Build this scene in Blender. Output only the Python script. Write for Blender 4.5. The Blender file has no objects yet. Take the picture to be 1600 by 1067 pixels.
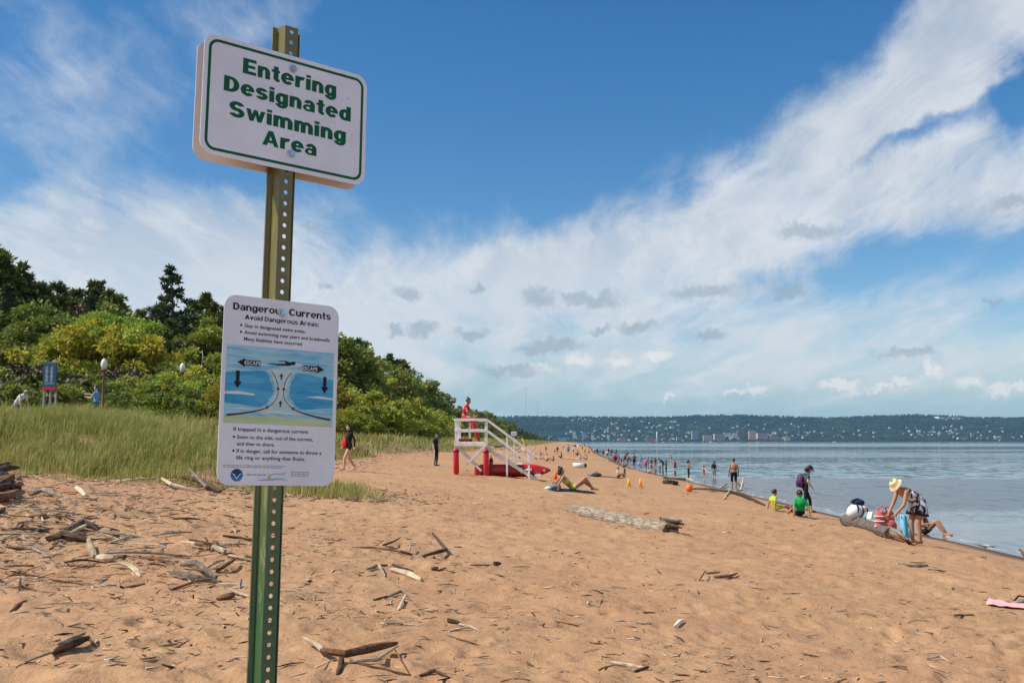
import bpy, bmesh, math, random
import numpy as np
from mathutils import Vector, Matrix

SC = bpy.context.scene
COL = SC.collection
R = math.radians
EYE = 2.78                     # eye height above the lake, metres
FPX = 1650.0                   # focal length for a 1600 pixel wide frame
HORIZON = 689.5
PITCH = math.atan((HORIZON - 533.5) / FPX)

# ------------------------------------------------------------------ camera
cam_data = bpy.data.cameras.new('camera')
cam = bpy.data.objects.new('camera', cam_data)
COL.objects.link(cam)
cam.location = (0, 0, EYE)
cam.rotation_euler = (math.pi / 2 + PITCH, 0, 0)
cam_data.sensor_width = 36
cam_data.lens = 36 * FPX / 1600
cam_data.clip_start = 0.05
cam_data.clip_end = 60000
SC.camera = cam

# ------------------------------------------------------------------ render and exposure
SC.render.engine = 'CYCLES'
SC.cycles.use_denoising = True
SC.cycles.max_bounces = 6
SC.cycles.transparent_max_bounces = 8
SC.cycles.volume_bounces = 0
SC.cycles.sample_clamp_indirect = 6
SC.view_settings.view_transform = 'Standard'
SC.view_settings.look = 'None'
SC.view_settings.gamma = 1.0
SC.view_settings.use_curve_mapping = False
SC.view_settings.exposure = 0.25

# ------------------------------------------------------------------ sun
SUN_EL, SUN_AZ = R(50), math.atan2(-0.97, -0.20)      # azimuth from +Y towards +X
sun_dir = Vector((math.sin(SUN_AZ) * math.cos(SUN_EL), math.cos(SUN_AZ) * math.cos(SUN_EL), math.sin(SUN_EL)))
sun_data = bpy.data.lights.new('sun', 'SUN')
sun_data.energy = 4.5
sun_data.angle = R(0.53)
sun_data.color = (1.0, 0.95, 0.87)
sun = bpy.data.objects.new('sun', sun_data)
COL.objects.link(sun)
sun.rotation_euler = sun_dir.to_track_quat('Z', 'Y').to_euler()
sun.location = (-20, -4, 30)

# ------------------------------------------------------------------ node helper
class Nodes:
    """Small expression builder for a node tree."""
    def __init__(self, tree):
        self.t = tree
        tree.nodes.clear()
    def n(self, kind, **kw):
        nd = self.t.nodes.new(kind)
        for k, v in kw.items():
            setattr(nd, k, v)
        return nd
    def link(self, a, b):
        self.t.links.new(a, b)
    def put(self, sock, v):
        if isinstance(v, bpy.types.NodeSocket):
            self.link(v, sock)
        elif v is not None:
            sock.default_value = v
    def m(self, op, a, b=None, c=None, clamp=False):
        nd = self.n('ShaderNodeMath', operation=op, use_clamp=clamp)
        for i, v in enumerate((a, b, c)):
            self.put(nd.inputs[i], v)
        return nd.outputs[0]
    def v(self, op, a, b=None, scale=None):
        nd = self.n('ShaderNodeVectorMath', operation=op)
        self.put(nd.inputs[0], a)
        self.put(nd.inputs[1], b)
        if scale is not None:
            self.put(nd.inputs['Scale'], scale)
        return nd.outputs['Value'] if op in ('LENGTH', 'DOT_PRODUCT', 'DISTANCE') else nd.outputs[0]
    def xyz(self, x, y, z):
        nd = self.n('ShaderNodeCombineXYZ')
        for i, v in enumerate((x, y, z)):
            self.put(nd.inputs[i], v)
        return nd.outputs[0]
    def sep(self, v):
        nd = self.n('ShaderNodeSeparateXYZ')
        self.link(v, nd.inputs[0])
        return nd.outputs
    def noise(self, vec, scale=1.0, detail=4.0, rough=0.5, dist=0.0, color=False):
        nd = self.n('ShaderNodeTexNoise')
        if vec is not None:
            self.link(vec, nd.inputs['Vector'])
        nd.inputs['Scale'].default_value = scale
        nd.inputs['Detail'].default_value = detail
        nd.inputs['Roughness'].default_value = rough
        nd.inputs['Distortion'].default_value = dist
        return nd.outputs['Color' if color else 'Fac']
    def voronoi(self, vec, scale, out='Distance', feature='F1'):
        nd = self.n('ShaderNodeTexVoronoi', feature=feature)
        self.link(vec, nd.inputs['Vector'])
        nd.inputs['Scale'].default_value = scale
        return nd.outputs[out]
    def step(self, x, lo, hi, a=0.0, b=1.0):
        nd = self.n('ShaderNodeMapRange', interpolation_type='SMOOTHSTEP')
        self.put(nd.inputs[0], x)
        for i, v in enumerate((lo, hi, a, b)):
            self.put(nd.inputs[i + 1], v)
        return nd.outputs[0]
    def mix(self, f, a, b, blend='MIX'):
        nd = self.n('ShaderNodeMix', data_type='RGBA', blend_type=blend)
        self.put(nd.inputs[0], f)
        for s, v in ((nd.inputs[6], a), (nd.inputs[7], b)):
            if isinstance(v, tuple) and len(v) == 3:
                v = v + (1.0,)
            self.put(s, v)
        return nd.outputs[2]
    def mapping(self, vec, loc=(0, 0, 0), rot=(0, 0, 0), scale=(1, 1, 1), kind='POINT'):
        nd = self.n('ShaderNodeMapping', vector_type=kind)
        self.link(vec, nd.inputs[0])
        nd.inputs[1].default_value = loc
        nd.inputs[2].default_value = rot
        nd.inputs[3].default_value = scale
        return nd.outputs[0]
    def bump(self, height, strength=0.3, dist=0.02, normal=None):
        nd = self.n('ShaderNodeBump')
        self.link(height, nd.inputs['Height'])
        nd.inputs['Strength'].default_value = strength
        nd.inputs['Distance'].default_value = dist
        if normal is not None:
            self.link(normal, nd.inputs['Normal'])
        return nd.outputs[0]

def pix_ray(px, py):
    X, Z = (px - 800) / FPX, (533.5 - py) / FPX
    return (X, math.cos(PITCH) - Z * math.sin(PITCH), math.sin(PITCH) + Z * math.cos(PITCH))

def pix_az_el(px, py):
    x, y, z = pix_ray(px, py)
    return math.atan2(x, y), math.atan2(z, math.hypot(x, y))

# ------------------------------------------------------------------ world: Nishita sky with thin clouds
world = bpy.data.worlds.new('World')
SC.world = world
world.use_nodes = True
w = Nodes(world.node_tree)
sky = w.n('ShaderNodeTexSky', sky_type='NISHITA', sun_disc=False)
sky.sun_elevation = SUN_EL
sky.sun_rotation = SUN_AZ
sky.altitude = 200
sky.air_density = 1.0
sky.dust_density = 0.6
sky.ozone_density = 2.5
SKY_STRENGTH = 0.092
CLOUD = 0.84 / SKY_STRENGTH          # cloud radiances below are what the picture shows
hs = w.n('ShaderNodeHueSaturation')
hs.inputs['Saturation'].default_value = 1.36
hs.inputs['Value'].default_value = 1.10
w.link(sky.outputs[0], hs.inputs['Color'])
skycol = hs.outputs[0]
dirv = w.n('ShaderNodeTexCoord').outputs['Generated']
dx, dy, dz = w.sep(dirv)
az = w.m('ARCTAN2', dx, dy)
el = w.m('ARCSINE', dz)
ae0 = w.xyz(az, el, 0.0)
warp = w.v('SCALE', w.v('SUBTRACT', w.noise(dirv, 9.0, 5, 0.55, color=True), (0.5, 0.5, 0.5)), scale=0.10)
ae = w.v('ADD', ae0, warp)
warp2 = w.v('SCALE', w.v('SUBTRACT', w.noise(dirv, 55.0, 7, 0.68, color=True), (0.5, 0.5, 0.5)), scale=0.036)
ae2 = w.v('ADD', ae0, warp2)
# a flat cloud layer seen in perspective: streaks run the way the wind blows
zz = w.m('ADD', w.m('MAXIMUM', dz, 0.0), 0.10)
lay = w.xyz(w.m('DIVIDE', dx, zz), w.m('DIVIDE', dy, zz), 0.0)
lay_w = w.v('ADD', lay, w.v('SCALE', w.v('SUBTRACT', w.noise(lay, 0.9, 3, 0.5, color=True), (0.5, 0.5, 0.5)), scale=0.6))
str_v = w.mapping(lay_w, rot=(0, 0, R(-27)), scale=(1.0, 0.20, 1.0))
streak = w.noise(str_v, 2.1, 9, 0.62)
streak_f = w.noise(w.mapping(lay_w, rot=(0, 0, R(-24)), scale=(1.0, 0.12, 1.0)), 6.0, 8, 0.65)
puff = w.noise(dirv, 7.0, 9, 0.58, 0.3)

def blob(vec, px, py, rx, ry, rot=0, wt=1.0, edge=0.0):
    a, e = pix_az_el(px, py)
    mv = w.mapping(vec, (a, e, 0), (0, 0, R(rot)), (rx / FPX, ry / FPX, 1), 'TEXTURE')
    return w.step(w.v('LENGTH', mv), 1.0, edge, 0.0, wt)

def total(parts, op='ADD'):
    s = parts[0]
    for p in parts[1:]:
        s = w.m(op, s, p)
    return s
#@SKY
CIRRUS = [  # px, py, rx, ry, rot, weight
    (1390, 158, 450, 135, 33, 0.66), (1560, 60, 280, 130, 38, 0.36),
    (1250, 316, 680, 122, 13, 0.62), (1580, 285, 300, 80, 16, 0.32), (1500, 405, 380, 75, 9, -0.16),
    (960, 415, 480, 130, 8, 0.42), (700, 450, 480, 140, 0, 0.42),
    (290, 365, 350, 135, 4, 0.66), (30, 345, 140, 85, 0, 0.46),
    (150, 480, 600, 140, 0, 0.44),
    (190, 140, 560, 200, 34, 0.27), (60, 40, 380, 200, 40, 0.14), (430, 30, 200, 60, 25, 0.16),
    (1440, 212, 260, 30, 24, -0.60), (1585, 165, 90, 60, 40, -0.50), (830, 165, 460, 190, 10, -0.62), (760, 40, 330, 130, 0, -0.30),
    (430, 230, 240, 60, 12, -0.20), (1300, 40, 260, 90, 33, -0.18),
]
low = w.step(el, R(7.5), R(0.5), 0.0, 0.85)
skycol = w.mix(low, skycol, (0.36 * CLOUD, 0.555 * CLOUD, 0.66 * CLOUD))
field = total([blob(ae, *c) for c in CIRRUS])
veil_band = w.m('MULTIPLY', w.step(el, R(0.4), R(4.5)), w.step(el, R(11.5), R(5.5)))
field = w.m('ADD', field, w.m('MULTIPLY', veil_band, 0.38))
# elsewhere in the sky the same broken high cloud goes on
beyond = w.m('MAXIMUM', w.step(w.m('ABSOLUTE', az), R(27), R(50)), w.step(el, R(26), R(42)))
field = w.m('ADD', field, w.m('MULTIPLY', beyond, 0.26))
mixn = w.m('ADD', w.m('MULTIPLY', w.m('SUBTRACT', streak, 0.5), 1.25), w.m('MULTIPLY', w.m('SUBTRACT', puff, 0.5), 0.75))
mixn = w.m('ADD', mixn, w.m('MULTIPLY', w.m('SUBTRACT', streak_f, 0.5), 0.34))
dens = w.step(w.m('ADD', mixn, field), 0.02, 0.66)
fray = w.step(w.m('ADD', w.m('MULTIPLY', streak_f, 0.6), w.m('MULTIPLY', puff, 0.4)), 0.34, 0.60, 0.74, 1.0)
dens = w.m('MULTIPLY', dens, w.m('MAXIMUM', fray, w.step(el, R(9), R(4))))
shade = w.step(w.m('ADD', w.m('MULTIPLY', w.noise(dirv, 11.0, 6, 0.55), 0.6), w.m('MULTIPLY', streak_f, 0.4)), 0.32, 0.66)
shade = w.m('MAXIMUM', shade, w.step(el, R(14), R(7), 0.0, 0.75))
ccol = w.mix(shade, (0.52 * CLOUD, 0.59 * CLOUD, 0.67 * CLOUD), (0.77 * CLOUD, 0.80 * CLOUD, 0.84 * CLOUD))
skycol = w.mix(w.m('MULTIPLY', dens, 0.90), skycol, ccol)
GREY = [(640, 460, 30, 16), (840, 466, 42, 20), (925, 470, 70, 18), (895, 462, 30, 16), (1100, 456, 78, 19), (1232, 453, 42, 19), (1265, 362, 66, 18),
        (486, 356, 30, 8), (617, 517, 22, 10), (662, 515, 34, 16), (738, 522, 36, 13), (868, 540, 60, 15), (830, 545, 30, 11),
        (995, 511, 44, 13), (940, 516, 26, 8), (1110, 523, 30, 12), (1580, 318, 40, 14), (512, 448, 16, 8), (748, 452, 20, 8),
        (800, 578, 70, 14), (1420, 552, 60, 12), (1550, 470, 16, 9)]
WHITE = [(905, 562, 46, 24), (968, 562, 48, 24), (1030, 556, 46, 20), (840, 575, 60, 16), (1182, 607, 38, 17), (1148, 612, 30, 9), (1312, 605, 58, 16), (1405, 597, 40, 17),
         (1375, 608, 36, 10), (1515, 596, 34, 22), (1556, 605, 36, 20), (1460, 573, 26, 13), (1410, 556, 46, 13), (1044, 619, 26, 9), (1585, 600, 30, 14)]
gfield = total([blob(ae2, x, y, rx * 1.25, ry * 1.2) for x, y, rx, ry in GREY], 'MAXIMUM')
wfield = total([blob(ae2, x, y, rx * 1.15, ry * 1.1) for x, y, rx, ry in WHITE], 'MAXIMUM')
wd = w.step(wfield, 0.02, 1.0, 0, 0.78)
skycol = w.mix(wd, skycol, w.mix(w.step(wfield, 0.3, 0.9), (0.56 * CLOUD, 0.64 * CLOUD, 0.71 * CLOUD), (0.84 * CLOUD, 0.84 * CLOUD, 0.83 * CLOUD)))
gd = w.step(gfield, 0.02, 0.90, 0, 0.66)
skycol = w.mix(gd, skycol, (0.33 * CLOUD, 0.43 * CLOUD, 0.53 * CLOUD))
#@SKYEND
bg = w.n('ShaderNodeBackground')
w.link(skycol, bg.inputs['Color'])
bg.inputs['Strength'].default_value = SKY_STRENGTH
w.link(bg.outputs[0], w.n('ShaderNodeOutputWorld').inputs['Surface'])
world.cycles.sampling_method = 'MANUAL'
world.cycles.sample_map_resolution = 512

# ------------------------------------------------------------------ object helpers
random.seed(11)
rng = np.random.default_rng(7)

def tag(o, label=None, cat=None, group=None, kind=None):
    if label: o['label'] = label
    if cat: o['category'] = cat
    if group: o['group'] = group
    if kind: o['kind'] = kind
    return o

def empty(name, loc=(0, 0, 0), rz=0.0, label=None, cat=None, group=None):
    o = bpy.data.objects.new(name, None)
    o.empty_display_size = 0.1
    o.location = loc
    o.rotation_euler = (0, 0, rz)
    COL.objects.link(o)
    return tag(o, label, cat, group)

def link(name, mesh, parent=None, mats=None):
    if mats is not None:
        for m in (mats if isinstance(mats, (list, tuple)) else [mats]):
            if m.name not in mesh.materials:
                mesh.materials.append(m)
    o = bpy.data.objects.new(name, mesh)
    COL.objects.link(o)
    if parent is not None:
        o.parent = parent
    return o

def copy_tree(o, parent=None, loc=None, rz=None, scale=None, name=None):
    c = o.copy()
    COL.objects.link(c)
    c.parent = parent
    if parent is not None:
        c.matrix_parent_inverse = o.matrix_parent_inverse.copy()
    if loc is not None: c.location = loc
    if rz is not None: c.rotation_euler.z = rz
    if scale is not None: c.scale = scale
    for ch in o.children:
        copy_tree(ch, c)
    return c

class MB:
    """Collects simple solids as vertices and faces and builds ONE mesh from them."""
    def __init__(self):
        self.v, self.f, self.mi = [], [], []
    def add(self, vs, fs, mi=0):
        b = len(self.v)
        self.v += [tuple(p) for p in vs]
        self.f += [tuple(i + b for i in f) for f in fs]
        self.mi += [mi] * len(fs)
        return self
    def box(self, c, s, rot=None, mi=0):
        vs = [Vector(((i & 1) - .5, ((i >> 1) & 1) - .5, ((i >> 2) & 1) - .5)) for i in range(8)]
        vs = [Vector((p.x * s[0], p.y * s[1], p.z * s[2])) for p in vs]
        if rot is not None:
            vs = [rot @ p for p in vs]
        c = Vector(c)
        return self.add([p + c for p in vs], [(0, 2, 3, 1), (4, 5, 7, 6), (0, 1, 5, 4), (2, 6, 7, 3), (0, 4, 6, 2), (1, 3, 7, 5)], mi)
    def bar(self, a, b, wd, th, up=(0, 0, 1), mi=0):
        """A square-sawn bar from a to b: wd across, th along up."""
        a, b = Vector(a), Vector(b)
        d = (b - a).normalized()
        u = Vector(up)
        s = d.cross(u)
        if s.length < 1e-4:
            s = d.cross(Vector((0, 1, 0)))
        s.normalize()
        u = s.cross(d).normalized()
        M = Matrix((s, d, u)).transposed()
        return self.box((a + b) / 2, (wd, (b - a).length, th), M, mi)
    def tube(self, pts, rad, n=8, mi=0, cap=True, flat=1.0):
        pts = [Vector(p) for p in pts]
        rs = rad if isinstance(rad, (list, tuple)) else [rad] * len(pts)
        vs, fs = [], []
        ref = None
        for i, p in enumerate(pts):
            d = (pts[min(i + 1, len(pts) - 1)] - pts[max(i - 1, 0)]).normalized()
            if ref is None:
                ref = d.orthogonal().normalized() if abs(d.z) > .9 else d.cross(Vector((0, 0, 1))).normalized()
            s = (ref - d * ref.dot(d)).normalized()
            u = d.cross(s)
            ref = s
            for k in range(n):
                t = 2 * math.pi * k / n
                vs.append(p + s * math.cos(t) * rs[i] + u * math.sin(t) * rs[i] * flat)
        for i in range(len(pts) - 1):
            for k in range(n):
                a, b = i * n + k, i * n + (k + 1) % n
                fs.append((a, b, b + n, a + n))
        if cap:
            fs.append(tuple(range(n - 1, -1, -1)))
            fs.append(tuple(range((len(pts) - 1) * n, len(pts) * n)))
        return self.add(vs, fs, mi)
    def ball(self, c, r, n=10, m=6, rot=None, mi=0):
        r = r if isinstance(r, (tuple, list)) else (r, r, r)
        c = Vector(c)
        vs, fs = [], []
        for j in range(1, m):
            ph = math.pi * j / m
            for k in range(n):
                t = 2 * math.pi * k / n
                p = Vector((math.sin(ph) * math.cos(t) * r[0], math.sin(ph) * math.sin(t) * r[1], math.cos(ph) * r[2]))
                vs.append(c + (rot @ p if rot is not None else p))
        for sgn in (1, -1):
            p = Vector((0, 0, sgn * r[2]))
            vs.append(c + (rot @ p if rot is not None else p))
        top, bot = len(vs) - 2, len(vs) - 1
        for j in range(m - 2):
            for k in range(n):
                a, b = j * n + k, j * n + (k + 1) % n
                fs.append((a, a + n, b + n, b))
        for k in range(n):
            fs.append((top, k, (k + 1) % n))
            q = (m - 2) * n
            fs.append((bot, q + (k + 1) % n, q + k))
        return self.add(vs, fs, mi)
    def mesh(self, name, smooth=False):
        me = bpy.data.meshes.new(name)
        me.from_pydata(self.v, [], self.f)
        if any(self.mi):
            me.polygons.foreach_set('material_index', self.mi)
        if smooth:
            me.polygons.foreach_set('use_smooth', [True] * len(me.polygons))
        me.update()
        return me
    def build(self, name, mats, parent=None, smooth=False, bevel=0.0):
        o = link(name, self.mesh(name, smooth), parent)
        for m in (mats if isinstance(mats, (list, tuple)) else [mats]):
            o.data.materials.append(m)
        if bevel:
            b = o.modifiers.new('bevel', 'BEVEL')
            b.width = bevel
            b.segments = 2
            b.limit_method = 'ANGLE'
        return o

def np_mesh(name, verts, faces, nper, smooth=False, mat_idx=None):
    """Fast mesh from numpy arrays; every face has nper corners."""
    me = bpy.data.meshes.new(name)
    verts = np.ascontiguousarray(verts, dtype=np.float32)
    faces = np.ascontiguousarray(faces, dtype=np.int32)
    me.vertices.add(len(verts))
    me.vertices.foreach_set('co', verts.ravel())
    me.loops.add(faces.size)
    me.loops.foreach_set('vertex_index', faces.ravel())
    me.polygons.add(len(faces))
    me.polygons.foreach_set('loop_start', np.arange(0, faces.size, nper, dtype=np.int32))
    if smooth:
        me.polygons.foreach_set('use_smooth', np.ones(len(faces), dtype=bool))
    if mat_idx is not None:
        me.polygons.foreach_set('material_index', np.asarray(mat_idx, dtype=np.int32))
    me.update(calc_edges=True)
    me.validate()
    return me

def srgb(r, g, b):
    def c(v):
        v /= 255.0
        return v / 12.92 if v <= 0.04045 else ((v + 0.055) / 1.055) ** 2.4
    return (c(r), c(g), c(b), 1.0)

def mat(name, col, rough=0.8, var=0.0, scale=8.0, bump=0.0, bscale=40.0, metal=0.0, spec=0.4, col2=None, obj_var=0.0, stretch=None, bdist=0.01):
    m = bpy.data.materials.get(name)
    if m: return m
    m = bpy.data.materials.new(name)
    m.use_nodes = True
    k = Nodes(m.node_tree)
    p = k.n('ShaderNodeBsdfPrincipled')
    k.link(p.outputs[0], k.n('ShaderNodeOutputMaterial').inputs[0])
    col = tuple(col[:3]) + (1.0,)
    p.inputs['Roughness'].default_value = rough
    p.inputs['Metallic'].default_value = metal
    p.inputs['Specular IOR Level'].default_value = spec
    c = None
    tc = k.n('ShaderNodeTexCoord').outputs['Object'] if (var or bump) else None
    if tc is not None and stretch:
        tc = k.mapping(tc, scale=stretch)
    if var:
        nz = k.step(k.noise(tc, scale, 5, 0.6), 0.3, 0.7)
        a = tuple(x * (1 - var) for x in col[:3])
        b = tuple(min(1, x * (1 + var)) for x in col[:3]) if col2 is None else tuple(col2[:3])
        c = k.mix(nz, a, b)
    if obj_var:
        rnd = k.n('ShaderNodeObjectInfo').outputs['Random']
        h = k.n('ShaderNodeHueSaturation')
        k.put(h.inputs['Color'], c if c is not None else col)
        k.put(h.inputs['Value'], k.step(rnd, 0, 1, 1 - obj_var, 1 + obj_var))
        c = h.outputs[0]
    k.put(p.inputs['Base Color'], c if c is not None else col)
    if bump:
        k.link(k.bump(k.noise(tc, bscale, 6, 0.6), bump, bdist), p.inputs['Normal'])
    return m
# ================================================================== the setting
def vnoise(x, y, seed=0):
    """Smooth value noise in numpy, about -1..1."""
    xi, yi = np.floor(x).astype(np.int64), np.floor(y).astype(np.int64)
    fx, fy = x - xi, y - yi
    fx, fy = fx * fx * fx * (fx * (fx * 6 - 15) + 10), fy * fy * fy * (fy * (fy * 6 - 15) + 10)
    def h(a, b):
        n = (a * 374761393 + b * 668265263 + seed * 974711) & 0x7fffffff
        n = ((n ^ (n >> 13)) * 1274126177) & 0x7fffffff
        n = (n ^ (n >> 16)) & 0xffff
        return n / 32767.5 - 1.0
    a, b, c, d = h(xi, yi), h(xi + 1, yi), h(xi, yi + 1), h(xi + 1, yi + 1)
    return (a * (1 - fx) + b * fx) * (1 - fy) + (c * (1 - fx) + d * fx) * fy

def fbm(x, y, seed=0, octs=4, gain=0.5):
    s, a = 0.0, 1.0
    for i in range(octs):
        s = s + a * vnoise(x * 2 ** i + 17.3 * i, y * 2 ** i - 9.1 * i, seed + i)
        a *= gain
    return s

def dents(x, y, cell, seed, rad):
    """Footprint-like hollows: one jittered oval dent per cell."""
    xi, yi = np.floor(x / cell), np.floor(y / cell)
    out = np.zeros_like(x)
    for i in (-1, 0, 1):
        for j in (-1, 0, 1):
            cx, cy = xi + i, yi + j
            def h(q):
                v = np.sin(cx * 127.1 + cy * 311.7 + seed * 13.7 + q * 74.7) * 43758.5453
                return v - np.floor(v)
            jx, jy, an, st = (cx + .15 + .7 * h(1)) * cell, (cy + .15 + .7 * h(2)) * cell, h(3) * math.pi, h(4)
            ddx, ddy = x - jx, y - jy
            u = ddx * np.cos(an) + ddy * np.sin(an)
            v = -ddx * np.sin(an) + ddy * np.cos(an)
            r2 = (u / (rad * 1.6)) ** 2 + (v / (rad * .85)) ** 2
            out += (st > .35) * (np.exp(-r2 * 1.6) * 1.0 - .42 * np.exp(-(np.sqrt(r2) - 1.5) ** 2 * 4))
    return out

SHORE_Y = np.array([-200, 112, 155, 204, 290, 363, 700, 1800, 2600, 3400.])
SHORE_X = np.array([12.4, 12.5, 15.2, 17.6, 22.5, 28, 50, 112, 150, 60.])
PROF_S = np.array([-400, -60, -30, -14, -9, -6, -2, 0, 2, 6, 9, 10.6, 12.4, 16, 40, 200.])
PROF_Z = np.array([.1, -.35, -.6, -.72, -.86, -1.05, -1.31, -1.47, -1.64, -2.0, -2.31, -2.55, -2.80, -3.1, -4.5, -9.])
DUNE = np.array([(-600, 27.5), (-14, 26.4), (-10.6, 25.2), (-7, 24.6), (-4.4, 22.9), (-3.7, 23.6), (-5.2, 27), (-7.6, 35), (-8.6, 55), (-8.3, 75), (-6, 97), (-3, 140),
                 (0, 200), (6, 300), (15, 450), (40, 900), (95, 1900), (120, 2500), (40, 3300), (-3000, 3300)], dtype=float)

def dune_dist(x, y):
    """Signed distance into the grassed dune (positive inside)."""
    sh = x.shape
    x, y = x.ravel(), y.ravel()
    dmin = np.full(x.shape, 1e9)
    inside = np.zeros(x.shape, dtype=bool)
    for i in range(len(DUNE)):
        (ax, ay), (bx, by) = DUNE[i], DUNE[(i + 1) % len(DUNE)]
        ex, ey = bx - ax, by - ay
        t = np.clip(((x - ax) * ex + (y - ay) * ey) / (ex * ex + ey * ey), 0, 1)
        dmin = np.minimum(dmin, np.hypot(x - ax - t * ex, y - ay - t * ey))
        c = ((ay > y) != (by > y)) & (x < (bx - ax) * (y - ay) / (by - ay + 1e-12) + ax)
        inside ^= c
    return np.where(inside, dmin, -dmin).reshape(sh)

def sstep(a, b, x):
    t = np.clip((x - a) / (b - a), 0, 1)
    return t * t * (3 - 2 * t)

def ground(x, y, fine=True):
    """Height of the ground above the lake at x, y (arrays)."""
    x, y = np.asarray(x, float), np.asarray(y, float)
    s = x - (np.interp(y, SHORE_Y, SHORE_X) - 12.4)
    s = s - fbm(x * .25, y * .12, 5, 2) * .18 - vnoise(x * .02, y * .075, 8) * .28 * sstep(130, 90, y)
    z = EYE + np.interp(s, PROF_S, PROF_Z)
    d = dune_dist(x, y) + fbm(x * .5, y * .5, 3, 3) * .45
    z = z + .78 * sstep(-.2, 4.5, d) + .16 * sstep(3, 22, d) + sstep(0, 3, d) * fbm(x * .16, y * .16, 9, 3) * .13
    z = z + sstep(60, 140, d) * 1.5
    z = z + sstep(.5, 5, d) * sstep(70, 45, y) * (.55 * sstep(-9, -17, x) - .16 * sstep(-11, -7, x))
    dry = sstep(.12, .5, z)
    far = np.clip(1 - (np.hypot(x, y) - 60) / 80, 0, 1)
    z = z + dry * (.055 * fbm(x * .33, y * .33, 21, 3) + far * .030 * fbm(x * 1.35, y * 1.35, 31, 3))
    if fine:
        near = np.clip(1 - (np.hypot(x, y) - 26) / 30, 0, 1) * dry * (1 - .6 * sstep(0, 2, d))
        z = z + near * ((.010 + .010 * sstep(-.2, .5, fbm(x * .22, y * .22, 33, 2))) * fbm(x * 4.6, y * 4.6, 41, 3) - .040 * sstep(-.35, .45, fbm(x * .2 + 4, y * .2, 35, 2)) * dents(x, y, .62, 1, .14) - .026 * dents(x + 7.7, y - 3.1, .40, 5, .08))
    return z

def gz(x, y):
    return float(ground(np.array([x]), np.array([y]))[0])

def at(px, py, lift=0.0):
    """The ground point seen at a photo position: steps along the sight line until it meets the ground."""
    rx, ry, rz = pix_ray(px, py)
    d = np.geomspace(3, 2600, 3000)
    t = d / ry
    g = ground(rx * t, d)
    zr = EYE + rz * t
    hit = np.nonzero(zr <= g + lift)[0]
    i = hit[0] if len(hit) else len(d) - 1
    return Vector((rx * t[i], d[i], g[i]))

def along(px, d):
    """Ground point at depth d on the sight line through column px."""
    x = (px - 800) / FPX * d * (1 / math.cos(PITCH)) * .9955
    return Vector((x, d, gz(x, d)))

# ---- the beach: one sheet from behind the camera to the far end of the spit
yy = np.concatenate([np.array([-120, -60, -30, -16, -8, -4, -2, -1, 0, .6, 1.1, 1.6, 2.0, 2.4, 2.8, 3.2, 3.6, 4.0, 4.3, 4.6, 4.9]),
                     np.geomspace(5.1, 46, 400), np.geomspace(46.4, 3400, 230)])
tt = np.linspace(-.6, .6, 430)
side = .6 + np.geomspace(.006, 5.5, 44)
tt = np.concatenate([-side[::-1], tt, side])
Xg = np.clip(tt[None, :] * np.maximum(np.abs(yy), 6.0)[:, None], -4300 + 300 * tt[None, :], 4300 + 300 * tt[None, :])
Yg = np.repeat(yy[:, None], len(tt), 1)
Zg = np.maximum(ground(Xg, Yg), -6.0)
ny, nx = Xg.shape
idx = np.arange(ny * nx).reshape(ny, nx)
quads = np.stack([idx[:-1, :-1], idx[:-1, 1:], idx[1:, 1:], idx[1:, :-1]], -1).reshape(-1, 4)
beach_me = np_mesh('beach', np.stack([Xg, Yg, Zg], -1).reshape(-1, 3), quads, 4, smooth=True)
att = beach_me.attributes.new('growth', 'FLOAT', 'POINT')
att.data.foreach_set('value', sstep(-.5, 1.6, dune_dist(Xg, Yg) + fbm(Xg * .8, Yg * .8, 77, 3) * .8).astype(np.float32).ravel())

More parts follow.
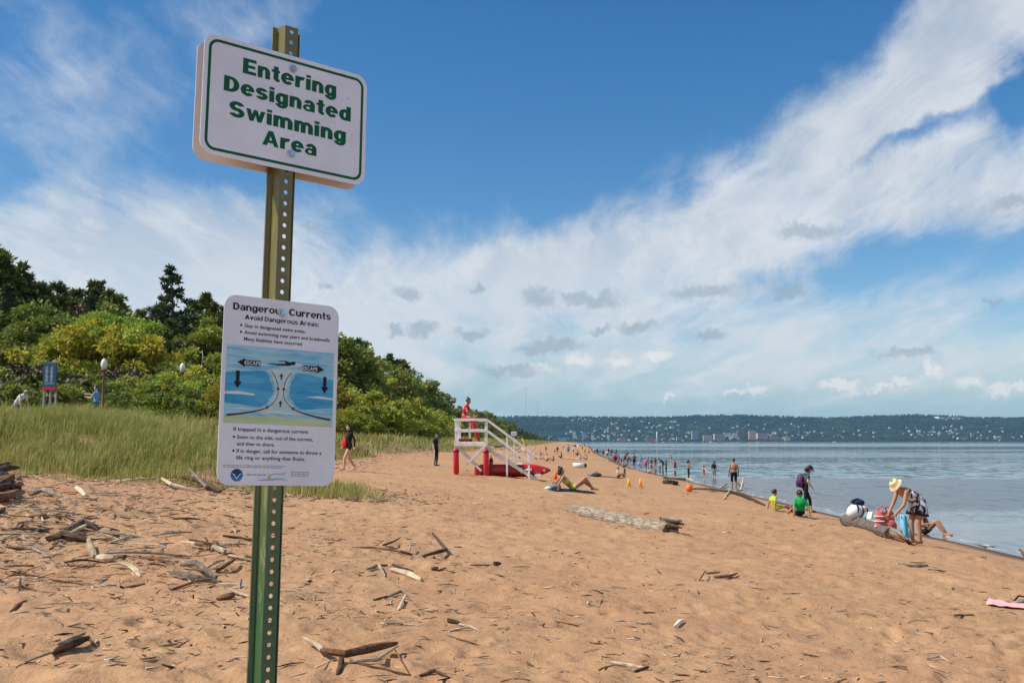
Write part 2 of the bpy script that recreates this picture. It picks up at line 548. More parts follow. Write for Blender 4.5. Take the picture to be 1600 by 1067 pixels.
def sand_material():
    m = bpy.data.materials.new('beach_sand')
    m.use_nodes = True
    k = Nodes(m.node_tree)
    p = k.n('ShaderNodeBsdfPrincipled')
    k.link(p.outputs[0], k.n('ShaderNodeOutputMaterial').inputs[0])
    pos = k.n('ShaderNodeNewGeometry').outputs['Position']
    _, _, z = k.sep(pos)
    big = k.noise(pos, .35, 4, .6)
    mid = k.noise(pos, 2.6, 5, .65)
    fin = k.noise(pos, 90, 4, .7)
    c = k.mix(k.step(big, .3, .7), SAND_A, SAND_B)
    c = k.mix(k.step(mid, .36, .66, 0, .62), c, SAND_C)
    c = k.mix(k.step(fin, .25, .75, 0, .42), c, SAND_D)
    c = k.mix(k.step(k.noise(pos, .13, 3, .55), .46, .66, 0, .5), c, (.390, .205, .110))
    c = k.mix(k.step(k.noise(pos, 8.5, 4, .7), .52, .74, 0, .45), c, (.30, .160, .092))
    # bits of bark and grit too small to lie there as pieces
    vd = k.voronoi(pos, 26)
    sp = k.m('MULTIPLY', k.step(vd, .17, .10), k.step(k.noise(pos, 1.1, 3, .6), .47, .62))
    c = k.mix(k.m('MULTIPLY', sp, .8), c, (.075, .045, .028))
    vp = k.voronoi(k.v('ADD', pos, (3.3, 1.7, .4)), 19)
    sp2 = k.m('MULTIPLY', k.step(vp, .12, .07), k.step(k.noise(pos, .8, 3, .6), .46, .6))
    c = k.mix(k.m('MULTIPLY', sp2, .7), c, (.62, .50, .36))
    grow = k.n('ShaderNodeAttribute', attribute_name='growth').outputs['Fac']
    turf = k.mix(k.step(k.noise(pos, 1.7, 4, .6), .35, .65), (.085, .080, .028), (.26, .19, .10))
    c = k.mix(k.m('MULTIPLY', grow, .85), c, turf)
    edge = k.m('ADD', z, k.m('MULTIPLY', k.m('SUBTRACT', k.noise(pos, .9, 4, .6), .5), .12))
    wet = k.step(edge, .17, .05)
    c = k.mix(wet, c, (.105, .056, .034))
    k.link(c, p.inputs['Base Color'])
    k.link(k.m('SUBTRACT', .92, k.m('MULTIPLY', wet, .25)), p.inputs['Roughness'])
    p.inputs['Specular IOR Level'].default_value = .25
    b0 = k.bump(k.noise(pos, 5.5, 4, .6), .5, .05)
    b1 = k.bump(k.noise(pos, 19, 5, .65), .6, .03, b0)
    k.link(k.bump(fin, .5, .007, b1), p.inputs['Normal'])
    return m
SAND_A, SAND_B, SAND_C, SAND_D = (.455, .256, .128), (.518, .308, .160), (.372, .200, .100), (.275, .152, .078)
beach = link('beach', beach_me, None, sand_material())
tag(beach, 'reddish tan sand sloping from the grassy dune to the lake', kind='structure')

# ---- the lake
def lake_material():
    m = bpy.data.materials.new('lake_water')
    m.use_nodes = True
    k = Nodes(m.node_tree)
    p = k.n('ShaderNodeBsdfPrincipled')
    k.link(p.outputs[0], k.n('ShaderNodeOutputMaterial').inputs[0])
    pos = k.n('ShaderNodeNewGeometry').outputs['Position']
    x, y, z = k.sep(pos)
    # wind lanes lie across the view: long in x, short in y, in steps that grow outwards
    ly = k.m('LOGARITHM', k.m('ADD', k.m('MAXIMUM', y, 1.0), 4.0), 2.718)
    lane_v = k.xyz(k.m('MULTIPLY', x, .0045), k.m('MULTIPLY', ly, 2.2), 0.0)
    lane = k.noise(lane_v, 1.3, 5, .55)
    gust = k.step(lane, .46, .60)
    # two wider cat's-paws: a thin one far out and a broad one some way off the beach
    yw = k.m('ADD', y, k.m('MULTIPLY', k.m('SUBTRACT', k.noise(k.xyz(k.m('MULTIPLY', x, .012), 0.0, 0.0), 2.0, 3, .6), .5), k.m('MULTIPLY', y, .22)))
    paw = k.m('MAXIMUM', k.m('MULTIPLY', k.step(yw, 186, 194), k.step(yw, 214, 205)), k.m('MULTIPLY', k.step(yw, 38, 47), k.step(yw, 84, 76)))
    paw = k.m('MAXIMUM', paw, k.m('MULTIPLY', k.step(yw, 520, 700), k.step(yw, 1500, 1100, 0, .7)))
    gust = k.m('MAXIMUM', k.m('MULTIPLY', gust, .35), paw)
    p.inputs['Base Color'].default_value = (.028, .050, .062, 1)
    k.link(k.mix(k.step(y, 10, 400), (.085, .082, .075), (.050, .085, .105)), p.inputs['Base Color'])
    edge_x = k.m('SUBTRACT', x, k.m('ADD', 12.4, k.m('MULTIPLY', k.m('SUBTRACT', k.noise(pos, .35, 3, .6), .5), 1.5)))
    shallow = k.m('MULTIPLY', k.step(edge_x, 3.2, .1), k.step(y, 110, 70))
    deep = p.inputs['Base Color'].links[0].from_socket
    k.link(k.mix(k.m('MULTIPLY', shallow, .8), deep, (.105, .080, .066)), p.inputs['Base Color'])
    p.inputs['IOR'].default_value = 1.333
    p.inputs['Specular IOR Level'].default_value = .40
    k.link(k.step(gust, 0, 1, .06, .20), p.inputs['Roughness'])
    # wavelets: two scales of surface tilt, strongest where the wind touches the water
    big = k.noise(k.mapping(pos, rot=(0, 0, R(12)), scale=(.95, .42, 1)), 1.0, 3, .6, color=True)
    sml = k.noise(k.mapping(pos, rot=(0, 0, R(6)), scale=(1.4, .8, 1)), 2.2, 3, .6, color=True)
    tilt = k.v('ADD', k.v('SCALE', k.v('SUBTRACT', big, (.5, .5, .5)), scale=.8), k.v('SCALE', k.v('SUBTRACT', sml, (.5, .5, .5)), scale=.45))
    tx, ty, _ = k.sep(k.v('SCALE', tilt, scale=k.step(gust, 0, 1, .06, .72)))
    nrm = k.v('NORMALIZE', k.xyz(tx, ty, 1.0))
    k.link(nrm, p.inputs['Normal'])
    # a thin broken line of foam where the water runs out
    fo = k.m('ABSOLUTE', k.m('SUBTRACT', k.m('SUBTRACT', edge_x, .35), k.m('MULTIPLY', k.m('SUBTRACT', k.noise(pos, .8, 4, .6), .5), 1.1)))
    foam = k.m('MULTIPLY', k.m('MULTIPLY', k.step(fo, .13, .04), k.step(k.noise(pos, 2.2, 4, .65), .40, .58)), k.step(y, 120, 60))
    c0 = p.inputs['Base Color'].links[0].from_socket
    k.link(k.mix(k.m('MULTIPLY', foam, .75), c0, (.62, .62, .60)), p.inputs['Base Color'])
    r0 = p.inputs['Roughness'].links[0].from_socket
    k.link(k.m('MAXIMUM', r0, k.m('MULTIPLY', foam, .7)), p.inputs['Roughness'])
    return m
wx = np.array([-4600, -1000, -200, 0, 12, 40, 100, 300, 1000, 4000, 9800.])
wy = np.array([-450, -100, 0, 20, 60, 200, 600, 2000, 5000, 8300.])
GX, GY = np.meshgrid(wx, wy)
wi = np.arange(GX.size).reshape(GX.shape)
lake_me = np_mesh('lake_water', np.stack([GX, GY, np.zeros_like(GX)], -1).reshape(-1, 3),
                  np.stack([wi[:-1, :-1], wi[:-1, 1:], wi[1:, 1:], wi[1:, :-1]], -1).reshape(-1, 4), 4)
lake = link('lake_water', lake_me, None, lake_material())
tag(lake, 'calm blue grey lake with darker wind lanes', kind='structure')

# ---- the hills across the lake
HILL_Y = 8200.0
RIDGE_PX = np.array([500, 700, 815, 870, 950, 1000, 1050, 1085, 1110, 1160, 1200, 1250, 1300, 1370, 1420, 1485, 1525, 1560, 1600, 1750, 2100])
RIDGE_PY = np.array([658, 655, 652, 652.3, 652.8, 653, 652, 650, 649.6, 650.6, 652, 653.6, 653, 651, 650.3, 652, 654.6, 654, 653.5, 655, 659])
def hill_h(x, y):
    """Hill height above the lake: rises from the shore to the ridge."""
    px = 800 + x / (HILL_Y + 1500) * FPX
    top = EYE + (HORIZON - np.interp(px, RIDGE_PX, RIDGE_PY)) / FPX * (HILL_Y + 1500)
    t = np.clip((y - HILL_Y) / 1500, 0, 2.2)
    rise = np.where(t < 1, .10 * t + .90 * (t * t * (3 - 2 * t)), 1 - .18 * (t - 1))
    z = top * rise + fbm(x / 420, y / 420, 61, 4) * 11 * sstep(.05, .5, t) * (1 - .6 * sstep(.8, 1.0, t)) + 2.5
    return z - 30 * sstep(.02, -.05, (y - HILL_Y) / 1500) - 4 * (y < HILL_Y)
hx = np.linspace(-4200, 9500, 420)
hy = np.concatenate([[HILL_Y - 60, HILL_Y - 12], np.linspace(HILL_Y, HILL_Y + 1500, 46), np.linspace(HILL_Y + 1600, HILL_Y + 3200, 8)])
HX, HY = np.meshgrid(hx, hy)
HZ = hill_h(HX, HY)
hi = np.arange(HX.size).reshape(HX.shape)
hill_me = np_mesh('far_hills', np.stack([HX, HY, HZ], -1).reshape(-1, 3), np.stack([hi[:-1, :-1], hi[:-1, 1:], hi[1:, 1:], hi[1:, :-1]], -1).reshape(-1, 4), 4, smooth=True)
def hill_material():
    m = bpy.data.materials.new('wooded_hill')
    m.use_nodes = True
    k = Nodes(m.node_tree)
    p = k.n('ShaderNodeBsdfPrincipled')
    k.link(p.outputs[0], k.n('ShaderNodeOutputMaterial').inputs[0])
    pos = k.n('ShaderNodeNewGeometry').outputs['Position']
    a = k.noise(pos, .004, 5, .6)
    b = k.noise(pos, .03, 4, .7)
    c = k.mix(k.step(a, .35, .65), (.012, .030, .020), (.036, .060, .034))
    c = k.mix(k.step(b, .3, .7, 0, .6), c, (.010, .022, .011))
    c = k.mix(k.m('MULTIPLY', k.step(k.noise(pos, .045, 3, .6), .60, .70), .45), c, (.24, .23, .21))
    k.link(c, p.inputs['Base Color'])
    p.inputs['Roughness'].default_value = 1
    p.inputs['Specular IOR Level'].default_value = .05
    return m
hills = link('far_hills', hill_me, None, hill_material())
tag(hills, 'wooded ridge with a town along the far side of the lake', kind='structure')

# ---- air: one closed box of thin haze round everything
hb = MB().box((2600, 5650, 141), (14800, 12300, 298))
haze = hb.build('haze', [], None)
hm = bpy.data.materials.new('thin_air')
hm.use_nodes = True
hk = Nodes(hm.node_tree)
pv = hk.n('ShaderNodeVolumePrincipled')
pv.inputs['Color'].default_value = (.30, .62, 1.0, 1)
pv.inputs['Density'].default_value = 2.6e-5
pv.inputs['Anisotropy'].default_value = .1
hk.link(pv.outputs[0], hk.n('ShaderNodeOutputMaterial').inputs['Volume'])
haze.data.materials.append(hm)
tag(haze, 'pale summer haze over the lake', kind='stuff')
# ================================================================== vegetation
def leaf_mat(name, col, col2, transl=.35, scale=.8, val=.22):
    m = bpy.data.materials.new(name)
    m.use_nodes = True
    k = Nodes(m.node_tree)
    tc = k.n('ShaderNodeTexCoord').outputs['Object']
    c = k.mix(k.step(k.noise(tc, scale, 3, .6), .34, .66), col, col2)
    c = k.mix(k.step(k.noise(tc, 5.5, 2, .6), .35, .65, 0, .35), c, tuple(x * .55 for x in col))
    h = k.n('ShaderNodeHueSaturation')
    k.put(h.inputs['Color'], c)
    rnd = k.n('ShaderNodeObjectInfo').outputs['Random']
    k.put(h.inputs['Value'], k.step(rnd, 0, 1, 1 - val, 1 + val))
    k.put(h.inputs['Hue'], k.step(k.m('FRACT', k.m('MULTIPLY', rnd, 7.3)), 0, 1, .488, .512))
    d = k.n('ShaderNodeBsdfPrincipled')
    k.link(h.outputs[0], d.inputs['Base Color'])
    d.inputs['Roughness'].default_value = .62
    d.inputs['Specular IOR Level'].default_value = .25
    t = k.n('ShaderNodeBsdfTranslucent')
    k.link(h.outputs[0], t.inputs['Color'])
    mx = k.n('ShaderNodeMixShader')
    mx.inputs[0].default_value = transl
    k.link(d.outputs[0], mx.inputs[1])
    k.link(t.outputs[0], mx.inputs[2])
    k.link(mx.outputs[0], k.n('ShaderNodeOutputMaterial').inputs[0])
    return m
L_PINE = leaf_mat('pine_needles', (0.107, 0.150, 0.039), (0.208, 0.220, 0.055), .15)
L_SPRUCE = leaf_mat('spruce_needles', (0.043, 0.073, 0.034), (0.077, 0.111, 0.046), .1)
L_GREEN = leaf_mat('green_leaves', (0.251, 0.317, 0.046), (0.417, 0.463, 0.073), .35)
L_DARK = leaf_mat('dark_green_leaves', (0.144, 0.195, 0.039), (0.264, 0.292, 0.060), .3)
L_YELLOW = leaf_mat('yellow_green_leaves', (0.290, 0.280, 0.036), (0.500, 0.420, 0.050), .4)
L_LIME = leaf_mat('lime_leaves', (0.263, 0.367, 0.052), (0.367, 0.455, 0.070), .4)
L_TWIG = leaf_mat('dry_twigs', (.110, .085, .055), (.165, .130, .085), .0)
BARK = mat('grey_bark', (.10, .075, .055), .95, .4, 3, .5, 14)
BARK_RED = mat('pine_bark', (.13, .075, .045), .95, .4, 3, .5, 14)
BIRCH = mat('bare_pale_bark', (.46, .42, .35), .8, .3, 2.5, .2, 10)

def rand_dirs(n, r):
    v = r.normal(size=(n, 3))
    return v / np.linalg.norm(v, axis=1, keepdims=True)

def leaves(pos, axis, ln, wd, r, spin=True):
    """Diamond leaves: pos (n,3), long axis (n,3), sizes (n,)."""
    n = len(pos)
    axis = axis / (np.linalg.norm(axis, axis=1, keepdims=True) + 1e-9)
    o = np.cross(axis, rand_dirs(n, r))
    o /= (np.linalg.norm(o, axis=1, keepdims=True) + 1e-9)
    a = axis * ln[:, None]
    b = o * wd[:, None]
    v = np.stack([pos, pos + a * .5 + b * .5, pos + a, pos + a * .5 - b * .5], 1)
    return v.reshape(-1, 3)

def crown_mesh(name, V, mats, mi=None):
    n = len(V) // 4
    me = np_mesh(name, V, np.arange(n * 4).reshape(-1, 4), 4, mat_idx=mi)
    for m in (mats if isinstance(mats, list) else [mats]):
        me.materials.append(m)
    return me

def make_broadleaf(seed, h, rx, mats, nclump=40, nleaf=150, leaf=.30, low=.16, dry=0.0, airy=1.0):
    r = np.random.default_rng(seed)
    cz, rz = h * (.5 + low * .55), h * (.5 - low * .55)
    C, Rr = [], []
    while len(C) < nclump:
        d = rand_dirs(1, r)[0]
        q = r.uniform(.35, 1.0) ** .6
        wob = 1 + .28 * math.sin(3 * math.atan2(d[1], d[0]) + seed) * (1 - abs(d[2])) + r.normal() * .08
        p = np.array([d[0] * rx * q * wob, d[1] * rx * q * wob, cz + d[2] * rz * q])
        if p[2] < h * low * .5: continue
        C.append(p)
        Rr.append(r.uniform(.12, .24) * rx * (1.15 - .45 * (p[2] / h)))
    V, MI = [], []
    for c, cr in zip(C, Rr):
        n = int(nleaf * r.uniform(.6, 1.3))
        d = rand_dirs(n, r)
        rad = cr * r.uniform(.25, 1.0, n) ** .5 * airy * np.where(r.uniform(size=n) < .22, r.uniform(1.0, 1.45, n), 1)
        pos = c + d * rad[:, None] * np.array([1.15, 1.15, .8])
        ax = d + r.normal(size=(n, 3)) * .6 + np.array([0, 0, -.25])
        V.append(leaves(pos, ax, r.uniform(.7, 1.3, n) * leaf, r.uniform(.5, .8, n) * leaf, r))
        k = 1 if r.uniform() < dry else 0
        MI += [k] * n
    crown = crown_mesh('crown', np.concatenate(V), mats, MI)
    mb = MB()
    top = Vector((r.normal() * .2, r.normal() * .2, h * .62))
    mid = Vector((r.normal() * .15, r.normal() * .15, h * .3))
    tr = .018 * h + .03
    mb.tube([(0, 0, -.4), mid * .5, mid, (mid + top) / 2, top], [tr * 1.3, tr, tr * .8, tr * .55, tr * .25], 7)
    for i in range(9):
        c = Vector(C[int(r.integers(len(C)))])
        s = mid.lerp(top, r.uniform(-.3, .7))
        mb.tube([s, s.lerp(c, .5) + Vector((0, 0, .12 * h * .3)), c], [tr * .45, tr * .3, tr * .08], 5)
    trunk = mb.mesh('trunk', True)
    trunk.materials.append(BARK)
    return crown, trunk

def make_conifer(seed, h, rx, lm, bm, whorls=13, per=6, tufts=16, droop=0.15, bare=.25, shape=1.0, tuft=.42, irregular=.35, nn=7, top_open=0.0):
    r = np.random.default_rng(seed)
    mb = MB()
    tr = .016 * h + .04
    lean = r.normal(size=2) * .02 * h
    def tp(z):
        return np.array([lean[0] * (z / h) ** 2, lean[1] * (z / h) ** 2, z])
    mb.tube([(0, 0, -.4)] + [tuple(tp(h * q)) for q in (.2, .45, .7, .9, 1.0)], [tr * 1.25, tr, tr * .8, tr * .5, tr * .2, .015], 7)
    V = []
    for i in range(whorls):
        q = bare + (1 - bare) * (i + .5) / whorls
        z0 = h * q
        prof = (1 - (q - bare) / (1 - bare)) ** shape
        prof *= min(1, .45 + (q - bare) * 4)
        for j in range(per):
            if r.uniform() < .12 + top_open * .2: continue
            an = r.uniform(0, 2 * math.pi)
            ln = max(.35, rx * prof * r.uniform(1 - irregular, 1 + irregular * .5))
            d = np.array([math.cos(an), math.sin(an), 0])
            st = tp(z0 + r.normal() * h * .018)
            pts = []
            for t in (0, .35, .7, 1.0):
                pts.append(st + d * ln * t + np.array([0, 0, -droop * ln * t + .34 * ln * t * t * (1.0 if droop < .3 else .9)]))
            mb.tube([tuple(p) for p in pts], [tr * .28 * (1.1 - q), tr * .2 * (1.1 - q), tr * .12 * (1.1 - q), .008], 4)
            nt = max(3, int(tufts * (ln / rx) ** .7))
            for a in range(nt):
                t = r.uniform(.25, 1.05) ** .75
                kk = min(2, int(t * 3))
                seg = [0, .35, .7, 1.0]
                lt = np.clip((t - seg[kk]) / (seg[kk + 1] - seg[kk]), 0, 1.1)
                p = pts[kk] * (1 - lt) + pts[kk + 1] * lt
                sd = np.array([-d[1], d[0], 0]) * r.normal() * .20 * ln * (.4 + .6 * t)
                p = p + sd + np.array([0, 0, abs(r.normal()) * .05 * ln + .04])
                ax = rand_dirs(nn, r) * .9 + d * .35 + np.array([0, 0, .45])
                s = tuft * r.uniform(.7, 1.25)
                V.append(leaves(np.repeat(p[None], nn, 0), ax, np.full(nn, s) * r.uniform(.7, 1.2, nn), np.full(nn, s * .30), r))
    # leader
    for a in range(10):
        p = tp(h * r.uniform(.9, 1.01))
        V.append(leaves(np.repeat(p[None], nn, 0), rand_dirs(nn, r) + np.array([0, 0, .8]), np.full(nn, tuft * .8), np.full(nn, tuft * .2), r))
    crown = crown_mesh('crown', np.concatenate(V), lm)
    trunk = mb.mesh('trunk', True)
    trunk.materials.append(bm)
    return crown, trunk

PROTO = {
    'pine': [make_conifer(s, 14, 3.7, L_PINE, BARK_RED, 14, 8, 26, .05, .14, .62, .55, .45, 8) for s in (1, 2, 3, 4)],
    'spruce': [make_conifer(21, 15, 3.5, L_SPRUCE, BARK, 16, 8, 26, .40, .10, .62, .42, .42, 8, .3)],
    'spire': [make_conifer(s, 13, 2.3, L_SPRUCE, BARK, 17, 7, 18, .38, .06, .85, .40, .3, 8) for s in (31, 32)],
    'green': [make_broadleaf(s, 11, 4.0, [L_DARK, L_TWIG], 60, 150, .36, .10, .03) for s in (41, 42, 43)],
    'bright': [make_broadleaf(s, 9, 3.0, [L_GREEN, L_TWIG], 46, 170, .30, .08, .04) for s in (51, 52)],
    'yellow': [make_broadleaf(s, 7, 3.6, [L_YELLOW, L_GREEN], 50, 170, .27, .06, .25) for s in (61, 62)],
    'lime': [make_broadleaf(63, 9, 3.2, [L_LIME, L_GREEN], 46, 180, .27, .10, .15)],
    'shrub': [make_broadleaf(s, 3.6, 2.6, [L_DARK, L_GREEN], 40, 150, .22, .0, .35) for s in (71, 72, 73)],
    'brightshrub': [make_broadleaf(s, 3.2, 2.4, [L_GREEN, L_YELLOW], 36, 150, .22, .0, .2) for s in (74, 75)],
    'dry': [make_broadleaf(81, 4.4, 2.4, [L_TWIG, L_DARK], 34, 130, .26, .02, .35, 1.1)],
}
HT = {'pine': 14, 'spruce': 15, 'spire': 13, 'green': 11, 'bright': 9, 'yellow': 7, 'lime': 9, 'shrub': 3.6, 'brightshrub': 3.2, 'dry': 4.4}
TREE_LABEL = {
    'pine': ('pine_tree', 'dark green pine with tufted branches in the wood behind the dune', 'tree', 'pines in the wood behind the dune'),
    'spire': ('spruce_tree', 'narrow dark spruce standing in the wood behind the dune', 'tree', 'narrow spruces in the wood behind the dune'),
    'green': ('leafy_tree', 'dark green leafy tree in the wood behind the dune', 'tree', 'leafy trees in the wood behind the dune'),
    'bright': ('leafy_tree', 'bright green leafy tree along the edge of the wood', 'tree', 'bright leafy trees along the wood'),
    'shrub': ('shrub', 'rounded dark green shrub at the foot of the wood', 'shrub', 'dark shrubs at the foot of the wood'),
    'brightshrub': ('shrub', 'rounded light green shrub at the foot of the wood', 'shrub', 'light shrubs at the foot of the wood'),
    'dry': ('dry_shrub', 'brownish grey half bare shrub among the green bushes', 'shrub', 'half bare shrubs among the bushes'),
    'yellow': ('leafy_tree', 'yellow green bushy tree at the front of the wood', 'tree', 'yellow green trees at the front of the wood'),
}
tree_rng = random.Random(5)
PLANTED = []
def plant(kind, px, d, top_py, wide=1.0, label=None, variant=None):
    """One tree: its foot on the ground at depth d, its top where the photo shows it."""
    p = along(px, d)
    top = EYE + (HORIZON - top_py) / FPX * d
    h = max(1.2, top - p.z)
    crown, trunk = PROTO[kind][variant if variant is not None else tree_rng.randrange(len(PROTO[kind]))]
    nm, lb, ct, gp = TREE_LABEL.get(kind, ('leafy_tree', None, 'tree', None))
    if label:
        nm2, lb, gp = label[0], label[1], None
        nm = nm2
    o = empty(nm, (p.x, p.y, p.z - .05), tree_rng.uniform(0, 6.28), lb, ct, gp)
    if not label: PLANTED.append((kind, px, d, top_py, o))
    s = h / HT[kind]
    o.scale = (s * wide * tree_rng.uniform(.92, 1.1), s * wide * tree_rng.uniform(.92, 1.1), s)
    link('crown', crown, o)
    link('trunk', trunk, o)
    return o

def prof(px, pts):
    return float(np.interp(px, [a for a, _ in pts], [b for _, b in pts]))
TOP = [(-300, 330), (-60, 360), (0, 386), (20, 410), (40, 430), (70, 455), (100, 452), (120, 446), (142, 438), (170, 458), (200, 478), (235, 476), (260, 470), (300, 470), (325, 462), (345, 478), (420, 500), (500, 515),
       (530, 533), (556, 528), (575, 545), (600, 556), (618, 556), (640, 578), (660, 592), (675, 608), (690, 625), (702, 630), (720, 640), (740, 640), (762, 644), (780, 652), (800, 660), (820, 671), (850, 681), (880, 686)]
DEP = [(-300, 84), (0, 88), (345, 98), (530, 138), (560, 150), (600, 182), (640, 226), (680, 302), (700, 360), (720, 450), (750, 600), (780, 800), (810, 1050), (840, 1400), (880, 2000)]
# the tall row at the back of the wood, then a row behind it
for px in (-150, -105, -62, -28, -4, 22, 48, 74, 98, 120, 143, 168, 196, 222, 246, 300, 322, 344, 372, 405, 440, 474, 505):
    kind = 'pine' if px < 260 or px in (372, 440) else tree_rng.choice(['green', 'pine', 'green'])
    plant(kind, px, prof(px, DEP) + tree_rng.uniform(-4, 5), prof(px, TOP) + tree_rng.uniform(-4, 9))
for px in (-130, -80, -40, 10, 35, 62, 110, 132, 158, 182, 210, 236, 262, 286, 312, 336, 360, 420, 470):
    plant(tree_rng.choice(['pine', 'green', 'spire', 'green']), px, prof(px, DEP) + tree_rng.uniform(-14, -6), prof(px, TOP) + tree_rng.uniform(18, 50))
plant('spruce', 271, 91, 416, 1.0, ('spruce_tree', 'tall dark spruce with open drooping branches, rising above the whole wood'), 0)
# undergrowth of the wood on the left
plant('lime', 172, 76, 476, 1.0, ('leafy_tree', 'bright lime green tree behind the yellowish bush, taller of the pale ones'), 0)
for px, d, tp, wd in ((112, 71, 508, 1.0), (150, 72, 500, .95), (196, 70, 506, .85), (85, 72, 530, .9), (226, 71, 538, .8)):
    plant('yellow', px, d, tp, wd)
for px, d, tp in ((20, 74, 500), (50, 76, 495), (-30, 75, 500), (300, 80, 492), (330, 78, 500), (262, 78, 515), (350, 80, 520), (400, 84, 540), (450, 84, 545), (240, 77, 520), (-80, 76, 500), (8, 71, 540)):
    plant(tree_rng.choice(['green', 'green', 'bright']), px, d, tp)
for px, d, tp in ((45, 66, 556), (100, 67, 560), (185, 66, 566), (205, 65, 590), (130, 66, 575), (255, 67, 570), (14, 66, 580), (278, 66, 590), (320, 66, 560)):
    plant('dry' if px in (45, 130, 185, 255) else 'shrub', px, d, tp, 1.15)
for px, d, tp in ((-20, 61, 606), (5, 60, 600), (32, 60, 605), (62, 61, 598), (92, 60, 602), (118, 61, 606), (196, 60, 600), (222, 58, 586), (246, 57, 598), (270, 57, 588), (298, 57, 580), (322, 58, 585), (344, 57, 582), (368, 58, 590), (398, 60, 600), (430, 62, 600), (460, 64, 600), (174, 62, 600),
                  (284, 55, 584), (276, 53, 592), (311, 55.5, 590), (232, 53, 612), (262, 52, 606), (292, 51, 604), (318, 52, 610), (338, 51, 600)):
    plant(tree_rng.choice(['shrub', 'shrub', 'brightshrub']), px, d, tp, 1.1)
# the wood on the right of the signs, running away along the spit
px = 512.0
while px < 872:
    d = prof(px, DEP)
    k = tree_rng.choice(['pine', 'pine', 'green', 'green', 'spire' if px > 590 else 'pine'])
    plant(k, px, d * tree_rng.uniform(.99, 1.06), prof(px, TOP) + tree_rng.uniform(-3, 6) * (140 / d) ** .5, 1.15)
    px += max(4.2, 17 * (150 / d) ** .75) * tree_rng.uniform(.85, 1.15)
px = 506.0
while px < 800:
    d = prof(px, DEP) * .93
    base = prof(px, TOP)
    plant(tree_rng.choice(['green', 'bright', 'pine', 'bright']), px, d, base + (676 - base) * tree_rng.uniform(.16, .42), 1.1)
    px += max(5, 18 * (150 / d) ** .75) * tree_rng.uniform(.85, 1.15)
plant('lime', 632, 195, 584, .9, ('leafy_tree', 'bright yellow green tree lit by the sun, left of the lifeguard stand'), 0)
for px, d, tp in ((520, 116, 600), (540, 112, 618), (536, 104, 640), (556, 116, 622), (575, 118, 628), (592, 122, 618), (606, 128, 640), (618, 138, 622), (634, 140, 640), (648, 150, 648), (600, 116, 646), (575, 110, 648), (556, 104, 648), (662, 176, 640), (676, 190, 652), (690, 220, 655), (640, 128, 655), (622, 122, 652),
                  (706, 260, 662), (722, 300, 665), (740, 360, 668), (758, 430, 672), (776, 520, 675), (794, 640, 679), (812, 800, 681), (662, 140, 661), (684, 160, 664), (512, 106, 640)):
    plant(tree_rng.choice(['shrub', 'brightshrub', 'brightshrub']), px, d, tp, 1.25)
# a bare pale trunk among the bushes
bt = along(311, 57.5)
b = empty('bare_tree', bt, 0, 'bare pale forked trunk standing among the bushes left of the signs', 'tree')
mb = MB()
mb.tube([(0, 0, -.3), (.02, 0, 2.3), (-.04, 0, 3.0), (.10, .05, 3.7)], [.050, .044, .038, .03], 7)
mb.build('trunk', BIRCH, b, True)
for pts, rr in (([(-.02, 0, 2.8), (-.28, .02, 3.35), (-.46, .05, 3.55), (-.56, .02, 3.9)], [.045, .035, .025, .012]), ([(.10, .05, 3.7), (.16, .02, 4.1), (.08, .08, 4.5)], [.04, .025, .012]), ([(.08, .03, 3.55), (.32, .1, 3.75), (.36, .05, 4.05)], [.03, .02, .01]),
                ([(-.28, .02, 3.35), (-.5, -.05, 3.35), (-.7, 0, 3.5)], [.03, .02, .01])):
    MB().tube(pts, rr, 6).build('branch', BIRCH, b, True)

# what sets each tree apart: its kind, its size and what it stands behind or beside
WORD = {'pine': ('pine', 'dark tufted'), 'spire': ('spruce', 'narrow dark'), 'green': ('leafy tree', 'dark green'), 'bright': ('leafy tree', 'light green'), 'shrub': ('shrub', 'dark green'), 'brightshrub': ('shrub', 'light green'), 'dry': ('shrub', 'half bare brownish'), 'yellow': ('bushy tree', 'yellow green')}
MARKS = [(-1e3, 0, 'at the left end of the wood'), (0, 60, 'left of the notice board'), (60, 100, 'behind the notice board'), (100, 142, 'between notice board and lamp post'), (142, 182, 'behind the lamp post'), (182, 250, 'right of the lamp post'), (250, 296, 'below the tall spruce'), (296, 345, 'beside the lower sign at its left'),
         (345, 532, 'hidden behind the lower sign'), (532, 580, 'right of the lower sign'), (580, 625, 'left of the bright yellow green tree'), (625, 662, 'around the bright yellow green tree'), (662, 708, 'left of the lifeguard stand'), (708, 770, 'behind the lifeguard stand'), (770, 2e3, 'at the far end of the wood')]
NUMW = ['', 'first', 'second', 'third', 'fourth', 'fifth', 'sixth', 'seventh', 'eighth', 'ninth', 'tenth']
sets = {}
for kd, px_, d_, tp_, o_ in PLANTED:
    mk = next(t for a, b_, t in MARKS if a <= px_ < b_)
    row = 'back' if d_ > prof(px_, DEP) - 6 else 'front'
    sets.setdefault((kd, mk, row), []).append((px_, o_))
for (kd, mk, row), lst in sets.items():
    noun, look = WORD[kd]
    rw_ = ('at the back ' if row == 'back' else 'in front ')
    lst.sort(key=lambda q_: q_[0])
    if mk.startswith('hidden') or (mk.startswith('at the far') and len(lst) > 3):
        for _, o_ in lst:
            o_['label'] = look + ' ' + noun + ' ' + rw_ + mk
            o_['group'] = noun + 's ' + rw_ + mk
        continue
    for i, (_, o_) in enumerate(lst):
        o_['label'] = look + ' ' + noun + ' ' + rw_ + mk + ('' if len(lst) == 1 else (', leftmost' if i == 0 else ', rightmost' if i == len(lst) - 1 else ', ' + NUMW[min(i + 1, 10)] + ' from left'))

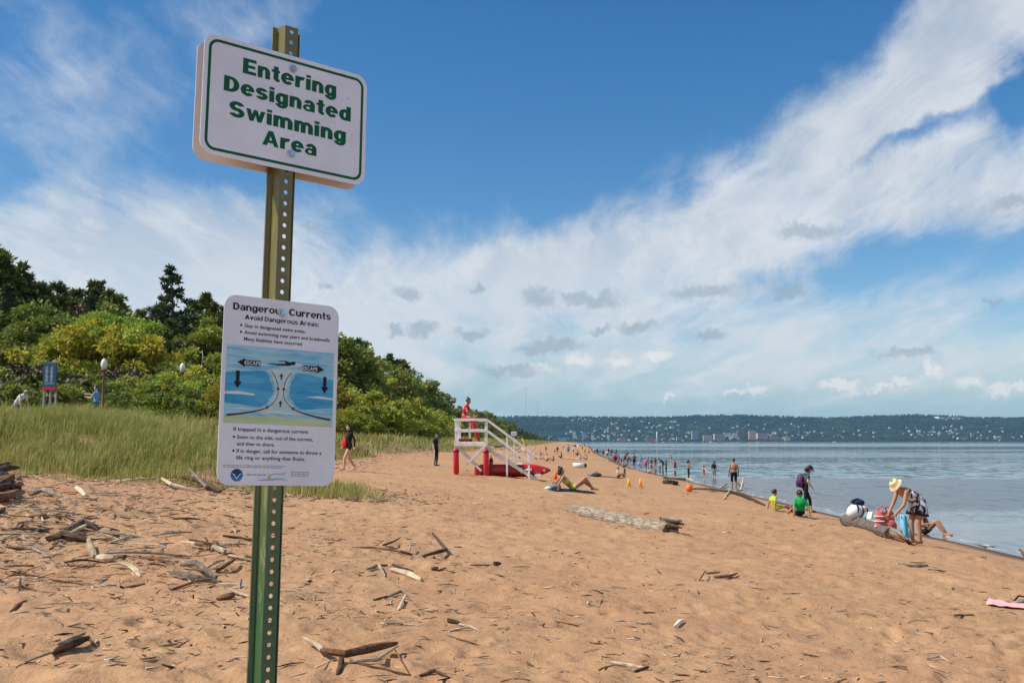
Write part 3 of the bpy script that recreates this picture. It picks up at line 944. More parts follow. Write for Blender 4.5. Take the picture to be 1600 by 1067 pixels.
# ---- dune grass
GRASS = leaf_mat('dune_grass_green', (.23, .30, .050), (.42, .46, .100), .45, 2.2)
STRAW = leaf_mat('dune_grass_straw', (.60, .50, .17), (.75, .64, .28), .45, 2.2)
def grass(n, xr, yr, hgt, wid, seed, dmin=.05, dmax=60, lean=.45, dens=None, tries=7):
    r = np.random.default_rng(seed)
    x = r.uniform(*xr, n * tries)
    y = r.uniform(*yr, n * tries)
    d = dune_dist(x, y) + fbm(x * .5, y * .5, 3, 3) * .45
    keep = (d > dmin - .25 + np.abs(r.normal(0, .45, len(d))) + .5 * fbm(x * 1.1, y * 1.1, 19, 2)) & (d < dmax)
    cl = fbm(x * .55, y * .55, 91, 3)
    keep &= cl > r.uniform(-1.3, .35, len(d)) if dens is None else cl > r.uniform(-1.3, dens, len(d))
    keep &= np.abs(x) < y * .55 + 2
    x, y, d, cl = x[keep][:n], y[keep][:n], d[keep][:n], cl[keep][:n]
    n = len(x)
    z = ground(x, y, False)
    H = hgt * r.uniform(.45, 1.22, n) * np.clip(.62 + d * .14, .55, 1.05) * (1 + .30 * np.clip(cl, -1, 1)) * (1 + .18 * fbm(x * 2.2, y * 2.2, 15, 2))
    an = r.uniform(0, 2 * math.pi, n)
    ln = lean * r.uniform(.2, 1.3, n)
    dxy = np.stack([np.cos(an), np.sin(an)], 1) * .75 + np.array([.45, .1])
    w = wid * r.uniform(.7, 1.3, n)
    wa = r.uniform(-1.2, 1.2, n)
    wv = np.stack([np.cos(wa), np.sin(wa), np.zeros(n)], 1) * w[:, None]
    b = np.stack([x, y, z - .03], 1)
    mid = b + np.concatenate([dxy * (ln * .28 * H)[:, None], (H * .60)[:, None]], 1)
    tip = b + np.concatenate([dxy * (ln * 1.0 * H)[:, None], (H * (1.0 - .28 * ln))[:, None]], 1)
    V = np.stack([b - wv / 2, b + wv / 2, mid + wv * .42, mid - wv * .42, tip], 1).reshape(-1, 3)
    q = np.arange(n) * 5
    F = np.stack([np.stack([q, q + 1, q + 2], 1), np.stack([q, q + 2, q + 3], 1), np.stack([q + 3, q + 2, q + 4], 1)], 1).reshape(-1, 3)
    mi = np.repeat((r.uniform(size=n) < .30 + .22 * (cl > .35)).astype(int), 3)
    return V, F, mi
parts = [grass(2600, (-16, -2.5), (20.5, 28), .42, .014, 9, dmin=-1.3, dmax=.5, dens=-.25, tries=40), grass(56000, (-20, -3), (22.5, 36), .62, .014, 1), grass(22000, (-34, -8), (34, 62), .58, .030, 2, dens=.5), grass(13000, (-40, 0), (60, 125), .62, .055, 3, dmin=.3, dens=.1),
         grass(9000, (-40, 60), (110, 480), .65, .12, 4, dmin=.4, dmax=22, dens=.1, tries=12)]
off, VV, FF, MM = 0, [], [], []
for V, F, mi in parts:
    VV.append(V); FF.append(F + off); MM.append(mi); off += len(V)
gm = np_mesh('dune_grass', np.concatenate(VV), np.concatenate(FF), 3, mat_idx=np.concatenate(MM))
gm.materials.append(GRASS); gm.materials.append(STRAW)
tag(link('dune_grass', gm), 'long green and straw coloured grass on the dune', 'grass', kind='stuff')
# ================================================================== the signpost with its boards
SX, SYD = -.578, 2.60
def post_matrix():
    a, b, c = .670, .034, -.034
    Rz, Ry, Rx = Matrix.Rotation(a, 4, 'Z'), Matrix.Rotation(b, 4, 'Y'), Matrix.Rotation(c, 4, 'X')
    return Matrix.Translation((SX, SYD, EYE)) @ Rz @ Ry @ Rx
POST_M = post_matrix()
M_GREENPAINT = mat('green_sign_print', srgb(0, 92, 58), .45, spec=.3)
M_SHEET = mat('white_sign_sheeting', (.80, .84, .92), .38, .07, 5, .04, 60, spec=.45)
M_ALU = mat('aluminium_sign_back', (.62, .58, .56), .45, .1, 3, metal=.3)
M_BLACK = mat('black_sign_print', (.012, .012, .014), .5, spec=.3)
M_GREY = mat('grey_sign_print', (.33, .34, .37), .5)
M_ZINC = mat('zinc_bolt', (.55, .58, .62), .32, .25, 60, metal=.85)
def post_paint():
    m = bpy.data.materials.new('weathered_green_post_paint_and_sheen')
    m.use_nodes = True
    k = Nodes(m.node_tree)
    p = k.n('ShaderNodeBsdfPrincipled')
    k.link(p.outputs[0], k.n('ShaderNodeOutputMaterial').inputs[0])
    tc = k.n('ShaderNodeTexCoord').outputs['Object']
    x, y, z = k.sep(tc)
    sky_sheen = k.step(k.m('ADD', z, k.m('MULTIPLY', k.noise(tc, 3, 3), .5)), -.25, .55)  # yellower towards the top: gloss from the sky painted into the base colour
    c = k.mix(sky_sheen, (.032, .105, .038), (.155, .140, .030))
    n = k.noise(k.mapping(tc, scale=(14, 14, 2)), 3, 6, .7)
    c = k.mix(k.step(n, .56, .70, 0, .6), c, (.40, .37, .20))
    c = k.mix(k.step(k.noise(k.mapping(tc, scale=(30, 30, 5)), 2, 5, .7), .63, .70, 0, .7), c, (.13, .055, .022))
    k.link(c, p.inputs['Base Color'])
    p.inputs['Roughness'].default_value = .30
    p.inputs['Specular IOR Level'].default_value = .7
    k.link(k.bump(n, .12, .002), p.inputs['Normal'])
    return m
M_POST = post_paint()

sign = empty('road_sign', (0, 0, 0), 0, 'white signs bolted to a leaning green steel post with a row of holes', 'sign')
sign.matrix_world = POST_M

# hat section: web towards the viewer (y = 0), sides slanting back, flanges behind; the web has a row of punched holes
def post_mesh(z0, z1):
    pitch, r = .0285, .0058
    n = int((z1 - z0) / pitch)
    vs, fs = [], []
    def quad(*p):
        b = len(vs); vs.extend(p); fs.append(tuple(range(b, b + len(p))))
    wb = .0165
    for i in range(n):
        a, b = z0 + i * pitch, z0 + (i + 1) * pitch
        c = (a + b) / 2
        ring = [(r * math.cos(t), 0, c + r * math.sin(t)) for t in [math.pi / 8 + k * math.pi / 4 for k in range(8)]]
        base = len(vs)
        vs.extend(ring)
        vs.extend([(wb, 0, a), (wb, 0, b), (-wb, 0, b), (-wb, 0, a)])
        R_, T_, L_, B_ = base + 8, base + 9, base + 10, base + 11
        fs.extend([(base + 7, R_, T_, base), (base, T_, base + 1), (base + 1, T_, L_, base + 2), (base + 2, L_, base + 3), (base + 3, L_, B_, base + 4), (base + 4, B_, base + 5), (base + 5, B_, R_, base + 6), (base + 6, R_, base + 7)])
        for s in (1, -1):
            q = [(s * wb, 0, a), (s * wb, 0, b), (s * .0245, .030, b), (s * .0245, .030, a)]
            f = [(s * .0245, .030, a), (s * .0245, .030, b), (s * .0385, .032, b), (s * .0385, .032, a)]
            g = [(s * .0385, .032, a), (s * .0385, .032, b), (s * .0385, .027, b), (s * .0385, .027, a)]
            for u in (q, f, g):
                quad(*(u if s > 0 else u[::-1]))
    me = bpy.data.meshes.new('post')
    me.from_pydata(vs, [], fs)
    bm = bmesh.new(); bm.from_mesh(me)
    bmesh.ops.remove_doubles(bm, verts=bm.verts, dist=1e-5)
    bmesh.ops.recalc_face_normals(bm, faces=bm.faces)
    bm.to_mesh(me); bm.free()
    return me
pm = post_mesh(-1.78, 1.098)
pm.materials.append(M_POST)
post = link('post', pm, sign)
sol = post.modifiers.new('steel', 'SOLIDIFY')
sol.thickness = .0028
sol.offset = -1

def rounded(wd, ht, r, n=8):
    pts = []
    for cx, cy, a0 in ((wd / 2 - r, ht / 2 - r, 0), (-wd / 2 + r, ht / 2 - r, 90), (-wd / 2 + r, -ht / 2 + r, 180), (wd / 2 - r, -ht / 2 + r, 270)):
        for k in range(n + 1):
            t = R(a0 + 90 * k / n)
            pts.append((cx + r * math.cos(t), cy + r * math.sin(t)))
    return pts
def plate(name, wd, ht, r, th, mats, parent, bend=0.0):
    """Flat sheet in x-z; its face looks along -y. mats: face, edge and back."""
    pts = rounded(wd, ht, r)
    n = len(pts)
    vs = [(x, -th / 2, z) for x, z in pts] + [(x, th / 2, z) for x, z in pts]
    fs = [tuple(range(n)), tuple(range(2 * n - 1, n - 1, -1))] + [(i, i + n, (i + 1) % n + n, (i + 1) % n) for i in range(n)]
    me = bpy.data.meshes.new(name)
    me.from_pydata(vs, [], fs)
    me.polygons.foreach_set('material_index', [0] + [1] * (n + 1))
    me.update()
    o = link(name, me, parent)
    for m in mats: me.materials.append(m)
    return o
def flat(name, pts, y, m, parent, holes=None):
    pts = [(x, z + ZS) for x, z in pts]
    """A filled outline printed on the face, lying at depth y."""
    me = bpy.data.meshes.new(name)
    if holes:
        n = len(pts)
        vs = [(x, y, z) for x, z in pts] + [(x, y, z) for x, z in holes]
        fs = [(i, (i + 1) % n, (i + 1) % n + n, i + n) for i in range(n)]
    else:
        vs, fs = [(x, y, z) for x, z in pts], [tuple(range(len(pts)))]
    me.from_pydata(vs, [], fs)
    me.update()
    me.materials.append(m)
    return link(name, me, parent)
def text_obj(name, body, x, z, size, y, m, parent, align='CENTER', xs=1.0, bold=0.0, space=1.0):
    cu = bpy.data.curves.new('lettering', 'FONT')
    cu.body = body
    cu.size = size
    cu.align_x = align
    cu.align_y = 'BOTTOM_BASELINE'
    cu.offset = bold * size
    cu.space_character = space
    cu.resolution_u = 3
    cu.fill_mode = 'FRONT' if hasattr(cu, 'fill_mode') else cu.fill_mode
    t = bpy.data.objects.new('lettering_curve', cu)
    COL.objects.link(t)
    dg = bpy.context.evaluated_depsgraph_get()
    me = bpy.data.meshes.new_from_object(t.evaluated_get(dg))
    bpy.data.objects.remove(t)
    bpy.data.curves.remove(cu)
    n = len(me.vertices)
    co = np.zeros(n * 3, np.float32)
    me.vertices.foreach_get('co', co)
    co = co.reshape(-1, 3)
    me.vertices.foreach_set('co', np.stack([co[:, 0] * xs + x, np.full(n, y), co[:, 1] + z], 1).astype(np.float32).ravel())
    me.update()
    me.name = name
    me.materials.clear()
    me.materials.append(m)
    return link(name, me, parent)

# heavy grotesque capitals and small letters drawn as outlines, cap height 1
def _ring(cx, cz, ro, zo, ri, zi, a0=0, a1=360, n=26):
    out = []
    full = a1 - a0 >= 360
    m = max(4, int(n * (a1 - a0) / 360))
    for k in range(m):
        t0, t1 = R(a0 + (a1 - a0) * k / m), R(a0 + (a1 - a0) * (k + 1) / m)
        out.append([(cx + ri * math.cos(t0), cz + zi * math.sin(t0)), (cx + ro * math.cos(t0), cz + zo * math.sin(t0)), (cx + ro * math.cos(t1), cz + zo * math.sin(t1)), (cx + ri * math.cos(t1), cz + zi * math.sin(t1))])
    return out
def _rect(x0, z0, x1, z1):
    return [[(x0, z0), (x1, z0), (x1, z1), (x0, z1)]]
def glyph(ch, s=.275, t=.19):
    xh = .75
    def arch(x0, x1):
        c, ro = (x0 + x1) / 2, (x1 - x0) / 2
        return _ring(c, xh - .33, ro, .345, ro - s, .345 - t - .01, 0, 172, 40) + _rect(x1 - s, 0, x1, xh - .32)
    def bowl(w=.70):
        return _ring(w / 2, xh / 2, w / 2 + .01, .39, w / 2 - s + .01, .39 - t - .01)
    if ch == 'E': return _rect(0, 0, s + .02, 1) + _rect(.1, 0, .74, .2) + _rect(.1, .8, .74, 1) + _rect(.1, .41, .68, .59), .74
    if ch == 'D': return _rect(0, 0, s + .02, 1) + _rect(.1, 0, .36, .19) + _rect(.1, .81, .36, 1) + _ring(.34, .5, .48, .5, .48 - s - .02, .31, -90, 90, 44), .82
    if ch == 'A': return [[(0, 0), (.255, 0), (.58, 1), (.33, 1)], [(.67, 0), (.925, 0), (.60, 1), (.35, 1)]] + _rect(.2, .19, .72, .37), .925
    if ch == 'C': return _ring(.46, .5, .46, .515, .46 - s - .02, .515 - t - .03, 42, 318, 44), .86
    if ch in 'Ss':
        h, w = (1.03, .80) if ch == 'S' else (.78, .66)
        tt_ = t + (.025 if ch == 'S' else 0)
        ro = (h + tt_) / 4
        ri = ro - tt_
        b = -.015
        hw = w / 2
        return _ring(hw, h - ro + b, hw, ro, hw - s, ri, 18, 268, 44) + _ring(hw, ro + b, hw, ro, hw - s, ri, -162, 92, 44), w
    if ch == 'n': return _rect(0, 0, s, xh) + arch(.02, .70), .70
    if ch == 'm': return _rect(0, 0, s, xh) + arch(.02, .65) + arch(.65 - s, 1.07), 1.07
    if ch == 'u': return _rect(.70 - s, 0, .70, xh) + [[(.70 - x, xh - z) for x, z in f] for f in arch(.02, .70)], .70
    if ch == 'r': return _rect(0, 0, s, xh) + _ring(.42, xh - .31, .34, .325, .34 - s + .04, .325 - t - .03, 62, 172, 40), .56
    if ch == 'i': return _rect(0, 0, s, xh) + _rect(0, .83, s, 1.0), s
    if ch == 't': return _rect(.12, .20, .12 + s, .98) + _rect(0, xh - .155, .48, xh) + _ring(.37, .20, .25, .205, .25 - s + .01, .205 - t + .01, 180, 285, 36) + _rect(.36, -.004, .47, t - .01), .48
    if ch == 'e': return _ring(.36, xh / 2, .37, .39, .37 - s, .39 - t, 0, 322, 36) + _rect(.12, .315, .73, .315 + .135), .73
    if ch == 'o': return bowl(.73), .73
    if ch == 'g': return bowl(.68) + _rect(.70 - s, .02, .70, xh) + _ring(.35, .04, .35, .30, .35 - s + .02, .30 - t, 188, 360, 36), .70
    if ch == 'd': return bowl(.68) + _rect(.71 - s, 0, .71, 1), .71
    if ch == 'a': return _ring(.30, .215, .305, .235, .12, .095) + _rect(.69 - s, 0, .69, .45) + _ring(.355, .44, .335, .325, .335 - s + .01, .325 - t, 0, 160, 40) + _rect(.30, .33, .55, .44), .69
    if ch == 'v': return [[(0, xh), (.25, xh), (.46, 0), (.26, 0)], [(.72, xh), (.47, xh), (.26, 0), (.46, 0)]], .72
    if ch == 'w': return [[(0, xh), (.24, xh), (.40, 0), (.19, 0)], [(.19, 0), (.40, 0), (.60, xh), (.41, xh)], [(.41, xh), (.60, xh), (.83, 0), (.62, 0)], [(.62, 0), (.83, 0), (1.02, xh), (.78, xh)]], 1.02
    if ch == ':': return _rect(0, 0, s, .2) + _rect(0, .5, s, .7), s
    return [], .32
def heavy(body, x0, x1, z, cap, y, m, parent, gap=.085, thick=1.0):
    """One word or line of lettering fitted between x0 and x1 on baseline z."""
    polys, x = [], 0.0
    for ch in body:
        g, wd = glyph(ch, .275 * thick, .190 * thick)
        polys += [[(px_ + x, pz_) for px_, pz_ in f] for f in g]
        x += wd + (0 if ch == ' ' else gap)
    k = (x1 - x0) / (x - gap)
    mb = MB()
    for i, f in enumerate(polys):
        a = sum(f[j][0] * f[(j + 1) % len(f)][1] - f[(j + 1) % len(f)][0] * f[j][1] for j in range(len(f)))
        if a < 0: f = f[::-1]
        yy_ = y - (i % 60) * 4e-6
        mb.add([(x0 + q[0] * k, yy_, z + q[1] * cap) for q in f], [tuple(range(len(f)))])
    return mb.build('lettering', m, parent)
def bolt(parent, x, y, z, r=.0105):
    mb = MB()
    mb.tube([(x, y, z), (x, y - .0022, z)], r, 18)
    mb.tube([(x, y - .0021, z), (x, y - .0068, z)], [r * .60, r * .56], 6)
    return mb.build('bolt', M_ZINC, parent)

ZS = 0.0
# --- the front board
b1 = empty('swimming_area_board', (0, 0, 0), 0)
b1.parent = sign
b1.location = (-.0026, -.0040, .838)
b1['label'] = 'white board with rounded corners reading Entering Designated Swimming Area in green'
plate('sheet', .457, .305, .032, .003, (M_SHEET, M_ALU), b1)
o1, i1 = rounded(.435, .283, .026), rounded(.4205, .2685, .019)
flat('border', o1, -.0019, M_GREENPAINT, b1, i1)
for body, x0, x1, z, cap in (('Entering', -.1275, .1350, .0725, .0400), ('Designated', -.1750, .1805, .0158, .0390), ('Swimming', -.1585, .1675, -.0455, .0395), ('Area', -.0680, .0830, -.0995, .0385)):
    heavy(body, x0, x1, z, cap, -.0021, M_GREENPAINT, b1)
bolt(b1, .0082, -.0019, .1185)
bolt(b1, .0115, -.0019, -.1075)
mb = MB()
for x, z, r in ((.170, .078, .0016), (.186, -.020, .0016)):
    mb.tube([(x, -.0016, z), (x, -.0024, z)], r, 8)
mb.build('rivet', M_GREY, b1)
# --- the board fixed back to back with it behind the post
b2 = empty('rear_board', (0, 0, 0), 0)
b2.parent = sign
b2.location = (-.0026, .0395, .834)
b2['label'] = 'bare back of a second board facing the other way behind the post'
plate('sheet', .457, .305, .032, .003, (mat('pale_sign_back', (.70, .66, .64), .5, .06, 4), M_ALU), b2)

# --- the board about currents
b3 = empty('currents_board', (0, 0, 0), 0)
b3.parent = sign
b3.location = (.0044, -.0042, .1214)
b3.rotation_euler = (0, 0, -.040)
b3['label'] = 'white warning board with a blue diagram of dangerous currents'
plate('sheet', .305, .457, .030, .003, (M_SHEET, M_ALU), b3)
Y0 = -.0019
def fit(body, x0, x1, z, sz):
    o = line(body, 0, z, sz, 'LEFT', .012, 1.0)
    xs_ = [v.co.x for v in o.data.vertices]
    a, k = min(xs_), (x1 - x0) / (max(xs_) - min(xs_))
    for v in o.data.vertices:
        v.co.x = x0 + (v.co.x - a) * k
    return o
def line(body, x, z, sz, align='LEFT', bold=.004, xs=1.0, m=M_BLACK):
    return text_obj('lettering', body, x, z, sz, Y0 - .0002, m, b3, align, xs, bold)
heavy('Dangerous Currents', -.1310, .1295, .1925, .0172, -.0021, M_BLACK, b3, .075, .80)
heavy('Avoid Dangerous Areas:', -.1000, .0970, .1715, .0112, -.0021, M_BLACK, b3, .085, .66)
for body, x0, x1, z, sz in (('Stay in designated swim areas.', -.1000, .0610, .1520, .0122), ('Avoid swimming near piers and breakwalls.', -.1000, .1305, .1355, .0122), ('Many fatalities have occurred.', -.1000, .0545, .1195, .0122),
                            ('If trapped in a dangerous current:', -.1170, .0785, -.0995, .0128), ('Swim to the side, out of the current,', -.1070, .0905, -.1180, .0122), ('and then to shore.', -.1070, -.0110, -.1340, .0122),
                            ('If in danger, call for someone to throw a', -.1070, .1150, -.1510, .0122), ('life ring or anything that floats.', -.1070, .0710, -.1670, .0122)):
    fit(body, x0, x1, z, sz)
def disc(x, z, r, n=16):
    return [(x + r * math.cos(2 * math.pi * k / n), z + r * math.sin(2 * math.pi * k / n)) for k in range(n)]
for x, z in ((-.1085, .1560), (-.1085, .1395), (-.1150, -.1140), (-.1150, -.1470)):
    flat('bullet', disc(x, z, .0028), Y0 - .0002, M_BLACK, b3)
# the diagram: pale water, two deep blue fields, a pale neck of sand coloured current, a strip of beach
def water_print(name, a, b):
    m = bpy.data.materials.new(name)
    m.use_nodes = True
    k = Nodes(m.node_tree)
    p = k.n('ShaderNodeBsdfPrincipled')
    k.link(p.outputs[0], k.n('ShaderNodeOutputMaterial').inputs[0])
    tc = k.mapping(k.n('ShaderNodeTexCoord').outputs['Object'], scale=(9, 1, 70))
    k.link(k.mix(k.step(k.noise(tc, 1.0, 5, .6, .6), .32, .68), a, b), p.inputs['Base Color'])
    p.inputs['Roughness'].default_value = .42
    return m
W_PALE = water_print('pale_blue_print', (.16, .50, .72), (.46, .74, .83))
W_DEEP = water_print('deep_blue_print', (.02, .30, .60), (.10, .48, .74))
W_NECK = water_print('pale_green_print', (.42, .68, .70), (.62, .78, .74))
W_SAND = water_print('beach_print', (.46, .62, .34), (.60, .70, .42))
W_FOAM = mat('foam_print', (.74, .82, .86), .45)
M_RED = mat('dark_red_print', (.12, .012, .020), .45)
ZS = .0152          # the diagram sits a little above the middle
dl, dr, dt, db = -.1425, .1420, .0920, -.0960
flat('water_picture', [(dl, db), (dr, db), (dr, dt), (dl, dt)], Y0 - .0001, W_PALE, b3)
flat('beach_picture', [(dl, db), (dr, db), (dr, db + .012)] + [(dr - (dr - dl) * t, db + .012 + .006 * math.sin(3.1 * t) + .003 * t) for t in np.linspace(.05, 1, 14)], Y0 - .0002, W_SAND, b3)
rj = random.Random(3)
def jag(pts, amp=.0022):
    out = []
    for (x, z), (x2, z2) in zip(pts, pts[1:]):
        for k in range(4):
            t = k / 4
            out.append((x + (x2 - x) * t + rj.uniform(-amp, amp), z + (z2 - z) * t))
    return out + [pts[-1]]
left_edge = jag([(-.040, .034), (-.030, .016), (-.021, -.004), (-.020, -.022), (-.032, -.040), (-.052, -.056)])
flat('left_deep_water', [(dl, .024), (-.060, .034)] + left_edge + [(-.080, -.054), (dl, -.048)], Y0 - .0002, W_DEEP, b3)
right_edge = jag([(.040, .034), (.030, .016), (.022, -.004), (.021, -.022), (.034, -.040), (.056, -.056)])
flat('right_deep_water', [(dr, .024), (dr, -.048), (.084, -.054)] + right_edge[::-1] + [(.060, .034)], Y0 - .0002, W_DEEP, b3)
flat('rip_current', [(-.034, .040), (.034, .040), (.022, .016), (.013, -.010), (.016, -.030), (.040, -.054), (.075, -.068), (-.075, -.068), (-.040, -.054), (-.016, -.030), (-.013, -.010), (-.022, .016)], Y0 - .0003, W_NECK, b3)
for pts in ([(dl, -.022), (-.110, -.019), (-.066, -.024), (-.070, -.028), (-.105, -.0265), (dl, -.0275)], [(.066, -.024), (.100, -.020), (dr, -.023), (dr, -.0275), (.100, -.026)],
            [(-.055, -.070), (-.02, -.064), (.02, -.065), (.06, -.071), (.02, -.069), (-.02, -.068)], [(dl, -.062), (-.10, -.0585), (-.07, -.062), (-.10, -.0615)], [(.076, -.061), (.11, -.058), (dr, -.063), (.11, -.0605)],
            [(-.02, .060), (.05, .058), (.068, .052), (.03, .0545)], [(-.066, .048), (-.04, .052), (.046, .0525), (.052, .050), (-.03, .049)]):
    flat('wave_crest', pts, Y0 - .0004, W_FOAM, b3)
def stroke(name, pts, wd, m, y):
    L, Rr = [], []
    pts = [(x, z + ZS) for x, z in pts]
    for i, (x, z) in enumerate(pts):
        a, b = pts[max(0, i - 1)], pts[min(len(pts) - 1, i + 1)]
        tx, tz = b[0] - a[0], b[1] - a[1]
        q = math.hypot(tx, tz) or 1
        ww = wd[i] if isinstance(wd, (list, tuple)) else wd
        L.append((x - tz / q * ww / 2, z + tx / q * ww / 2)); Rr.append((x + tz / q * ww / 2, z - tx / q * ww / 2))
    me = bpy.data.meshes.new(name)
    n = len(pts)
    me.from_pydata([(x, y, z) for x, z in L + Rr], [], [(i, i + n, i + 1 + n, i + 1) for i in range(n - 1)])
    me.update(); me.materials.append(m)
    return link(name, me, b3)
def bez(p0, p1, p2, p3, n=14):
    return [tuple((1 - t) ** 3 * a + 3 * (1 - t) ** 2 * t * b + 3 * (1 - t) * t * t * c + t ** 3 * d for a, b, c, d in zip(p0, p1, p2, p3)) for t in np.linspace(0, 1, n)]
for s in (-1, 1):
    big = bez((s * .136, -.078), (s * .095, -.073), (s * .055, -.066), (s * .031, -.054))
    stroke('current_arrow', big, [.0052 - .0026 * i / 13 for i in range(14)], M_RED, Y0 - .0005)
    thin = bez((s * .033, -.054), (s * .012, -.042), (s * .004, -.026), (s * .008, -.004)) + bez((s * .008, -.004), (s * .010, .012), (s * .016, .022), (s * .027, .035))[1:]
    stroke('current_line', thin, .0019, M_RED, Y0 - .0005)
    for (hx, hz), (ux, uz) in (((s * .036, -.0555), (-s * .92, .38)), ((s * .0075, -.010), (s * .05, 1)),):
        flat('arrow_head', [(hx + ux * .008, hz + uz * .008), (hx - uz * .005, hz + ux * .005), (hx + uz * .005, hz - ux * .005)][::(1 if s else -1)], Y0 - .0006, M_RED, b3)
    # black ESCAPE arrow pointing outwards, and the arrow down to the beach below it
    ax, az_ = s * .079, .0480
    if s < 0: az_ = .0505
    bx = [(ax - s * .024, az_ - .0065), (ax + s * .016, az_ - .0065), (ax + s * .016, az_ - .0105), (ax + s * .036, az_), (ax + s * .016, az_ + .0105), (ax + s * .016, az_ + .0065), (ax - s * .024, az_ + .0065)]
    flat('escape_arrow', bx, Y0 - .0006, M_BLACK, b3)
    text_obj('lettering', 'ESCAPE', ax - s * .003, az_ - .0042 + ZS, .0118, Y0 - .0008, mat('white_sign_print', (.8, .8, .8), .45), b3, 'CENTER', 1.08, .014)
    vx, vz = s * (.112 if s < 0 else .118), .008
    flat('down_arrow', [(vx - .0045, vz + .022), (vx + .0045, vz + .022), (vx + .0045, vz - .004), (vx + .0105, vz - .004), (vx, vz - .021), (vx - .0105, vz - .004), (vx - .0045, vz - .004)], Y0 - .0006, M_BLACK, b3)
for z in (.023, -.044):
    flat('up_arrow', [(-.0020, z - .008), (.0020, z - .008), (.0020, z), (.0055, z), (0, z + .008), (-.0055, z), (-.0020, z)], Y0 - .0006, M_RED, b3)
# the swimmer: one dark silhouette with an arm over the water
flat('swimmer', [(-.046, .0520), (-.020, .0530), (.000, .0545), (.012, .0560), (.004, .0600), (-.010, .0600), (-.008, .0618), (.010, .0622), (.022, .0590), (.026, .0610), (.031, .0628), (.036, .0612), (.037, .0575), (.033, .0545), (.026, .0530), (.020, .0505), (-.010, .0495), (-.030, .0502)], Y0 - .0006, M_BLACK, b3)
ZS = 0.0
# small print and emblems along the foot
def fine(x, z, words, h=.0022, m=M_GREY):
    mb = MB()
    for wd in words:
        mb.add([(x, Y0 - .0002, z), (x + wd, Y0 - .0002, z), (x + wd, Y0 - .0002, z + h), (x, Y0 - .0002, z + h)], [(0, 1, 2, 3)])
        x += wd + .0022
    return mb.build('fine_print', m, b3)
fr = random.Random(8)
fine(-.138, -.1825, [fr.uniform(.004, .012) for _ in range(17)], .0018)
fine(-.138, -.1865, [fr.uniform(.004, .012) for _ in range(15)], .0018)
for z in (-.1960, -.2005, -.2050):
    fine(.034, z, [fr.uniform(.004, .011) for _ in range(5)], .0018)
M_NAVY = mat('navy_print', (.018, .045, .20), .45)
flat('emblem_disc', disc(-.1040, -.2045, .0150, 28), Y0 - .0002, M_NAVY, b3)
flat('emblem_sea', [(-.1040 + .0150 * math.cos(t), -.2045 + .0150 * math.sin(t)) for t in np.linspace(math.pi * 1.07, math.pi * 1.93, 12)] + [(-.096, -.2060), (-.104, -.2120), (-.112, -.2060)], Y0 - .0003, mat('blue_print', (.02, .22, .55), .45), b3)
flat('emblem_gull', [(-.1182, -.2005), (-.1110, -.2015), (-.1040, -.2105), (-.0970, -.2015), (-.0898, -.2005), (-.0980, -.2055), (-.1040, -.2145), (-.1100, -.2055)], Y0 - .0004, mat('white_sign_print', (.8, .8, .8), .45), b3)
fine(-.080, -.2045, [.014, .009, .012, .008], .0026, mat('teal_print', (.18, .42, .52), .5))
stroke('logo_wave', bez((-.052, -.2150), (-.025, -.2180), (.000, -.2080), (.026, -.2160)), [.001 + .004 * math.sin(i / 13 * math.pi) for i in range(14)], mat('pale_blue_logo_print', (.32, .52, .68), .5), Y0 - .0003)
flat('logo_sail', [(-.026, -.2130), (-.022, -.2000), (-.017, -.2130)], Y0 - .0004, mat('yellow_print', (.62, .50, .10), .5), b3)
stroke('logo_gull', bez((-.022, -.2060), (-.004, -.1930), (.010, -.2080), (.020, -.1960)), .0034, mat('pale_grey_print', (.48, .52, .56), .5), Y0 - .0003)
bolt(b3, -.0033, -.0019, .1960, .0115)
# ================================================================== people
def skin(name, c): return mat(name, c, .55, .08, 6, spec=.35)
SK_LIGHT = skin('light_skin', (.56, .33, .22))
SK_TAN = skin('tanned_skin', (.40, .205, .115))
SK_MID = skin('brown_skin', (.27, .135, .075))
SK_PALE = skin('pale_skin', (.64, .42, .30))
HAIR_DK = mat('dark_hair', (.018, .012, .009), .5, .3, 30)
HAIR_BR = mat('brown_hair', (.055, .030, .016), .5, .3, 30)
HAIR_GY = mat('grey_hair', (.28, .25, .22), .6, .2, 30)
EYE_M = mat('eye', (.02, .015, .012), .3)
def cloth(name, c, var=.15): return mat(name, c, .85, var, 14, .25, 30, spec=.2)
C_BLACK = cloth('black_cloth', (.014, .014, .017))
C_NAVY = cloth('navy_cloth', (.020, .028, .060))
C_CHAR = cloth('charcoal_cloth', (.045, .052, .062))
C_SLATE = cloth('slate_blue_cloth', (.075, .105, .140))
C_WHITE = cloth('white_cloth', (.72, .71, .69), .06)
C_RED = cloth('red_cloth', (.52, .028, .030))
C_GREEN = cloth('bright_green_cloth', (.010, .33, .070))
C_LIME = cloth('yellow_green_cloth', (.42, .52, .035))
C_NEON = cloth('neon_yellow_cloth', (.56, .66, .05))
C_PINK = cloth('magenta_cloth', (.58, .05, .25))
C_ROSE = cloth('rose_cloth', (.62, .20, .25))
C_PURPLE = cloth('purple_cloth', (.15, .04, .26))
C_BLUE = cloth('sky_blue_cloth', (.16, .34, .60))
C_TEAL = cloth('turquoise_cloth', (.08, .48, .62))
C_ORANGE = cloth('orange_cloth', (.62, .20, .03))
C_YELLOW = cloth('yellow_cloth', (.66, .46, .05))
C_GREY = cloth('grey_cloth', (.22, .23, .25))
C_BROWN = cloth('brown_cloth', (.12, .065, .035))
C_KHAKI = cloth('khaki_cloth', (.30, .22, .12))
C_CREAM = cloth('straw_hat', (.66, .54, .30))

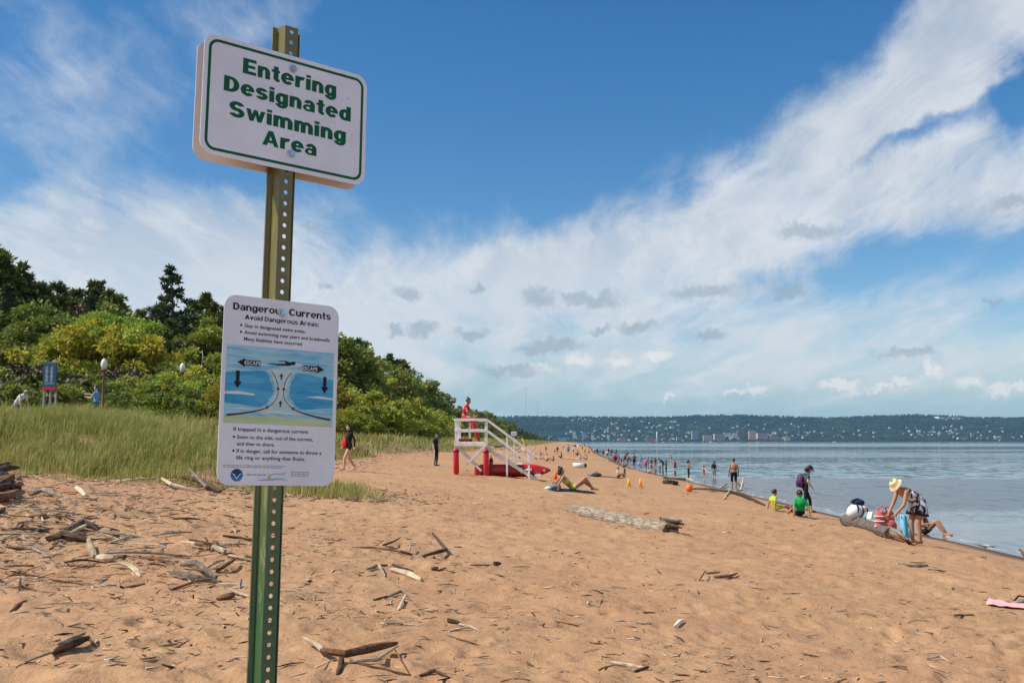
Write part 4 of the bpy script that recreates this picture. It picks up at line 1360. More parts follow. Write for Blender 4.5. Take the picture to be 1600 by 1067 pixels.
V3 = Vector
def P(**kw):
    """A standing pose in metres for a body 1.72 m tall (x right, y forward, z up); keywords move joints."""
    j = dict(pelvis=(0, 0, .94), waist=(0, .005, 1.10), chest=(0, .0, 1.27), neck=(0, -.01, 1.455), head=(0, .02, 1.60),
             shl=(-.175, -.01, 1.405), shr=(.175, -.01, 1.405), ell=(-.235, -.03, 1.125), elr=(.235, -.03, 1.125), wrl=(-.25, .05, .88), wrr=(.25, .05, .88),
             hal=(-.25, .09, .79), har=(.25, .09, .79), hil=(-.095, 0, .90), hir=(.095, 0, .90), knl=(-.10, .02, .49), knr=(.10, .02, .49),
             anl=(-.105, -.025, .085), anr=(.105, -.025, .085), tol=(-.125, .165, .025), tor=(.125, .165, .025))
    j.update(kw)
    return {k: V3(v) for k, v in j.items()}
POSES = {
    'stand': P(),
    'stand2': P(elr=(.26, .0, 1.13), wrr=(.13, .20, 1.10), har=(.05, .25, 1.12), knl=(-.11, .05, .49), anl=(-.13, .02, .085), tol=(-.17, .2, .025)),
    'phone': P(ell=(-.24, .06, 1.15), wrl=(-.08, .27, 1.22), hal=(-.03, .32, 1.27), elr=(.24, .06, 1.15), wrr=(.08, .27, 1.22), har=(.03, .32, 1.27)),
    'walk': P(hil=(-.09, .01, .90), knl=(-.10, .20, .50), anl=(-.10, .24, .10), tol=(-.11, .42, .06), knr=(.10, -.03, .49), anr=(.11, -.27, .16), tor=(.115, -.14, .03),
              ell=(-.235, -.13, 1.15), wrl=(-.24, -.12, .90), hal=(-.24, -.10, .81), elr=(.235, .02, 1.13), wrr=(.235, .17, .93), har=(.235, .22, .86)),
    'bend': P(pelvis=(0, -.16, .92), waist=(0, -.05, 1.04), chest=(0, .13, 1.14), neck=(0, .29, 1.225), head=(0, .395, 1.315), shl=(-.165, .25, 1.17), shr=(.165, .25, 1.17),
              ell=(-.19, .34, .90), elr=(.19, .35, .90), wrl=(-.12, .50, .70), wrr=(.12, .52, .70), hal=(-.09, .56, .63), har=(.09, .58, .63),
              hil=(-.10, -.14, .88), hir=(.10, -.14, .88), knl=(-.11, -.07, .48), knr=(.11, -.05, .48), anl=(-.12, -.10, .085), anr=(.12, -.08, .085), tol=(-.14, .09, .025), tor=(.14, .11, .025)),
    'stoop': P(pelvis=(0, -.10, .90), waist=(0, .02, 1.04), chest=(0, .16, 1.17), neck=(0, .30, 1.28), head=(0, .42, 1.36), shl=(-.16, .26, 1.25), shr=(.16, .26, 1.25),
               ell=(-.20, .33, .98), elr=(.20, .33, .98), wrl=(-.20, .40, .74), wrr=(.20, .40, .74), hal=(-.20, .42, .65), har=(.20, .42, .65)),
    'sit': P(pelvis=(0, -.05, .13), waist=(0, -.12, .28), chest=(0, -.13, .46), neck=(0, -.09, .645), head=(0, -.05, .79), shl=(-.17, -.10, .595), shr=(.17, -.10, .595),
             ell=(-.25, -.02, .34), elr=(.25, -.02, .34), wrl=(-.16, .22, .40), wrr=(.16, .22, .40), hal=(-.12, .30, .42), har=(.12, .30, .42),
             hil=(-.10, -.02, .12), hir=(.10, -.02, .12), knl=(-.14, .32, .46), knr=(.14, .34, .46), anl=(-.13, .58, .10), anr=(.13, .60, .10), tol=(-.15, .78, .03), tor=(.15, .80, .03)),
    'sitprop': P(pelvis=(0, -.05, .13), waist=(0, -.12, .28), chest=(0, -.15, .46), neck=(0, -.12, .645), head=(0, -.08, .79), shl=(-.17, -.13, .595), shr=(.17, -.13, .595),
                 ell=(-.27, -.22, .34), elr=(.27, -.22, .34), wrl=(-.30, -.26, .10), wrr=(.30, -.26, .10), hal=(-.32, -.27, .03), har=(.32, -.27, .03),
                 hil=(-.10, -.02, .12), hir=(.10, -.02, .12), knl=(-.16, .38, .20), knr=(.16, .38, .20), anl=(-.15, .74, .08), anr=(.15, .74, .08), tol=(-.18, .84, .20), tor=(.18, .84, .20)),
    'recline': P(pelvis=(0, -.05, .13), waist=(0, -.20, .23), chest=(0, -.34, .36), neck=(0, -.44, .52), head=(0, -.46, .66), shl=(-.17, -.42, .475), shr=(.17, -.42, .475),
                 ell=(-.24, -.60, .25), elr=(.24, -.60, .25), wrl=(-.25, -.60, .06), wrr=(.25, -.60, .06), hal=(-.25, -.66, .03), har=(.25, -.66, .03),
                 hil=(-.10, -.02, .12), hir=(.10, -.02, .12), knl=(-.12, .36, .30), knr=(.12, .34, .43), anl=(-.12, .66, .08), anr=(.12, .58, .10), tol=(-.14, .86, .04), tor=(.14, .79, .04)),
    'lie': P(pelvis=(0, 0, .12), waist=(0, -.16, .12), chest=(0, -.33, .13), neck=(0, -.52, .13), head=(0, -.66, .15), shl=(-.17, -.47, .12), shr=(.17, -.47, .12),
             ell=(-.26, -.26, .08), elr=(.26, -.26, .08), wrl=(-.27, -.03, .07), wrr=(.27, -.03, .07), hal=(-.27, .06, .05), har=(.27, .06, .05),
             hil=(-.10, .04, .11), hir=(.10, .04, .11), knl=(-.12, .44, .16), knr=(.12, .44, .14), anl=(-.12, .84, .08), anr=(.12, .84, .08), tol=(-.15, .90, .20), tor=(.15, .90, .20)),
    'chair': P(pelvis=(0, -.05, .10), waist=(0, -.04, .26), chest=(0, .02, .43), neck=(0, .08, .61), head=(0, .12, .755), shl=(-.17, .06, .56), shr=(.17, .06, .56),
               ell=(-.24, .16, .31), elr=(.24, .16, .31), wrl=(-.14, .36, .19), wrr=(.14, .36, .19), hal=(-.10, .43, .17), har=(.10, .43, .17),
               hil=(-.10, .0, .09), hir=(.10, .0, .09), knl=(-.12, .42, .12), knr=(.12, .42, .12), anl=(-.12, .44, -.30), anr=(.12, .44, -.30), tol=(-.14, .62, -.36), tor=(.14, .62, -.36)),
    'reach': P(elr=(.22, .24, 1.30), wrr=(.16, .46, 1.34), har=(.14, .55, 1.34), ell=(-.24, .14, 1.16), wrl=(-.15, .36, 1.20), hal=(-.12, .44, 1.22)),
    'armsup': P(ell=(-.36, .02, 1.46), wrl=(-.52, .06, 1.60), hal=(-.58, .08, 1.66), elr=(.34, .02, 1.30), wrr=(.50, .10, 1.30), har=(.57, .12, 1.30), knl=(-.11, .12, .50), anl=(-.12, .06, .10)),
}
# radii: (start, end) for every limb
LIMBS = {'uarm': (.052, .041), 'farm': (.041, .029), 'thigh': (.086, .058), 'shin': (.058, .036), 'foot': (.040, .030)}

def body_parts(J, female, nearby, thick=1.0, hk=1.0):
    """Closed solids along the skeleton; they are fused into one surface afterwards."""
    mb = MB()
    segs = []
    side = (J['shr'] - J['shl']).normalized()
    hipside = (J['hir'] - J['hil']).normalized()
    # trunk as a stack of oval rings
    f = .92 if female else 1.0
    st = [(J['hil'].lerp(J['hir'], .5) - (J['waist'] - J['pelvis']).normalized() * .07, .115, .085, hipside), (J['pelvis'] - (J['waist'] - J['pelvis']).normalized() * .01, .165 * (1.04 if female else 1), .115, hipside),
          (J['pelvis'].lerp(J['waist'], .55), .150 * (1.0 if female else 1.0), .105, hipside), (J['waist'], .132 * f, .095, hipside), (J['waist'].lerp(J['chest'], .55), .150 * f, .105, side),
          (J['chest'], .168 * f, .115, side), (J['chest'].lerp(J['neck'], .45), .170 * f, .100, side), (J['chest'].lerp(J['neck'], .78), .135 * f, .075, side), (J['neck'], .060, .056, side)]
    vs, fs, n = [], [], 14
    for i, (c, a, b, s) in enumerate(st):
        d = (st[min(i + 1, len(st) - 1)][0] - st[max(i - 1, 0)][0]).normalized()
        s = (s - d * s.dot(d)).normalized()
        fr_ = s.cross(d) * -1
        for k in range(n):
            t = 2 * math.pi * k / n
            vs.append(c + s * math.cos(t) * a * thick + fr_ * math.sin(t) * b * thick)
    for i in range(len(st) - 1):
        for k in range(n):
            a, b = i * n + k, i * n + (k + 1) % n
            fs.append((a, b, b + n, a + n))
    fs += [tuple(range(n - 1, -1, -1)), tuple(range((len(st) - 1) * n, len(st) * n))]
    mb.add(vs, fs)
    segs.append(('torso', J['pelvis'], J['neck']))
    # head, neck, nose, ears
    up = (J['head'] - J['neck']).normalized()
    fw = side.cross(up) * -1
    if fw.length < .1: fw = V3((0, 1, 0))
    fw.normalize()
    hd = J.get('look')
    if hd is not None:
        fw = (hd - up * hd.dot(up)).normalized()
    sd = fw.cross(up).normalized()
    M = Matrix((sd, fw, up)).transposed()
    mb.tube([J['neck'] - up * .03, J['neck'].lerp(J['head'], .6)], [.056, .050], 10)
    mb.ball(J['head'] + up * .015, (.076 * hk, .094 * hk, .108 * hk), 14, 10, M)
    mb.ball(J['head'] + fw * .045 * hk - up * .055, (.052 * hk, .050 * hk, .055 * hk), 10, 8, M)
    if nearby:
        mb.ball(J['head'] + fw * .098 * hk - up * .012, (.014, .020, .022), 8, 6, M)
        for s in (-1, 1):
            mb.ball(J['head'] + sd * s * .078 * hk - up * .005, (.012, .020, .030), 8, 6, M)
    segs.append(('neck', J['neck'], J['neck'].lerp(J['head'], .3)))
    segs.append(('head', J['head'] - up * .04, J['head'] + up * .08))
    for S in 'lr':
        sh, el_, wr, ha, hi_, kn, an, to = [J[q + S] for q in ('sh', 'el', 'wr', 'ha', 'hi', 'kn', 'an', 'to')]
        for nm, a, b in (('uarm', sh, el_), ('farm', el_, wr), ('thigh', hi_, kn), ('shin', kn, an)):
            ra, rb = LIMBS[nm]
            ra, rb = ra * thick * (.92 if female and nm in ('uarm', 'farm') else 1), rb * thick
            mid = a.lerp(b, .4)
            bulge = 1.06 if nm in ('shin', 'farm') else 1.0
            mb.tube([a + (a - b).normalized() * ra * .6, a, mid, b, b + (b - a).normalized() * rb * .6], [ra * .6, ra, (ra * .62 + rb * .38) * bulge, rb, rb * .6], 10)
            segs.append((nm + S, a, b))
        mb.ball(sh - V3((0, 0, .008)), .055 * thick, 10, 8)
        # hand: a palm and five fingers
        hv = (ha - wr).normalized()
        ps = hv.cross(fw)
        if ps.length < .2: ps = hv.cross(V3((0, 0, 1)))
        ps.normalize()
        pn = hv.cross(ps)
        mb.tube([wr - hv * .02, wr + hv * .03, wr + hv * .085], [.026, .036, .034], 8, flat=.6)
        if nearby:
            for k, (o_, ln) in enumerate(((-.027, .060), (-.009, .074), (.010, .070), (.027, .054))):
                r0 = wr + hv * .075 + ps * o_
                k1 = r0 + hv * ln * .55 + pn * .006
                mb.tube([r0, k1, k1 + (hv * .8 + pn * .55).normalized() * ln * .5], [.0105, .0095, .0080], 6)
            r0 = wr + hv * .022 - ps * .030
            k1 = r0 + (hv * .7 - ps * .7).normalized() * .036
            mb.tube([r0, k1, k1 + (hv * .9 - ps * .2 + pn * .3).normalized() * .030], [.0130, .0115, .0090], 6)
        segs.append(('hand' + S, wr, ha))
        # foot
        heel = an + (an - to).normalized() * .055
        heel.z = min(heel.z, an.z) - .035 if abs(an.z - to.z) < .09 else heel.z
        mb.tube([heel, an.lerp(to, .15) - V3((0, 0, .02)), an.lerp(to, .65), to], [.036, .043, .040, .026], 10, flat=.85)
        segs.append(('foot' + S, an, to))
    return mb, segs, (J['head'], up, fw, sd, M)

def seg_dist(P_, a, b):
    a, b = np.array(a), np.array(b)
    d = b - a
    t = np.clip(((P_ - a) @ d) / (d @ d + 1e-9), 0, 1)
    return np.linalg.norm(P_ - a - t[:, None] * d, axis=1), t

SEG_R = {'torso': .14, 'neck': .055, 'head': .10, 'uarm': .048, 'farm': .036, 'hand': .035, 'thigh': .075, 'shin': .047, 'foot': .04}
def fused(mb, voxel, name):
    me = mb.mesh(name)
    o = bpy.data.objects.new('fuse', me)
    COL.objects.link(o)
    rm = o.modifiers.new('remesh', 'REMESH')
    rm.mode = 'VOXEL'
    rm.voxel_size = voxel
    rm.adaptivity = 0
    sm = o.modifiers.new('smooth', 'SMOOTH')
    sm.iterations = 2
    sm.factor = .5
    dg = bpy.context.evaluated_depsgraph_get()
    out = bpy.data.meshes.new_from_object(o.evaluated_get(dg))
    bpy.data.objects.remove(o)
    bpy.data.meshes.remove(me)
    out.name = name
    return out

def person(label, loc, face, pose='stand', h=1.72, skin_m=None, top=None, sleeve=0.0, top_from=0.0, top_to=1.0, bottom=None, leg=0.0, shoe=None, hair=None, hairlen=0, hat=None,
           female=False, near=False, thick=1.0, group=None, sink=0.0, tweak=None, name='person', bun=False, bra=None, waist=.16, lift=0.0, hk=1.0):
    """face: compass turn about z, 0 = facing away from the camera (+Y), positive turns to the left."""
    J = {k: v.copy() for k, v in POSES[pose].items()}
    if tweak:
        for k, v in tweak.items(): J[k] = V3(v)
    mb, segs, (hp, up, fw, sd, M) = body_parts(J, female, near, thick, hk)
    d = loc.y
    me = fused(mb, .0125 if near else (.02 if d < 75 else .03), 'body')
    n = len(me.polygons)
    cen = np.zeros(n * 3, np.float32)
    me.polygons.foreach_get('center', cen)
    cen = cen.reshape(-1, 3).astype(float)
    best, bi, bt = np.full(n, 1e9), np.zeros(n, int), np.zeros(n)
    for i, (nm, a, b) in enumerate(segs):
        dist, t = seg_dist(cen, a, b)
        dist = dist / (SEG_R[nm] if nm in SEG_R else SEG_R[nm[:-1]])
        k = dist < best
        best[k], bi[k], bt[k] = dist[k], i, t[k]
    mats_ = [skin_m or SK_LIGHT]
    def slot(m):
        if m not in mats_: mats_.append(m)
        return mats_.index(m)
    mi = np.zeros(n, int)
    for i, (nm, a, b) in enumerate(segs):
        k = bi == i
        base = nm if nm in ('torso', 'neck', 'head') else nm[:-1]
        if base == 'torso':
            if top is not None: mi[k & (bt >= top_from) & (bt <= top_to)] = slot(top)
            if bottom is not None: mi[k & (bt < waist)] = slot(bottom)
        elif base == 'uarm' and top is not None: mi[k & (bt < sleeve)] = slot(top)
        elif base == 'farm' and top is not None: mi[k & (bt < sleeve - 1)] = slot(top)
        elif base == 'thigh' and bottom is not None: mi[k & (bt < max(leg, .06))] = slot(bottom)
        elif base == 'shin' and bottom is not None: mi[k & (bt < leg - 1)] = slot(bottom)
        elif base == 'foot' and shoe is not None: mi[k] = slot(shoe)
    me.materials.clear()
    for m in mats_: me.materials.append(m)
    me.polygons.foreach_set('material_index', mi.astype(np.int32))
    me.polygons.foreach_set('use_smooth', np.ones(n, bool))
    me.update()
    root = empty(name, (loc.x, loc.y, loc.z - sink + lift), face, label, 'person', group)
    s = h / 1.72
    root.scale = (s, s, s)
    link('body', me, root)
    # hair: a cap over the skull that leaves the face free
    if hair is not None:
        hb_ = MB()
        b0 = len(hb_.v)
        hb_.ball((0, 0, 0), (1, 1, 1), 16, 12)
        for i in range(b0, len(hb_.v)):
            x, y, z = hb_.v[i]
            on = not (y > .25 and z < .42 + (y - .25) * .25) and z > (-.75 if hairlen else -.48)
            k = 1.13 if on else .80
            p = hp + up * (.022 + z * .112 * k * hk) + fw * (-.006 + y * .098 * k * hk) + sd * x * .080 * k * hk
            hb_.v[i] = tuple(p)
        if hairlen:
            a = hp - fw * .055 - up * .02
            c = hp - fw * .085 - up * (.10 + hairlen)
            if pose == 'bend': c = hp + up * .0 + V3((0, 0, -.10 - hairlen)) - fw * .03
            hb_.tube([a, a.lerp(c, .5) - fw * .015, c], [.075, .075, .035], 10)
        if bun:
            hb_.ball(hp + up * .135 - fw * .055, .048, 10, 8)
        hb_.build('hair', hair, root, True)
    if near and pose != 'none':
        eb = MB()
        for s_ in (-1, 1):
            eb.ball(hp + sd * s_ * .030 + fw * .0865 * hk + up * .012, (.011, .007, .007), 8, 6, M)
        eb.build('eyes', EYE_M, root, True)
        MB().ball(hp + fw * .0925 * hk - up * .058, (.020, .006, .005), 8, 6, M).build('mouth', mat('lips', (.33, .10, .08), .5), root, True)
    if hat is not None:
        kind, hm_ = hat
        T = Matrix.Translation(hp + up * .045) @ M.to_4x4()
        hb_ = MB()
        if kind == 'sun':
            prof_ = [(.150, -.045), (.135, -.020), (.098, .0), (.096, .045), (.084, .078), (.050, .094), (.001, .098)]
        elif kind == 'cap':
            prof_ = [(.092, -.012), (.095, .02), (.088, .055), (.060, .080), (.001, .088)]
        else:
            prof_ = [(.165, -.012), (.150, -.010), (.092, .0), (.090, .05), (.070, .085), (.001, .092)]
        vs, fs, nn = [], [], 20
        for r_, z_ in prof_:
            for k in range(nn):
                t = 2 * math.pi * k / nn
                vs.append(T @ V3((r_ * math.cos(t), r_ * 1.16 * math.sin(t), z_ + (.012 * math.sin(2 * t) if r_ > .12 else 0))))
        for i in range(len(prof_) - 1):
            for k in range(nn):
                fs.append((i * nn + k, i * nn + (k + 1) % nn, (i + 1) * nn + (k + 1) % nn, (i + 1) * nn + k))
        hb_.add(vs, fs)
        if kind == 'cap':
            hb_.add([T @ V3(p) for p in ((-.075, .07, .0), (.075, .07, .0), (.055, .175, -.012), (0, .195, -.016), (-.055, .175, -.012), (-.075, .07, -.006), (.075, .07, -.006), (.055, .175, -.018), (0, .195, -.022), (-.055, .175, -.018))],
                    [(0, 1, 2, 3, 4), (9, 8, 7, 6, 5), (1, 6, 7, 2), (2, 7, 8, 3), (3, 8, 9, 4), (4, 9, 5, 0)])
        hb_.build('hat', hm_, root, True)
    return root, J, (hp, up, fw, sd)

def ploc(px, py):
    return at(px, py)

TO_CAM, AWAY, LEFT, RIGHT = math.pi, 0.0, math.pi / 2, -math.pi / 2
# ================================================================== lifeguard stand
WHITEP = mat('white_stand_paint', (.76, .74, .69), .55, .13, 5, .25, 26, spec=.3)
REDF = mat('red_rescue_foam', (.60, .022, .028), .5, .1, 5, spec=.4)
REDB = mat('red_board_gloss', (.50, .012, .020), .22, .08, 2, spec=.6)
BLACKP = mat('black_plastic', (.014, .014, .016), .5)
DARKRED = mat('dark_red_canvas', (.16, .012, .018), .8, .15, 8)
WHITE = mat('white_plastic', (.78, .78, .77), .4)
base = at(759, 743)
stand = empty('lifeguard_stand', base, 0, 'white wooden lifeguard stand with railings and a flight of steps', 'lifeguard stand')
k1 = base.y / FPX
def sx(px): return (px - 759) * k1
ZF, ZR, DY = 1.27, 2.20, 1.15
xl, xm, xs1, xs2, xf = sx(712.5), 0.0, sx(792), sx(826), sx(838)
def part(name, a, b, wd, th, up=(0, 1, 0), m=WHITEP, parent=None, bevel=.006):
    return MB().bar(a, b, wd, th, up).build(name, m, parent or stand, bevel=bevel)
def dz(x, y):    # ground level under the stand relative to its foot
    return gz(base.x + x, base.y + y) - base.z
for y in (0, DY):
    part('post', (xl, y, dz(xl, y) - .15), (xl, y, ZR), .09, .09)
    part('post', (xm, y, dz(xm, y) - .15), (xm, y, ZR), .09, .09)
    for z, th in ((ZR, .09), (ZR - .42, .11)):
        o_ = -.064 if y == 0 else .064
        part('rail', (xl - .05, y + o_, z - .03), (xm + .05, y + o_, z - .03), .035, th, (0, 0, 1))
    part('floor_beam', (xl - .06, y + (-.066 if y == 0 else .066), ZF - .06), (xm + .06, y + (-.066 if y == 0 else .066), ZF - .06), .038, .14, (0, 0, 1))
    part('brace', (xm - .02, y + (-.07 if y == 0 else .07), ZF - .12), (sx(729), y + (-.07 if y == 0 else .07), .42), .035, .09, (0, 0, 1))
    part('brace', (xl + .02, y + (.06 if y == 0 else -.06), ZF - .14), (sx(752), y + (.06 if y == 0 else -.06), .18), .035, .08, (0, 0, 1))
    # stair posts, rails and stringer
    zs = lambda x: ZF - .04 - (x - xm) * (ZF - .04 - dz(xf, 0)) / (xf - xm)
    for x in (xs1, xs2):
        part('post', (x, y, dz(x, y) - .15), (x, y, zs(x) + .90), .075, .075)
    o_ = -.056 if y == 0 else .056
    part('rail', (xm + .02, y + o_, ZR - .02), (xf + .10, y + o_, zs(xf + .10) + .90), .035, .09, (0, 0, 1))
    part('rail', (xm + .02, y + o_, ZR - .44), (xs2 + .06, y + o_, zs(xs2) + .44), .035, .09, (0, 0, 1))
    part('stringer', (xm + .03, y + (.07 if y == 0 else -.07), ZF - .24), (xf + .02, y + (.07 if y == 0 else -.07), dz(xf, 0) + .0), .04, .13, (0, 0, 1))
part('rail', (xl - .064, .0, ZR - .03), (xl - .064, DY, ZR - .03), .035, .09, (0, 0, 1))
for i in range(8):
    part('plank', (xl - .03 + i * (xm - xl + .06) / 7, -.045, ZF + .028), (xl - .03 + i * (xm - xl + .06) / 7, DY + .045, ZF + .028), (xm - xl) / 7 - .012, .032, (0, 0, 1))
nt_ = 6
for i in range(nt_):
    x = xm + .17 + (xf - xm - .12) * i / (nt_ - 1)
    z = ZF - .10 - (ZF - .14 - dz(xf, 0)) * (i + .35) / nt_
    part('tread', (x, -.02, z), (x, DY + .02, z), .27, .045, (0, 0, 1))
for x in (xl + .12, xl + .52):
    for y in (.32, .82):
        part('seat_leg', (x, y, ZF + .045), (x, y, ZR - .08), .06, .06)
part('seat', (xl + .06, .57, ZR - .06), (xl + .60, .57, ZR - .06), .66, .04, (0, 0, 1))
part('kick_board', (xl + .08, .30, ZF + .10), (xl + .62, .30, ZF + .10), .03, .12, (0, 0, 1), DARKRED)

def rescue_tube(x, y, h, r, lean, label, m=REDF, grp=None):
    p = V3((base.x + x, base.y + y, 0)); p.z = gz(p.x, p.y)
    o = empty('rescue_tube', p, 0, label, 'rescue tube', grp)
    mb = MB()
    zs_ = [0, .03, .08, h * .5, h - .10, h - .05, h - .01]
    rs = [.02, r * .75, r, r, r, r * .85, r * .35]
    mb.tube([(lean * z, .03 * z, z) for z in zs_], rs, 12, flat=.72)
    mb.build('foam', m, o, True)
    b_ = MB()
    b_.tube([(lean * (h - .16), .03 * (h - .16), h - .16), (lean * (h - .10), .03 * (h - .10), h - .10)], r * 1.06, 12, flat=.74)
    b_.build('strap', BLACKP, o, True)
    c_ = MB()
    c_.tube([(lean * h, .03 * h, h - .02), (lean * h + .02, .03, h + .07), (lean * h - .03, .04, h + .08), (lean * h - .02, .03, h - .03)], .010, 6)
    c_.build('loop', m, o, True)
    return o
rescue_tube(xl + .03, -.18, 1.03, .125, -.02, 'red rescue tube standing against the outer post of the lifeguard stand, left of the other')
rescue_tube(xm + .03, -.19, 1.05, .125, -.02, 'red rescue tube standing against the post where the steps begin')
rescue_tube(xm + .20, .15, .70, .085, .01, 'short dark red rescue tube tucked behind the middle post', mat('dark_red_foam', (.28, .012, .018), .55, .1, 5))
# the tube across the lifeguard's place on top
o = empty('rescue_tube', (base.x + xl + .52, base.y - .02, base.z + ZF + .05), 0, 'red rescue tube leaning inside the top railing beside the seat', 'rescue tube')
MB().tube([(.40, .16, 0), (.37, .16, .06), (.28, .15, .30), (.12, .14, .74), (.06, .14, .86), (.04, .14, .90)], [.04, .10, .115, .115, .09, .03], 12, flat=.7).build('foam', REDF, o, True)
MB().tube([(.10, .14, .78), (.085, .14, .82)], .119, 12, flat=.72).build('strap', BLACKP, o, True)
# a red rescue board on its edge under the steps
bd = at(801, 746)
o = empty('rescue_board', bd, R(3), 'long red rescue paddleboard lying on its edge under the lifeguard steps', 'paddleboard')
o.location.y += .42
o.location.z = gz(o.location.x, o.location.y)
L_, hgt = 121 * k1, .50
vs, fs = [], []
NS = 22
for i in range(NS + 1):
    t = i / NS
    x = (t - .5) * L_
    wdt = hgt * (min(1, (1 - t) * 4.2 + .02) ** .55) * (min(1, t * 5 + .55)) * .5
    for sgn, yk in ((1, 0), (.55, -.055), (-.55, -.055), (-1, 0), (-.55, .055), (.55, .055)):
        vs.append((x, yk * (.5 + .5 * min(1, (1 - t) * 4)), hgt * .5 - .02 + sgn * wdt + .05 * (t - .7) * (t > .7)))
for i in range(NS):
    for k in range(6):
        a, b = i * 6 + k, i * 6 + (k + 1) % 6
        fs.append((a, b, b + 6, a + 6))
fs += [tuple(range(5, -1, -1)), tuple(range(NS * 6, NS * 6 + 6))]
MB().add(vs, fs).build('board', REDB, o, True)
xb = MB()
for x, z, w_, h_ in ((.34, .24, .055, .24), (.34, .24, .20, .055), (.62, .22, .20, .040), (.58, .30, .14, .035)):
    xb.box((x, -.0585, z), (w_, .006, h_))
xb.build('white_marking', WHITE, o)
em = MB()
em.tube([(1.25, -.040, .24), (1.25, -.047, .24)], .055, 16)
em.build('emblem', mat('pale_pink_print', (.72, .38, .36), .4), o)
hd_ = MB()
for x in (-.9, -.35, .15):
    hd_.tube([(x, -.055, .40), (x + .04, -.085, .41), (x + .16, -.085, .41), (x + .20, -.055, .40)], .012, 6)
hd_.build('handle', BLACKP, o, True)
# notice on a post behind the steps
p = along(803, 58)
o = empty('notice_post', p, 0, 'small white notice on a post behind the lifeguard steps', 'sign')
tz = EYE + (HORIZON - 674) / FPX * 58 - p.z
MB().bar((0, 0, -.2), (0, 0, tz), .06, .06, (0, 1, 0)).build('post', WHITEP, o)
MB().box((0, -.05, tz - .12), (.30, .02, .22)).build('panel', WHITE, o, bevel=.004)
mb = MB()
for z, w_ in ((.05, .20), (0, .22), (-.05, .16)):
    mb.box((0, -.0625, tz - .12 + z), (w_, .003, .022))
mb.build('print', M_GREY, o)

# ================================================================== people near the stand and on the sand
SP = SC  # keep the scene handle short
gl = V3((base.x + xl + .34, base.y + .57, base.z + ZR - .04))
person('lifeguard in red top with hair in a bun sitting on top of the white stand', gl, RIGHT - .25, 'chair', 1.70, SK_TAN, C_RED, .25, .28, 1, C_RED, .25, None, HAIR_BR, 0, female=True, near=True, bun=True, lift=.0)
def stand_at(label, px, py, htpx, face, pose='stand', **kw):
    q = at(px, py)
    h = htpx * q.y / FPX
    full = {'sit': .915, 'sitprop': .91, 'recline': .78, 'lie': .28, 'bend': 1.36, 'stoop': 1.46, 'chair': 1.25}.get(pose, 1.715)
    return person(label, q, face, pose, 1.72 * h / full, **kw)
stand_at('person in dark clothes with white side stripes standing left of the lifeguard stand', 681, 728, 50, RIGHT - .5, 'stand', skin_m=SK_LIGHT, top=C_NAVY, sleeve=.75, bottom=C_BLACK, leg=2, hair=HAIR_BR, near=True, shoe=C_BLACK)
q = at(681, 728)
r_, J_, _ = bpy.data.objects['person.001'], POSES['stand'], None
st_ = MB()
for S, s_ in (('l', -1), ('r', 1)):
    st_.tube([J_['hi' + S] + V3((s_ * .078, 0, -.02)), J_['kn' + S] + V3((s_ * .058, 0, 0)), J_['an' + S] + V3((s_ * .042, 0, .03))], [.016, .014, .012], 6)
st_.build('side_stripe', C_WHITE, r_, True)
rw, Jw, hw = stand_at('person in black jacket with long dark hair walking with a red bag', 545, 736, 71, LEFT + .5, 'walk', skin_m=SK_LIGHT, top=C_BLACK, sleeve=2.1, bottom=C_BLACK, leg=.25, hair=HAIR_DK, hairlen=.18, female=True, near=True)
bg_ = MB()
bg_.ball((.06, .17, 1.02), (.17, .085, .20), 14, 10)
bg_.build('red_bag', C_RED, rw, True)
MB().tube([(.06, .15, 1.18), (.10, .12, 1.36), (.06, -.02, 1.46)], .014, 6).build('bag_strap', C_RED, rw, True)
stand_at('person in white shirt at the edge of the dune grass, left of a pair', 572, 671, 15, TO_CAM, skin_m=SK_LIGHT, top=C_WHITE, sleeve=.8, bottom=C_GREY, leg=.8, hair=HAIR_BR)
stand_at('person in pale blue shirt at the edge of the dune grass, right of a pair', 578, 671, 15, TO_CAM + .6, skin_m=SK_LIGHT, top=C_SLATE, sleeve=.8, bottom=C_KHAKI, leg=.8, hair=HAIR_GY)
# the man behind the dune, reaching out beside a folding chair
pm_ = along(151, 47)
person('person in blue shirt reaching out both arms behind the dune beside the lamp post', pm_, LEFT, 'reach', 1.78, SK_LIGHT, C_BLUE, .8, 0, 1, C_SLATE, .9, None, HAIR_BR, 0, near=True, lift=max(0, EYE + (HORIZON - 619) / FPX * 47 - 1.78 - pm_.z))
pw = along(29, 45)
person('person in white shirt bending behind the dune grass left of the blue notice board', pw, RIGHT - .4, 'stoop', 1.7, SK_LIGHT, C_WHITE, .8, 0, 1, C_GREY, .8, None, HAIR_GY, 0, lift=max(0, EYE + (HORIZON - 629) / FPX * 45 - 1.80 - pw.z))
pw = along(75, 52)
person('person in dark clothes standing behind the legs of the blue notice board', pw, TO_CAM, 'stand', 1.68, SK_LIGHT, C_BLACK, .6, 0, 1, C_BLACK, 1.9, C_WHITE, HAIR_DK, 0, lift=max(0, EYE + (HORIZON - 626) / FPX * 52 - 1.62 - pw.z))
pc = along(136, 44)
o = empty('beach_chair', (pc.x, pc.y, pc.z), LEFT + .3, 'turquoise folding beach chair half hidden in the dune grass', 'beach chair')
lc = max(0, EYE + (HORIZON - 645) / FPX * 44 - .72 - pc.z)
TQ = C_TEAL
MB().box((0, .02, .34 + lc), (.52, .48, .03)).build('seat', TQ, o)
MB().box((0, -.30, .55 + lc), (.52, .03, .50), Matrix.Rotation(R(18), 3, 'X')).build('backrest', TQ, o)
